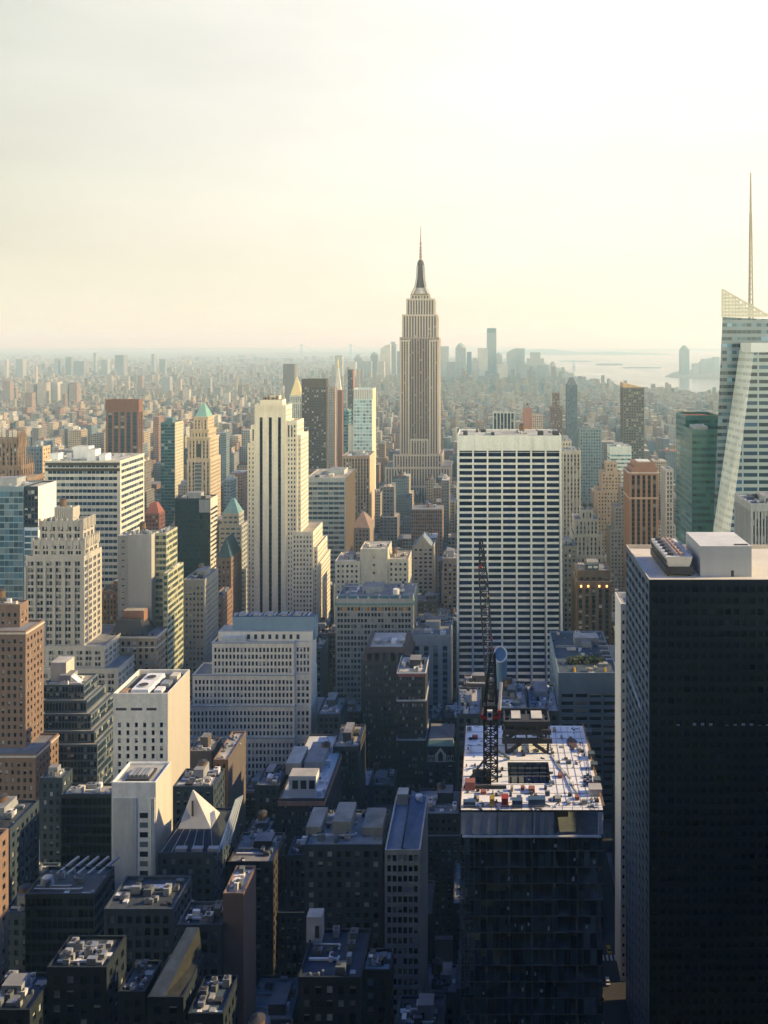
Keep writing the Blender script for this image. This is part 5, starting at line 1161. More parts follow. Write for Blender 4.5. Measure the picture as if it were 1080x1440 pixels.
def xe(b):
    q = b.blocks[0]
    for py in (986, 1041): ledge(b, *q[:4], Z(py, 480), plain((0.55, 0.56, 0.54)), .6, .8)
    ledge(b, *q[:4], q[5] - .9, WHITE, .4, .7)
    m = MB(); m.box(q[0] + .4, q[1] - .4, q[2] - .05, q[2] + .1, q[5] - 2.6, q[5] - 1.2, RED_P); b.part(m, 'frieze')
RED_P = plain((0.30, 0.10, 0.10))
tiers('narrow_tower', 'narrow brown brick building with white cornice bands, before the dark mansard loft', [(559, 598, 945, 480, 26)], S_DBRICK, 1105, extra=xe, n=5, roof=ROOF_PALE)
def xg(b, x0, x1, y0, y1, z):
    MT = plain((0.30, 0.50, 0.42), noise=.2); m = MB(); m.quad([(x0, y0 - .1, z - 8), (x1, y0 - .1, z - 8), (x1 - 1.2, y0 + 3.5, z + 2), (x0 + 1.2, y0 + 3.5, z + 2)], MT); m.quad([(x0 + 1.2, y0 + 3.5, z + 2), (x1 - 1.2, y0 + 3.5, z + 2), (x1 - 1.2, y1, z + 2), (x0 + 1.2, y1, z + 2)], ROOF_GREY)
    m.quad([(x0, y0 - .1, z - 8), (x0 + 1.2, y0 + 3.5, z + 2), (x0 + 1.2, y1, z + 2), (x0, y1, z - 8)], MT); m.quad([(x1, y1, z - 8), (x1 - 1.2, y1, z + 2), (x1 - 1.2, y0 + 3.5, z + 2), (x1, y0 - .1, z - 8)], MT); b.part(m, 'copper_roof')
    xm = (x0 + x1) / 2; m = MB(); m.quad([(xm - 3, y0 - .4, z - 8), (xm + 3, y0 - .4, z - 8), (xm + 3, y0 - .4, z - 4), (xm, y0 - .4, z - .4), (xm - 3, y0 - .4, z - 4)], plain((0.58, 0.62, 0.56))); o = b.part(m, 'gable')
    m = MB(); m.quad([(xm - 1.3, y0 - .45, z - 7.4), (xm + 1.3, y0 - .45, z - 7.4), (xm + 1.3, y0 - .45, z - 4), (xm, y0 - .45, z - 2.2), (xm - 1.3, y0 - .45, z - 4)], plain((0.03, 0.05, 0.06), rough=.2)); b.part(m, 'pointed_window', o)
    for k in (-6.2, -4.2, 4.2, 6.2): m = MB(); m.box(xm + k - .6, xm + k + .6, y0 - .5, y0 + 1.5, z - 7.4, z - 4.6, plain((0.6, 0.64, 0.58))); m.box(xm + k - .35, xm + k + .35, y0 - .55, y0 - .48, z - 7, z - 5, plain((0.03, 0.05, 0.06), rough=.2)); b.part(m, 'dormer')
    m = MB()
    for k in range(6): xx = x0 + 2 + k * 2.3; m.box(xx, xx + .9, y0 + 1.3 + .2, y0 + 2.6, z - 3.2, z - 1.6, DARKMETAL)
    b.part(m, 'roof_window')
simple('gabled_house', 'small old building with a green copper roof and gothic gable near the construction tower', 599, 640, 1050, 470, D1, 1110, depth=24, n=0, extra=xg)
for a, c, py, Y, lab, st in ((600, 622, 1012, 545, 'low dark block with a white roof unit behind the copper gabled building', D1), (622, 648, 1010, 540, 'low dark block touching the white gridded tower behind the copper gabled building', D3)): simple('loft_building', lab, a, c, py, Y, st, 1045, depth=22, n=5, big=False, roof=ROOF_DARK, mats=[WHITE, METAL])

S_WIN = Style((0.45, 0.42, 0.34), 'punched', bay=4.7, floor=3.9, wh=.62, gl=glass((0.02, 0.03, 0.045), (0.50, 0.48, 0.42), .26, .12), cols=[(.08, .44), (.54, .90)], top=5, depth=.5)
def xi(b):
    q = b.blocks[0]; ledge(b, *q[:4], q[5] - 4.2, COPPER, .8, 1.2)
    m = MB()
    for k in range(7): xx = q[0] + 1.5 + k * 7.1; m.box(xx, xx + 5.6, q[2] + .3, q[2] + 1.5, q[5] - .9, q[5] + 2.2, plain((0.10, 0.20, 0.24), rough=.3))
    b.part(m, 'roof_light')
    m = MB()
    for k in range(12): xx = q[0] + 4 + (k // 2) * 8.2 + (k % 2) * 1.8; m.box(xx, xx + 1.3, q[2] - .03, q[2] + .2, q[5] - 8.2, q[5] - 6, plain((0.55, 0.28, 0.10), rough=.5))
    b.part(m, 'window_blind')
    m = MB(); m.cyl(q[0] + 40, q[2] + 8, q[5] + 1, q[5] + 4.5, 2.2, 2.2, WHITE, 18); b.part(m, 'rooftop_unit')
tiers('office_block', 'wide beige office with green cornice and warm orange blinds along its top storey', [(472, 580, 842, 600, 40), (455, 584, 1000, 598.6, 44)], S_WIN, 985, extra=xi, n=8)
simple('office_block', 'pale classical block with a cluttered roof tucked against the white gridded tower', 578, 634, 893, 592, Style((0.46, 0.45, 0.40), 'vertical', bay=6, floor=4, ww=.5, wh=.6, gl=G_NAVY, sp=(0.2, 0.22, 0.24), top=7), 985, depth=40, n=10, roof=ROOF_GREY)
S_CREAM = Style((0.58, 0.54, 0.43), 'punched', bay=3.4, floor=3.9, ww=.46, wh=.5, gl=G_OLD, top=2)
def cream_block():
    Y = 680; b = Building('office_block', 'cream stepped block with a blank raised wall, above the wide beige office', 'building', (U(525, Y), Y, 0)); X = lambda p: U(p, Y)
    b.block(X(471), X(506), Y, Y + 30, 0, Z(789, Y), S_CREAM, ROOF_TAN); b.block(X(506) + .02, X(545), Y + 1, Y + 28, 0, Z(772, Y + 1), Style((0.58, 0.54, 0.43), 'punched', bay=21, floor=6, ww=.08, wh=.3, gl=G_OLD, top=3), ROOF_PALE); b.block(X(545) + .04, X(574), Y + 2, Y + 30, 0, Z(787, Y), S_CREAM, ROOF_TAN)
    for q in b.blocks: clutter(b, q, n=4, big=q is b.blocks[0])
    water_tank(b, X(552), Y + 16, Z(787, Y) - .9); b.reg(840); b.finish(100, 4)
cream_block()
def xgab(b, x0, x1, y0, y1, z):
    m = MB(); xm = (x0 + x1) / 2; w = 8
    mt = plain((0.20, 0.25, 0.28)); m.quad([(xm - w, y0 - .1, z - 1), (xm + w, y0 - .1, z - 1), (xm, y0 - .1, z + 9)], plain((0.40, 0.35, 0.27))); m.quad([(xm + w, y0 - .1, z - .95), (xm + w, y1 - 4, z - .95), (xm, y1 - 4, z + 9), (xm, y0 - .1, z + 9)], mt); m.quad([(xm - w, y1 - 4, z - .95), (xm - w, y0 - .1, z - .95), (xm, y0 - .1, z + 9), (xm, y1 - 4, z + 9)], mt); m.quad([(xm + w, y1 - 4, z - .95), (xm - w, y1 - 4, z - .95), (xm, y1 - 4, z + 9)], mt); b.part(m, 'gable_roof')
simple('narrow_tower', 'narrow tan tower with a pointed gable between cream block and white gridded tower', 580, 610, 768, 800, Style((0.42, 0.37, 0.29), bay=4.4, floor=3.8, ww=.55, wh=.5, gl=G_OLD), 830, depth=26, n=0, extra=xgab)
simple('office_block', 'brown block with a columned top storey at the left flank of the white gridded tower', 622, 650, 785, 740, Style((0.36, 0.29, 0.22), bay=3.4, floor=3.8, ww=.5, wh=.55, gl=G_DARK, top=4), 840, depth=24, n=4)
simple('office_block', 'pink-grey small block behind the crane cab', 652, 697, 962, 478, DBL, 985, depth=14, n=3, roof=ROOF_GREY)
# low roofs behind the construction deck
for a, c, py, Y, lab, rf in ((642, 676, 1004, 440, 'low pale block just left of the crane, behind the deck', ROOF_PALE), (700, 742, 996, 425, 'low block with tan roof terrace behind the deck, right of the crane', ROOF_TAN), (744, 786, 1000, 432, 'low block with a tangle of pale roof plant behind the deck', ROOF_PALE)): simple('low_block', lab, a, c, py, Y, D2, 1022, depth=34, n=11, roof=rf)
def silo():
    Y = 445; m = MB(); x = U(704, Y); r = 3.2; n = 24; z0, zt = Z(985, Y), Z(930, Y); A = []; Bv = []
    b = Root('vent_stack', 'blue-grey round vent stack with a slanted pale rim beside the crane jib', 'vent stack', (x, Y, z0)); mt = plain((0.16, 0.27, 0.36), noise=.15)
    P = [(x + r * math.cos(2 * math.pi * i / n), Y + 6 + r * math.sin(2 * math.pi * i / n), zt + 1.5 + 2.8 * math.sin(2 * math.pi * i / n)) for i in range(n)]
    for i in range(n): p, q = P[i], P[(i + 1) % n]; m.quad([(p[0], p[1], z0), (q[0], q[1], z0), q, p], mt)
    m.quad([(p[0], p[1], p[2] - .5) for p in P], plain((0.10, 0.2, 0.28))); b.part(m, 'stack')
    m = MB()
    for i in range(n): m.bar(P[i], P[(i + 1) % n], .28, WHITE)
    b.part(m, 'rim')
silo()

# ------------------------------------------------------------------ centre distance
S_C1 = Style((0.42, 0.44, 0.40), 'band', bay=4.6, floor=4.6, ww=.93, wh=.55, gl=glass((0.03, 0.06, 0.085), BLIND, .2, .1, .7), top=3, edge=1.2, depth=.4)
simple('office_slab', 'grey banded office slab with dark brown side, right of the black stripped stone tower', 430, 486, 672, 820, S_C1, 790, side=500, sstyle=Style((0.10, 0.075, 0.055), 'blank'), roof=ROOF_TAN, n=7)
def white_glass():
    Y = 1060; b = Building('glass_tower', 'pale blue-white glass tower with a brown crown, behind a brown windowed tower', 'tower', (U(510, Y), Y, 0)); X = lambda p: U(p, Y)
    sg = Style((0.50, 0.60, 0.60), 'punched', bay=3.4, floor=4, ww=.82, wh=.72, gl=glass((0.24, 0.33, 0.35), (0.4, 0.45, 0.44), .3, .12, .7), top=13, edge=.4, depth=.2, noise=.1); sl = Style((0.66, 0.53, 0.38), 'blank', noise=.12)
    b.block(X(497), X(523.5), Y, Y + 34, 0, Z(547, Y), sg, ROOF_PALE, side=sl)
    m = MB()
    for k in range(9): xx = X(497) + k * 2.75; m.box(xx, xx + 1.0, Y - .3, Y - .002, Z(561, Y), Z(548, Y), plain((0.45, 0.30, 0.2)))
    b.part(m, 'crown_fin'); m = MB(); m.box(X(489), X(497) - .02, Y + 3, Y + 24, 0, Z(598, Y), plain((0.50, 0.48, 0.42))); b.part(m, 'lift_core')
    b.reg(640); b.finish(100, 4)
    simple('office_tower', 'brown windowed tower with a sunlit right edge under the pale glass tower', 481, 520, 641, 985, Style((0.34, 0.25, 0.18), 'vertical', bay=3.2, floor=3.8, ww=.5, wh=.6, gl=G_DARK, sp=(0.18, 0.14, 0.11), top=3, depth=.7), 735, side=527, n=4, sstyle=Style((0.58, 0.44, 0.30), bay=4, floor=4, ww=.3, wh=.4, gl=G_OLD))  # right side a brighter copy of the brown wall, sunlight put in
white_glass()
simple('office_block', 'small block with a pinkish pyramid roof at the foot of the brown tower', 493, 520, 742, 870, Style((0.36, 0.29, 0.22), bay=3.4, floor=3.8, ww=.45, wh=.5, gl=G_OLD), 770, side=527, n=0, extra=lambda b, x0, x1, y0, y1, z: hip(b, x0 + .2, x1 - .2, y0 + .2, y1 - .2, z - .88, z + 12, plain((0.27, 0.19, 0.15)), .1, 'pyramid_roof'))
simple('office_tower', 'flat topped dark brown slab tower left of the reddish slim towers', 424, 459, 533, 1350, Style((0.10, 0.075, 0.06), 'punched', bay=3.6, floor=4, ww=.6, wh=.5, gl=G_DARK, top=12), 620, side=462, n=0, roof=ROOF_DARK)
simple('slim_tower', 'slim grey tower with an orange lit edge right of the dark brown slab', 461, 471.5, 545, 1300, Style((0.30, 0.25, 0.22), bay=3, floor=3.8, ww=.6, wh=.5, gl=G_BLUE), 620, side=474, n=0, sstyle=Style((0.6, 0.4, 0.25), 'blank'))  # side coloured orange to paint in the sunlit edge
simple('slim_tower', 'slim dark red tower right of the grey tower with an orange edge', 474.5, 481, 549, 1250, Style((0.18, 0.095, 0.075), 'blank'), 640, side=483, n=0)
def clock_tower():
    Y = 1750; st = Style((0.55, 0.52, 0.46), bay=3, floor=3.8, ww=.4, wh=.5, gl=G_OLD, top=4); b = Building('clock_tower', 'slender pale clock tower with a pointed cupola behind the dark red slim tower', 'tower', (U(474, Y), Y, 0))
    x0, x1 = U(470.5, Y), U(479, Y); b.block(x0, x1, Y, Y + 13, 0, Z(545, Y), st, ROOF_PALE, side=Style((0.70, 0.62, 0.48), 'blank')); hip(b, x0 + .3, x1 - .3, Y + .3, Y + 12.7, Z(545, Y) - .88, Z(518, Y), plain((0.55, 0.52, 0.46)), .28, 'spire_roof')
    m = MB(); xm = (x0 + x1) / 2; m.cyl(xm, Y + 6.5, Z(518, Y), Z(512, Y), 1.6, 1.6, plain((0.6, 0.45, 0.12)), 10); m.cyl(xm, Y + 6.5, Z(512, Y), Z(503, Y), 1.5, .1, plain((0.65, 0.48, 0.12), metal=.6, rough=.35), 10); b.part(m, 'cupola')
    b.reg(600); b.finish(0)
clock_tower()
def gold_pyramid():
    Y = 1650; st = Style((0.50, 0.50, 0.44), 'vertical', bay=3.4, floor=3.8, ww=.45, wh=.6, gl=G_OLD, sp=(.3, .3, .28), top=3); b = Building('office_tower', 'stepped grey tower with a shining gilded pyramid roof left of the dark brown slab', 'tower', (U(416, Y), Y, 0))
    lit = Style((0.66, 0.56, 0.40), 'blank'); q = [(407, 424, 556, 3, 20), (404, 427, 566, 2, 26), (400, 431, 640, 0, 36)]  # side wall a warmer, brighter copy with sunlight in its colour
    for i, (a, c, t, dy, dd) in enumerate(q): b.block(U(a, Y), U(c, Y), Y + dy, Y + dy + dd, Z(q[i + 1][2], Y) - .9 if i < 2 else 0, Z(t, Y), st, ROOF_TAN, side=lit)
    l = b.blocks[0]; hip(b, l[0] + .3, l[1] - .3, l[2] + .3, l[3] - .3, l[5] - .88, Z(529, Y), plain((0.68, 0.54, 0.26), metal=.35, rough=.45, noise=.15), .04, 'gilded_roof'); b.reg(600); b.finish(0)
gold_pyramid()
simple('office_block', 'grey-green block with a sunlit edge below the dark brown slab', 424, 438, 580, 1500, Style((0.30, 0.31, 0.26), bay=3.4, floor=3.8, ww=.5, wh=.5, gl=G_BLUE), 640, side=440, n=0, sstyle=Style((0.62, 0.48, 0.3), 'blank'))  # side wall colour carries the warmth of the sun
simple('teal_tower', 'teal glass tower half hidden behind the pale blue-white glass tower', 483, 490.5, 577, 1120, Style((0.14, 0.28, 0.28), 'band', bay=3, floor=4, ww=.95, wh=.7, gl=G_BLUE, edge=.3), 640, depth=20, n=2)
simple('slim_tower', 'very slim unfinished dark tower with a red-brown top behind the pale glass tower', 489, 497, 520, 1900, Style((0.10, 0.08, 0.07), bay=3, floor=4, ww=.6, wh=.5, gl=G_DARK, top=1), 570, side=498.5, n=0, sstyle=Style((0.42, 0.16, 0.09), 'blank'))
simple('office_tower', 'grey hazy slab standing alone beyond the gilded pyramid', 398, 414, 512, 2600, Style((0.16, 0.15, 0.14), 'blank'), 540, depth=30, n=0)

# ------------------------------------------------------------------ right side
simple('office_tower', 'beige striped tower showing past the right edge of the white gridded tower', 786, 817, 634, 830, Style((0.44, 0.40, 0.32), 'vertical', bay=3.0, floor=3.8, ww=.45, wh=.6, gl=G_OLD, sp=(.25, .23, .2), top=3, depth=.6), 790, depth=26, n=3)
simple('office_block', 'small stepped cap block beside the white gridded tower parapet', 786, 804, 620, 860, S_LIME, 634, depth=20, n=2)
def x8(b):
    q = b.blocks[0]
    for k in range(2): m = MB(); m.cyl(q[0] + 4 + k * 5, q[2] + 5, q[5] + 2, q[5] + 5, 2.2, 2.2, DARKMETAL, 12); b.part(m, 'rooftop_unit')
tiers('stepped_office', 'pale stepped limestone block left of the copper coloured tower', [(817, 834, 717, 760, 16), (808, 842, 730, 756, 26), (806, 847, 752, 753, 32), (804, 853, 782, 750, 40)], Style((0.48, 0.46, 0.38), 'vertical', bay=3.4, floor=3.8, ww=.42, wh=.6, gl=G_OLD, sp=(.28, .27, .24), top=2), 810, extra=x8, n=2)
def x9(b):
    q = b.blocks[0]; m = MB(); m.box(q[0] + 6, q[1] - 8, q[2] + 3, q[2] + 8, q[5] - .9, q[5] + 3.5, plain((0.06, 0.09, 0.11))); o = b.part(m, 'bulkhead')
    for k in range(3): m = MB(); m.box(q[0] + 8 + k * 4, q[0] + 11 + k * 4, q[2] + 2.9, q[2] + 3.2, q[5] + .8, q[5] + 2.4, plain((0.7, 0.72, 0.7))); b.part(m, 'window', o)
    EM = bpy.data.materials.new('lit_lamp'); EM.use_nodes = True; p = EM.node_tree.nodes['Principled BSDF']; p.inputs['Emission Color'].default_value = (1, .45, .08, 1); p.inputs['Emission Strength'].default_value = 3.0
    for px in (817, 827, 842.5, 853): m = MB(); x = U(px, 640); m.box(x - .5, x + .5, 638.7, 638.98, Z(825, 640), Z(822.5, 640), EM); b.part(m, 'lit_window')
tiers('ornate_tower', 'dark ornate tower with small glowing orange windows right of the white gridded tower', [(812, 858, 802, 645, 24), (810, 860, 818, 640, 34)], Style((0.12, 0.09, 0.07), 'vertical', bay=4.6, floor=3.8, ww=.5, wh=.6, gl=G_DARK, sp=(.05, .05, .05), top=5, depth=.8), 885, extra=x9, n=2)
simple('office_block', 'low dark block between the white gridded tower and the ornate dark tower', 786, 811, 768, 690, Style((0.20, 0.20, 0.19), bay=3.4, floor=3.8, gl=G_DARK), 885, depth=26, n=5)
def xgarden(b, x0, x1, y0, y1, z):
    g = random.Random(9); m = MB(); LF = [plain(c, noise=.4, scale=(.6, .6, .6)) for c in ((0.05, 0.08, 0.035), (0.07, 0.10, 0.045), (0.09, 0.09, 0.04))]
    for c in range(9):
        cx, cyy = x0 + 8 + c * 2.1, y0 + 16 + g.uniform(-3, 5)
        for k in range(90):
            a, r_, h = g.uniform(0, 6.28), g.uniform(.2, 2.2), g.uniform(0, 3.4); p = Vector((cx + r_ * math.cos(a), cyy + r_ * math.sin(a), z - .8 + h)); u = Vector((g.uniform(-1, 1), g.uniform(-1, 1), g.uniform(-.6, .6))).normalized() * .5; v = u.orthogonal().normalized() * .45
            m.quad([tuple(p - u - v), tuple(p + u - v), tuple(p + u + v), tuple(p - u + v)], g.choice(LF))
    b.part(m, 'roof_garden')
    for px in (808, 828.5, 851): m = MB(); x = U(px, 486); m.cyl(x, 486, z - .9, z + 1.4, .7, .5, plain((0.70, 0.42, 0.06)), 8); b.part(m, 'yellow_light')  # yellow roof lights as plain coloured cones that give no light
    for k in range(2): m = MB(); m.cyl(U(808 + 17 * k, 500), 500, z - .9, z + .6, 2.6, 2.6, plain((0.36, 0.24, 0.14)), 16); b.part(m, 'cooling_unit')
    m = MB(); m.box(U(808, 528), U(842, 528), 528, 537, z - .9, z + 3.6, METAL, top=ROOF_PALE); b.part(m, 'bulkhead')
    m = MB()
    for k in range(4): m.bar((U(842, 520), 505 + k * 8, z + 1), (x1 - 1, 505 + k * 8, z + 1), .4, METAL)
    b.part(m, 'duct')
simple('office_block', 'blue-grey office block with planted roof and yellow lights, left of the thin white slab', 785, 870, 946, 482, Style((0.21, 0.28, 0.34), 'punched', bay=8.2, floor=4.2, ww=.84, wh=.52, gl=G_NAVY, top=10.5, edge=1.2, depth=.6, noise=.2), 1080, depth=70, n=6, big=False, roof=roofmat((0.10, 0.13, 0.16)), extra=xgarden)
def xcop(b):
    q = b.blocks[0]; m = MB(); m.box(q[0] + 3, q[1] - 3, q[2] + 3, q[3] - 3, q[5] - .5, q[5] + .4, plain((0.6, 0.6, 0.55))); b.part(m, 'helipad')
    bl = b.blocks[2]; ledge(b, *bl[:4], Z(702, 700), plain((0.55, 0.36, 0.24)), .25, 1.6); ledge(b, *bl[:4], bl[5] - 1, plain((0.62, 0.52, 0.44)), .5, .9)
tiers('copper_tower', 'orange-brown tower with tall window strips and a stepped top, behind the black tower roof', [(892, 921, 650, 708, 20), (889, 924, 657, 704, 26), (885, 926, 664, 700, 32)], Style((0.36, 0.21, 0.135), 'vertical', bay=4.4, floor=3.7, ww=.55, wh=.75, gl=glass((0.03, 0.03, 0.035), BLIND, .06, .15), sp=(0.10, 0.065, 0.05), top=2.4, edge=1, depth=.8, noise=.15), 755, extra=xcop, n=0, roof=ROOF_TAN)
def green_tower():
    Y = 560; b = Building('glass_tower', 'bright green glass tower with two flat tops beside the faceted glass skyscraper', 'tower', (U(975, Y), Y, 0))
    sg = Style((0.035, 0.125, 0.115), 'band', bay=2.8, floor=4.1, ww=.96, wh=.46, gl=glass((0.012, 0.05, 0.05), (0.04, 0.14, 0.12), .3, .08, .9), top=2, edge=.3, depth=.15, noise=.25, rough=.25, spec=.6); sb = Style((0.045, 0.14, 0.16), 'band', bay=2.8, floor=4.1, ww=.96, wh=.62, gl=glass((0.02, 0.10, 0.12), (0.08, 0.2, 0.2), .4, .06, .9), top=1, edge=.3, depth=.1, noise=.25, rough=.2, spec=.6)
    b.block(U(973, Y), U(1012, Y), Y, Y + 32, 0, Z(604, Y), sg, ROOF_DARK, left=sb, parapet=1.5)
    b.block(U(973, Y) + 3, U(1030, Y), Y + 32.02, Y + 62, 0, Z(584, Y + 32), sg, roofmat((0.30, 0.12, 0.08)), left=sb, parapet=1.5)
    m = MB(); q = b.blocks[0]; m.box(q[0] + 4, q[0] + 12, q[2] + 8, q[2] + 24, q[5] - 1.5, q[5] + 1.2, GREYP, top=ROOF_PALE); b.part(m, 'bulkhead')
    m = MB(); y = Y + 31.9; m.box(U(978, y), U(990, y), y - .06, y + .1, Z(603, y), Z(596, y), plain((0.55, 0.62, 0.58))); b.part(m, 'sign_panel')
    b.reg(760); b.finish(100, 4)
green_tower()
simple('office_block', 'grey block with vertical fins cut by the right edge before the faceted skyscraper', 1056, 1110, 708, 440, Style((0.33, 0.34, 0.33), 'vertical', bay=1.6, floor=4, ww=.5, wh=.8, gl=G_DARK, sp=(.1, .11, .12), top=4, depth=.5), 760, depth=30, n=3, roof=ROOF_BLUE)
simple('office_slab', 'pale blue-white banded slab in the middle distance left of the copper coloured tower', 858, 888, 628, 1000, Style((0.55, 0.60, 0.55), 'band', bay=4, floor=4.4, ww=.95, wh=.45, gl=glass((0.10, 0.2, 0.22), BLIND, .3, .1, .6), top=8, edge=.6), 690, depth=26, n=2, roof=ROOF_PALE)
tiers('stepped_tower', 'tan brick tower with many setbacks left of the copper coloured tower', [(852, 868, 650, 905, 14), (846, 874, 664, 900, 22), (840, 880, 690, 896, 30)], Style((0.42, 0.32, 0.22), bay=3, floor=3.6, ww=.42, wh=.5, gl=G_OLD), 740, n=0, roof=ROOF_TAN)
tiers('stepped_tower', 'dim grey-brown brick ziggurat just left of the copper coloured tower', [(872, 890, 684, 845, 14), (864, 894, 712, 840, 22), (858, 898, 745, 836, 30)], Style((0.22, 0.20, 0.18), bay=3, floor=3.6, ww=.45, wh=.5, gl=G_OLD), 790, n=0)
simple('dark_slab', 'tall dark slab tower with a sloped orange cap in the right middle distance', 876, 906, 545, 1250, Style((0.12, 0.115, 0.10), 'punched', bay=3.4, floor=3.8, ww=.6, wh=.5, gl=glass((0.02, 0.03, 0.035), (0.5, 0.46, 0.36), .2, .15), top=2), 640, depth=26, n=0, extra=lambda b, x0, x1, y0, y1, z: b.part((lambda m: (m.quad([(x0, y0, z), (x1, y0, z), (x0, y0, z + 7)], plain((0.5, 0.34, 0.2))), m.quad([(x0, y0, z + 7), (x1, y0, z), (x1, y1, z), (x0, y1, z + 7)], plain((0.5, 0.34, 0.2))), m.quad([(x0, y1, z), (x0, y0, z), (x0, y0, z + 7), (x0, y1, z + 7)], plain((0.4, 0.28, 0.18))), m)[-1])(MB()), 'sloped_cap'))
simple('slim_tower', 'slim blue-grey tower with a pointed top in the right middle distance', 797, 812, 541, 1500, Style((0.13, 0.15, 0.17), bay=3.4, floor=3.8, ww=.6, wh=.6, gl=G_BLUE), 625, depth=24, n=0, extra=lambda b, x0, x1, y0, y1, z: hip(b, x0 + 1, x1 - 1, y0 + 1, y1 - 1, z - .88, z + 12, plain((0.15, 0.16, 0.17)), .35, 'crown'))
tiers('stepped_tower', 'brown stepped tower left of the slim blue-grey tower', [(777, 787, 553, 1580, 14), (774, 791, 572, 1575, 24)], Style((0.22, 0.15, 0.12), bay=3.4, floor=3.8, ww=.5, wh=.5, gl=G_DARK), 625, n=0)
simple('office_block', 'small white columned block just above the parapet of the white gridded tower', 693, 724, 579, 1150, Style((0.44, 0.44, 0.40), 'vertical', bay=4.6, floor=3.8, ww=.7, wh=.8, gl=G_NAVY, sp=(.05, .06, .08), top=2, depth=.6), 610, depth=24, n=3)
simple('office_block', 'red-brown block with a bright rooftop tank above the white gridded tower', 736, 748, 574, 1300, Style((0.34, 0.17, 0.12), 'blank'), 610, depth=20, n=0, tank=True)
simple('office_block', 'pale block beside the red-brown block above the white gridded tower', 748.5, 763, 583, 1320, S_LIME, 610, depth=20, n=0)
simple('glass_tower', 'blue-grey glass tower behind the beige striped tower at the right', 815, 846, 602, 1080, Style((0.20, 0.24, 0.24), bay=3, floor=3.8, ww=.6, wh=.6, gl=G_BLUE), 680, depth=22, n=2)
simple('office_slab', 'narrow white ribbed slab between the copper coloured tower and the green glass tower', 936, 947, 660, 760, Style((0.50, 0.48, 0.42), 'vertical', bay=2.4, floor=3.8, ww=.5, wh=.7, gl=G_DARK, top=2), 745, depth=22, n=0)
#PART6
# ------------------------------------------------------------------ hazy towers far away
FM = [facmat(c, bay=3.6, floor=3.8, ww=.5, wh=.5) for c in ((0.42, 0.35, 0.27), (0.30, 0.20, 0.14), (0.50, 0.46, 0.38), (0.34, 0.33, 0.30), (0.24, 0.22, 0.20), (0.44, 0.26, 0.17))]
def far_tower(label, px0, px1, pyt, Y, mat, depth=45, group=None, cap=None, name='office_tower', spire=0):
    x0, x1 = U(px0, Y), U(px1, Y); z = Z(pyt, Y); r = Root(name, label, 'tower', ((x0 + x1) / 2, Y, 0), group); m = MB(); m.box(x0, x1, Y, Y + depth, 0, z, mat, top=ROOF_GREY); r.part(m, 'wall')
    if cap == 'step':
        m = MB(); w = x1 - x0; m.box(x0 + w * .2, x1 - w * .2, Y + depth * .2, Y + depth * .8, z, z + w * .35, mat); r.part(m, 'setback')
    elif cap == 'dome':
        m = MB(); w = (x1 - x0) / 2; m.cyl((x0 + x1) / 2, Y + depth / 2, z, z + w * .5, w * .95, w * .7, mat, 14); m.cyl((x0 + x1) / 2, Y + depth / 2, z + w * .5, z + w * .9, w * .7, w * .2, COPPER, 14); r.part(m, 'dome')
    elif cap == 'pyr':
        m = MB(); m.frustum((x0, x1, Y, Y + depth, z), ((x0 + x1) / 2 - 1, (x0 + x1) / 2 + 1, Y + depth / 2 - 1, Y + depth / 2 + 1, z + (x1 - x0) * .9), mat); r.part(m, 'pyramid_roof')
    elif cap == 'curve':
        m = MB(); n = 8; w = x1 - x0
        for i in range(n): xa = x0 + w * i / n; m.box(xa, xa + w / n - .01, Y, Y + depth, z, z + w * .9 * (i + .5) / n * (2 - (i + .5) / n) * .55, mat)
        r.part(m, 'curved_top')
    if spire: m = MB(); m.cyl((x0 + x1) / 2, Y + depth / 2, z, z + spire, 2.5, .6, METAL, 6); r.part(m, 'mast')
    far_tower.rects.append((x0, x1, Y, Y + depth)); return r
far_tower.rects = []
GT = 'hazy office towers of the far downtown skyline'
A_, B_, C_, D_, E_ = FM[3], FM[4], FM[2], FM[0], FM[1]
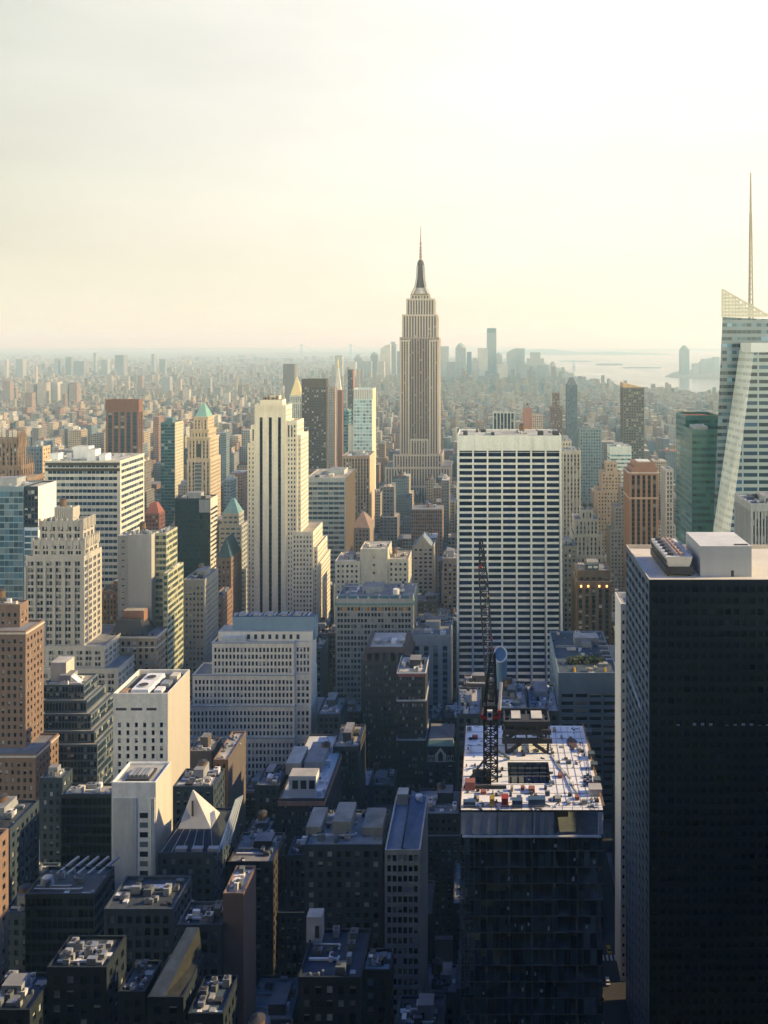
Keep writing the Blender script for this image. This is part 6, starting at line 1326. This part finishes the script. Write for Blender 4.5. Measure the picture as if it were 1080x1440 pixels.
for i, (a, c, t, Y, m_, cp, lab) in enumerate([
    (684.5, 698, 468, 6150, B_, None, 'tallest hazy tower of the far downtown skyline, unfinished with a darker top'), (671.5, 686, 489.5, 5900, C_, None, 'broad hazy slab touching the tallest downtown tower on its left'), (698, 706, 499, 5950, A_, 'dome', 'hazy round topped tower touching the tallest downtown tower on its right'),
    (712.5, 727, 497, 6000, A_, 'curve', 'hazy tower with a curved left shoulder right of the tallest downtown tower'), (726, 738, 490, 6100, A_, None, 'hazy flat topped tower behind the curved shoulder tower downtown'), (741, 765, 504, 5850, A_, 'step', 'wide hazy stepped block at the right of the downtown skyline'), (757, 772, 513, 5700, B_, None, 'low hazy block at the foot of the wide stepped downtown block'), (774, 781, 511, 6000, C_, 'step', 'slim hazy tower standing at the water edge of downtown'), (780, 786, 521, 5800, C_, None, 'small hazy block at the very right end of downtown by the water'),
    (640.5, 655, 489, 6000, A_, 'dome', 'hazy domed tower midway between the mast skyscraper and the tallest downtown tower'), (656.5, 663, 495, 6100, B_, None, 'slim hazy tower right of the domed downtown tower'), (615, 631, 487, 5900, A_, None, 'hazy flat tower peeping out at the right flank of the mast skyscraper'), (628, 641, 509, 5600, B_, None, 'low hazy block between the flat tower and the domed tower downtown'),
    (547, 557, 484, 6000, A_, 'step', 'hazy stepped tower peeping out at the left flank of the mast skyscraper'), (535, 549, 491, 5900, C_, 'curve', 'hazy tower with a rising roofline left of the mast skyscraper'), (521, 530.5, 499, 5950, B_, 'dome', 'hazy tower with a small dome further left of the mast skyscraper'), (508, 522, 508, 5800, A_, None, 'broad low hazy block left of the small domed downtown tower'), (498, 509, 503, 6050, A_, 'dome', 'hazy round headed tower above the pale blue-white glass tower'), (487, 500, 509, 5700, C_, None, 'pale low hazy block at the left end of the downtown skyline'), (471, 481, 500, 5200, A_, None, 'hazy twin height slab behind the clock tower cupola'), (530, 540, 508, 5600, D_, None, 'low hazy sandy block under the rising roofline tower'), (556, 563, 494, 6200, B_, None, 'narrow hazy tower squeezed against the mast skyscraper on its left'), (663, 673, 507, 5650, A_, 'step', 'low hazy stepped block left of the broad downtown slab'), (700, 714, 513, 5600, C_, None, 'low hazy pale block below the round topped tower'), (728, 744, 512, 5650, B_, None, 'low hazy grey block left of the wide stepped downtown block'), (604, 616, 513, 5500, C_, None, 'low hazy pale block right behind the mast skyscraper')]):
    tower0 = far_tower(lab, a, c, t, Y, m_, 60, GT, cp, spire=55 if i == 0 else 0)
    if i == 0: m = MB(); x0_, x1_ = U(a, Y), U(c, Y); m.box(x0_ + 1, x1_ - 1, Y + 1, Y + 58, Z(t, Y), Z(461.5, Y), plain((0.07, 0.065, 0.06))); q_ = m.build('unfinished_top'); q_.parent = bpy.data.objects[tower0.e.name]; q_.location = (-tower0.o[0], -tower0.o[1], 0)
GQ = 'hazy towers across the water at the right'
for a, c, t, Y, cp, lab in [(957, 969.5, 491, 7300, 'dome', 'tallest hazy tower across the water at the right'), (975, 984, 511, 7200, None, 'low hazy block just right of the tall tower across the water'), (985, 995, 508, 7300, 'step', 'hazy stepped block across the water, second right of the tall tower'), (995.5, 1003, 504, 7400, None, 'hazy slab across the water, third right of the tall tower'), (1003.5, 1012, 502, 7450, None, 'hazy slab across the water touching the faceted skyscraper')]: far_tower(lab, a, c, t, Y, A_ if t > 495 else B_, 60, GQ, cp)
GB = 'hazy towers across the flat city at the left'
g = random.Random(21)
for a, c, t, Y, m_, lab in [(6, 10, 507, 6200, C_, 'bright slim hazy slab near the far left edge under the horizon'), (22, 32, 505, 6500, A_, 'pale broad hazy slab second from the far left edge under the horizon'), (49, 51, 515, 5200, D_, 'thin pale chimney like tower at the far left under the horizon'), (76, 82, 504, 7000, A_, 'slim hazy tower just under the left horizon, left of a broader one'), (92, 100, 502, 7000, B_, 'dark broad hazy tower just under the left horizon'), (103, 118, 508, 6900, B_, 'low wide hazy block right of the dark broad hazy tower'), (131.5, 134.5, 496, 7200, A_, 'thinnest hazy tower touching the left horizon'), (142, 151, 506, 7000, A_, 'hazy block right of the thinnest tower on the left horizon'), (161.5, 174, 499.5, 6800, B_, 'largest hazy teal-grey tower under the left horizon'), (213, 217, 498, 7200, A_, 'slim hazy tower under the horizon between the brown striped tower and the copper roof'), (224, 232, 505, 7000, B_, 'small hazy block right of that slim horizon tower'),
    (4, 14, 536, 3900, E_, 'rusty sunlit block at the far left, beyond the gothic tower'), (37, 47, 540, 3700, D_, 'sunlit housing slab far left, first of a loose row'), (52, 65, 538, 3700, D_, 'sunlit housing slab far left, widest but one of the row'), (68, 81, 537, 3750, C_, 'brightest cream housing slab of the far left row'), (85, 95, 540, 3700, D_, 'sunlit housing slab between the cream slab and the last of the far left row'), (97, 108, 538, 3700, E_, 'reddish housing slab, last of the far left row'), (35, 45, 552, 2900, E_, 'dark rusty block below the far left row of housing slabs'),
    (151, 157, 528, 4500, D_, 'slim sunlit slab just behind the brown striped tower on its left'), (176, 181, 529, 4500, D_, 'slim sunlit slab above the brown striped tower'), (193, 200, 528, 4400, E_, 'brownish slab behind the right top of the brown striped tower'), (229, 239, 530, 4400, A_, 'grey slab in the far city right of the brown striped tower'), (248, 254, 533, 4300, D_, 'tan slab in the far city above the teal glass tower'), (258, 266, 548, 3600, C_, 'pale slab just left of the copper pyramid roof'), (288, 296, 531, 4400, A_, 'blue-grey slim slab above the copper pyramid roof'), (300, 310, 545, 3900, B_, 'dim slab right of the copper pyramid roof'), (314, 322, 552, 3500, C_, 'pale slab beyond the copper pyramid roof, further right')]:
    far_tower(lab, a, c, t, Y, m_, max(20, U(c, Y) - U(a, Y)), GB)
def bridge():
    r = Root('suspension_bridge', 'faint suspension bridge with two towers on the horizon left of the downtown skyline', 'bridge', (U(458, 16500), 16500, 0)); Y = 16500; x0, x1 = U(424, Y), U(493, Y); M = plain((0.2, 0.22, 0.22))
    for x in (x0, x1):
        m = MB()
        for s in (-1, 1): m.box(x + s * 12 - 6, x + s * 12 + 6, Y - 6, Y + 6, 0, 235, M)
        m.box(x - 18, x + 18, Y - 5, Y + 5, 200, 215, M, bottom=True); r.part(m, 'tower_leg')
    m = MB(); m.box(x0 - 420, x1 + 420, Y - 15, Y + 15, 60, 68, M, bottom=True); r.part(m, 'road_deck')
    m = MB(); n = 16
    for i in range(n):
        f, h = i / n, (i + 1) / n; zf = lambda q: 72 + 155 * (2 * q - 1) ** 2; m.bar((x0 + (x1 - x0) * f, Y, zf(f)), (x0 + (x1 - x0) * h, Y, zf(h)), 2, M)
    m.bar((x0, Y, 225), (x0 - 400, Y, 68), 2, M); m.bar((x1, Y, 225), (x1 + 400, Y, 68), 2, M); r.part(m, 'cable')
bridge()
def statue():
    Y = 8950; x = U(807, Y); r = Root('statue', 'tiny raised-arm statue on a pedestal on the island in the harbour', 'statue', (x, Y, 6)); G = plain((0.2, 0.34, 0.3))
    m = MB(); m.box(x - 20, x + 20, Y - 20, Y + 20, 6, 20, GREYP); m.frustum((x - 10, x + 10, Y - 10, Y + 10, 20), (x - 7, x + 7, Y - 7, Y + 7, 50), GREYP); r.part(m, 'pedestal')
    m = MB(); m.cyl(x, Y, 50, 80, 5.5, 3.2, G, 10); m.cyl(x, Y, 80, 83, 3.2, 1.5, G, 10); m.cyl(x, Y, 83, 88, 2.2, 2.0, G, 10); m.bar((x + 2.5, Y, 79), (x + 5, Y, 94), 1.1, G); m.cyl(x + 5, Y, 94, 97, 1.2, .4, plain((.6, .5, .2)), 8); r.part(m, 'figure')
statue()

# ------------------------------------------------------------------ the rest of the city: blocks on the street grid
g = random.Random(11)
inwater = lambda x, y: any(False for _ in ()) or pip(*PXL(x, y, 0)[:2])
SHP = shore
def pip(px, py):
    c = False; n = len(SHP); j = n - 1
    for i in range(n):
        (xi, yi), (xj, yj) = SHP[i], SHP[j]
        if (yi > py) != (yj > py) and px < (xj - xi) * (py - yi) / (yj - yi) + xi: c = not c
        j = i
    return c or (px > 600 and py < 494.5)
HB = [h for h in HEROES]
lots = []
for k in range(1, 42):
    yb = 60 + 80 * k
    for ai in range(-1, len(AVES)):
        xa = AVES[ai] + 15 if ai >= 0 else -1500; xb = AVES[ai + 1] - 15 if ai + 1 < len(AVES) else 1100
        for row in range(2):
            x = xa
            while x < xb - 7:
                w = g.uniform(13, 36) if yb < 1000 else g.uniform(9, 26) if yb < 1700 else g.uniform(7, 17); x2 = min(x + w, xb); y0 = yb + 9 + row * 31 + g.uniform(0, 2); y1 = y0 + g.uniform(24, 29.5)
                pa, pb = PXL(x, y0, 0)[0], PXL(x2, y0, 0)[0]
                if pb > -40 and pa < 1120 and not inwater(x, y0):
                    t = g.random(); h = g.uniform(14, 34) if t < .45 else g.uniform(30, 58) if t < .84 else g.uniform(58, 98) if t < .97 else g.uniform(98, 135)
                    if y0 > 1500 and x < -150 and g.random() < .10: h = g.uniform(70, 120)
                    if y0 > 1700: h *= .54
                    if y0 > 2600: h *= .8
                    lots.append([x, x2 - g.uniform(.1, .5), y0, y1, h])
                x = x2
def overl(l): return any(l[0] < h[7] + 1 and l[1] > h[6] - 1 and l[2] < h[5] + 1 and l[3] > h[4] - 1 for h in HB) or any(l[0] < r[1] and l[1] > r[0] and l[2] < r[3] and l[3] > r[2] for r in far_tower.rects)
def fit(l):
    """shrink a lot away from the big buildings it touches, and keep its top below what stands behind it"""
    if overl(l):
        for f in (.75, .5, .32):
            w = (l[1] - l[0]) * f; d_ = (l[3] - l[2]) * max(f, .5)
            for sx in (0, 1):
                for sy in (0, 1):
                    q = [l[0] if sx == 0 else l[1] - w, l[0] + w if sx == 0 else l[1], l[2] if sy == 0 else l[3] - d_, l[2] + d_ if sy == 0 else l[3], l[4]]
                    if not overl(q) and w > 7: return fit2(q)
        return None
    return fit2(l)
def fit2(l):
    hmax = l[4]
    pa, pb = sorted((min(PXL(l[0], l[2], 0)[0], PXL(l[0], l[3], 0)[0]), max(PXL(l[1], l[2], 0)[0], PXL(l[1], l[3], 0)[0])))
    for h in HB:
        if h[4] > l[2] and pa < h[1] - 1 and pb > h[0] + 1:
            hm = CZ - (h[3] - PY) / F * l[2]; hmax = min(hmax, hm - 5)
    if hmax < 8: return None
    l = list(l); l[4] = hmax if hmax == l[4] else max(8, hmax * g.uniform(.75, 1)); return l
lots = [q for q in (fit(l) for l in lots) if q]
# which of them the view shows, nearest first
cov = np.zeros((720, 540), dtype=bool); vis = []
items = [(h[4], 1, h) for h in HB] + [(l[2], 0, l) for l in lots]
items.sort(key=lambda t: t[0])
for y, k, o in items:
    if k: a, b_, t, bt = o[0], o[1], o[2], 482 + 325000 / o[4]
    else:
        cs = [PXL(xx, yy, o[4]) for xx in o[:2] for yy in o[2:4]]; a, b_, t = min(c[0] for c in cs), max(c[0] for c in cs), min(c[1] for c in cs); bt = PXL(o[0], o[2], 0)[1]
    i0, i1, j0, j1 = int(max(0, a / 2)), int(min(540, b_ / 2 + 1)), int(max(0, t / 2)), int(min(720, bt / 2 + 1))
    if i1 <= i0 or j1 <= j0:
        if not k: vis.append((0, o))
        continue
    s = cov[j0:j1, i0:i1]
    if not k: vis.append((int((~s).sum()), o))
    s[:] = True
vis.sort(key=lambda t: -t[0])
WALLS = [((0.40, 0.34, 0.26), 'beige'), ((0.30, 0.20, 0.14), 'brown brick'), ((0.50, 0.46, 0.38), 'cream'), ((0.30, 0.30, 0.28), 'grey'), ((0.27, 0.16, 0.12), 'red brick'), ((0.20, 0.18, 0.16), 'dark brown'), ((0.42, 0.33, 0.23), 'tan'), ((0.17, 0.21, 0.23), 'slate blue')]
ROOFS = [(ROOF_PALE, 'pale'), (ROOF_GREY, 'grey'), (ROOF_DARK, 'dark'), (ROOF_TAN, 'tan'), (roofmat((0.34, 0.14, 0.09)), 'reddish')]
FS = {}
refs = [(o['label'].split(',')[0], PXL(*o.location[:2], 0)[0], o.location[1]) for o in COL.objects if o.type == 'EMPTY' and o.get('label') and o.parent is None and 380 < o.location[1] < 2000 and o['category'] in ('tower', 'skyscraper', 'building', 'office_slab')]
GF = 'mid rise blocks filling the city grid'
used = {}
pend = []
for n, l in vis[:270]:
    if n < 12: break
    x0, x1, y0, y1, h = l; c, cn = g.choice(WALLS if y0 < 2000 else WALLS[:7]); rf, rn = g.choices(ROOFS, (4, 4, 3, 2, 1))[0] if y0 > 460 else g.choice(((ROOF_SHADE, 'dark'), (ROOF_DARK, 'dark'), (ROOF_GREY, 'grey')))
    b = Building('city_block', '', 'building', ((x0 + x1) / 2, y0, 0), GF)
    bay, fl, ww, wh = g.choice(((2.6, 3.5, .45, .5), (3.2, 3.7, .5, .55), (3.8, 3.8, .6, .5), (2.2, 3.6, .5, .6)))
    step = h > 45 and g.random() < .55 and x1 - x0 > 14
    if y0 < 760:
        st = FS.setdefault((c, bay, y0 < 480), Style(tuple(k * (.22, .31, .42)[q] if y0 < 480 else k * .7 for q, k in enumerate(c)), bay=bay, floor=fl, ww=ww, wh=wh, gl=G_OLD if g.random() < .6 else G_DARK))  # near walls scaled darker and bluer, shade put into the colour
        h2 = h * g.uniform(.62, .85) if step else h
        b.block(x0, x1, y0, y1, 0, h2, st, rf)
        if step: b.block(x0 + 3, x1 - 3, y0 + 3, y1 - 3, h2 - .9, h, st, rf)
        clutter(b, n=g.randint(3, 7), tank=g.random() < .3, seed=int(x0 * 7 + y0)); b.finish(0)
    else:
        fm = facmat(c, bay=bay, floor=fl, ww=ww, wh=wh); m = MB(); h2 = h * g.uniform(.6, .85) if step else h
        m.box(x0, x1, y0, y1, 0, h2, fm, top=rf); b.part(m, 'wall')
        if step: m = MB(); m.box(x0 + (x1 - x0) * .15, x1 - (x1 - x0) * .2, y0 + 3, y1 - 3, h2, h, fm, top=rf); b.part(m, 'setback')
        if y0 < 1900:
            for q in range(g.randint(1, 3)):
                m = MB(); a = g.uniform(2, 5); bx = g.uniform(x0 + 1, max(x0 + 1.1, x1 - a - 1)); by = g.uniform(y0 + 1, y1 - 7)
                if step: bx = min(max(bx, x0 + (x1 - x0) * .17), x1 - (x1 - x0) * .22 - a); by = max(by, y0 + 4)
                m.box(bx, bx + a, by, by + g.uniform(3, 5), h, h + g.uniform(1.5, 4.5), g.choice([GREYP, CREAM, METAL, BRICK])); b.part(m, 'bulkhead')
            if g.random() < .3 and y0 < 1500: water_tank(b, (x0 + x1) / 2, (y0 + y1) / 2, h)
    pc = PXL((x0 + x1) / 2, y0, h)[0]
    rr = min(refs, key=lambda r: abs(r[1] - pc) * 1.0 + abs(r[2] - y0) * .06)
    rel = 'beyond' if y0 > rr[2] + 60 and abs(pc - rr[1]) < 40 else 'before' if y0 < rr[2] - 40 and abs(pc - rr[1]) < 40 else 'left of' if pc < rr[1] else 'right of'
    size = 'low' if h < 26 else 'tall' if h > 70 else 'mid-rise'
    pend.append((b, size, cn, rn, step, rel, rr[0], y0))
groups = {}
for t in pend: groups.setdefault(t[1:7], []).append(t)
ORD = ['nearest', 'second nearest', 'third nearest', 'fourth nearest', 'fifth nearest', 'sixth nearest', 'seventh nearest', 'eighth nearest', 'ninth nearest', 'tenth nearest']
for key, ts in groups.items():
    ts.sort(key=lambda t: t[7]); size, cn, rn, step, rel, ref = key
    ref = ' '.join(ref.split()[:5])
    for w in (' with', ' and', ' its', ' a', ' the', ' of', ' on', ' in', ' under', ' behind', ' between', ' left', ' right', ' down'):
        while ref.endswith(w): ref = ref[:-len(w)]
    for i, t in enumerate(ts):
        t[0].e['label'] = f"{size} {cn} {'stepped ' if step else ''}block with {rn} roof {rel} the {ref}" if len(ts) == 1 else f"{ORD[min(i, 9)]} {size} {cn} {'stepped ' if step else ''}block, {rn} roof, {rel} the {ref}"
# everything further off and smaller reads as one carpet of roofs
m = MB(); CM = [facmat(tuple(k * q for k, q in zip(c, (.78, .72, .58))), bay=3.4, floor=3.8, ww=.5, wh=.5) for c, _ in WALLS[:7]]; RM = [ROOF_PALE, ROOF_TAN, ROOF_TAN, ROOF_DARK, ROOF_DARK, ROOF_GREY, ROOF_GREY, ROOFS[4][0]]
for n, l in vis[len(pend):]:
    m.box(*l[:4], 0, l[4], g.choice(CM), top=g.choice(RM))
y = 3400.0
while y < 15000:
    dx = 17 + (y - 3400) * .0055; x = U(-60, y)
    while x < U(1130, y):
        w = g.uniform(.5, .95) * dx; dd = g.uniform(.5, .9) * dx; t = g.random()
        cl = .5 + .5 * math.sin(x * .0021 + 1.3) * math.sin(y * .0017)
        h = g.uniform(5, 13) if t < .92 - .08 * cl else g.uniform(13, 30) if t < .990 - .015 * cl else g.uniform(32, 65)
        yy = y + g.uniform(-.3, .3) * dx; pp = PXL(x, yy, 0)
        dens = .93 if y < 6000 else .8
        dist = int((math.sin(x * .0013 + y * .0007) + math.sin(y * .0021 - x * .0009)) * 2) % 7
        if (x + 60 * math.sin(y * .0006)) % 260 > 22 + y * .002 and g.random() < dens and not inwater(x, yy) and not any(x < r[1] and x + w > r[0] and yy < r[3] and yy + dd > r[2] for r in far_tower.rects):
            if 440 < pp[0] < 790 and 4600 < y < 6600: h = h * 1.6 + g.uniform(0, 30)
            m.box(x, x + w, yy, yy + dd, 0, h, CM[dist] if g.random() < .55 else g.choice(CM), top=g.choice(RM))
        x += dx * g.uniform(.9, 1.35)
    y += dx * 1.15
tag(m.build('distant_buildings'), 'carpet of small far buildings fading into haze below the horizon', 'far city', kind='stuff')

# ------------------------------------------------------------------ cars on the avenue between the construction tower and the black tower
def car(x, y, col, label):
    r = Root('car', label, 'car', (x, y, .05), 'cars on the dark avenue beside the black tower'); pc = plain(col, rough=.3, noise=.1); gm = plain((0.01, 0.015, 0.02), rough=.1); tm = plain((0.02, 0.02, 0.02))
    m = MB(); m.frustum((x - .9, x + .9, y - 2.3, y + 2.3, .35), (x - .82, x + .82, y - 2.25, y + 2.25, .95), pc); r.part(m, 'body')
    m = MB(); m.frustum((x - .8, x + .8, y - 1.5, y + 1.1, .952), (x - .62, x + .62, y - .95, y + .6, 1.45), gm, top=pc); r.part(m, 'cabin')
    for sx in (-.8, .8):
        for sy in (-1.4, 1.4): m = MB(); m.bar((x + sx - .1, y + sy, .38), (x + sx + .1, y + sy, .38), .3, tm); r.part(m, 'wheel')
for i, (x, y, c, l) in enumerate([(44, 352, (0.55, 0.36, 0.03), 'yellow taxi on the dark avenue, nearest the viewer'), (47.5, 361, (0.5, 0.5, 0.5), 'silver car just ahead of the nearest yellow taxi on the avenue'), (44, 372, (0.03, 0.03, 0.035), 'black car on the avenue ahead of the silver car'), (50.5, 380, (0.55, 0.36, 0.03), 'yellow taxi on the right lane of the avenue, farther than the black car'), (47, 392, (0.6, 0.6, 0.58), 'white car in the middle of the avenue'), (43.8, 405, (0.2, 0.03, 0.03), 'dark red car on the left lane of the avenue'), (50.5, 412, (0.55, 0.36, 0.03), 'farthest yellow taxi on the avenue'), (47, 428, (0.1, 0.13, 0.2), 'dark blue car farthest up the avenue')]): car(x, y, c, l)

# ------------------------------------------------------------------ unseen towers, added and sized to shade the near blocks and air
def shade_tower(label, x0, x1, y0, y1, h, c):
    r = Root('office_tower', label, 'tower', ((x0 + x1) / 2, y0, 0)); m = MB(); m.box(x0, x1, y0, y1, 0, h, facmat(c, bay=3, floor=3.9, ww=.5, wh=.7), top=ROOF_GREY); r.part(m, 'wall'); m = MB(); m.box(x0 + 8, x1 - 8, y0 + 8, y1 - 8, h, h + 7, GREYP); r.part(m, 'penthouse')
shade_tower('limestone tower carrying the viewing deck, directly behind the viewer', -52, 52, -60, -4, 254, (0.15, 0.145, 0.135))  # deck tower, its pale stone darkened to cut bounced light
shade_tower('unseen shading slab outside the frame at the right, nearest the viewer', 92, 150, 110, 205, 285, (0.15, 0.145, 0.135))
shade_tower('unseen shading slab outside the frame at the right, beside the black tower', 104, 175, 208, 289, 160, (0.15, 0.145, 0.135))
shade_tower('unseen shading slab outside the frame at the right, beside the viewing deck', 70, 140, 10, 100, 285, (0.15, 0.145, 0.135))
shade_tower('unseen shading tower hidden behind the black tower', 78, 150, 378, 455, 138, (0.3, 0.29, 0.27))
shade_tower('unseen shading slab behind the viewer, left of the viewing deck tower', -210, -58, -120, -14, 330, (0.15, 0.145, 0.135))
shade_tower('unseen shading slab behind the viewer, right of the viewing deck tower', 58, 200, -130, -14, 330, (0.15, 0.145, 0.135))
shade_tower('unseen shading slab behind the viewer, far left', -420, -225, -150, -20, 300, (0.15, 0.145, 0.135))
shade_tower('unseen shading slab outside the frame at the left', -240, -124, 20, 190, 275, (0.15, 0.145, 0.135))

# ------------------------------------------------------------------ air
hz = MB(); e = 46000; hz.box(-e, e, -3500, 61000, -2.0, 470, None if False else asph, bottom=True)
ho = hz.build('haze'); ho['kind'] = 'stuff'; ho['label'] = 'pale afternoon haze over the whole city'
hm = bpy.data.materials.new('haze'); hm.use_nodes = True; t = hm.node_tree; t.nodes.clear()
o_ = t.nodes.new('ShaderNodeOutputMaterial'); v_ = t.nodes.new('ShaderNodeVolumePrincipled'); t.links.new(v_.outputs[0], o_.inputs['Volume'])
v_.inputs['Color'].default_value = (0.48, 0.80, 0.94, 1); v_.inputs['Absorption Color'].default_value = (1, 1, 1, 1); v_.inputs['Density'].default_value = HAZE; v_.inputs['Anisotropy'].default_value = 0.3
ho.data.materials.clear(); ho.data.materials.append(hm)
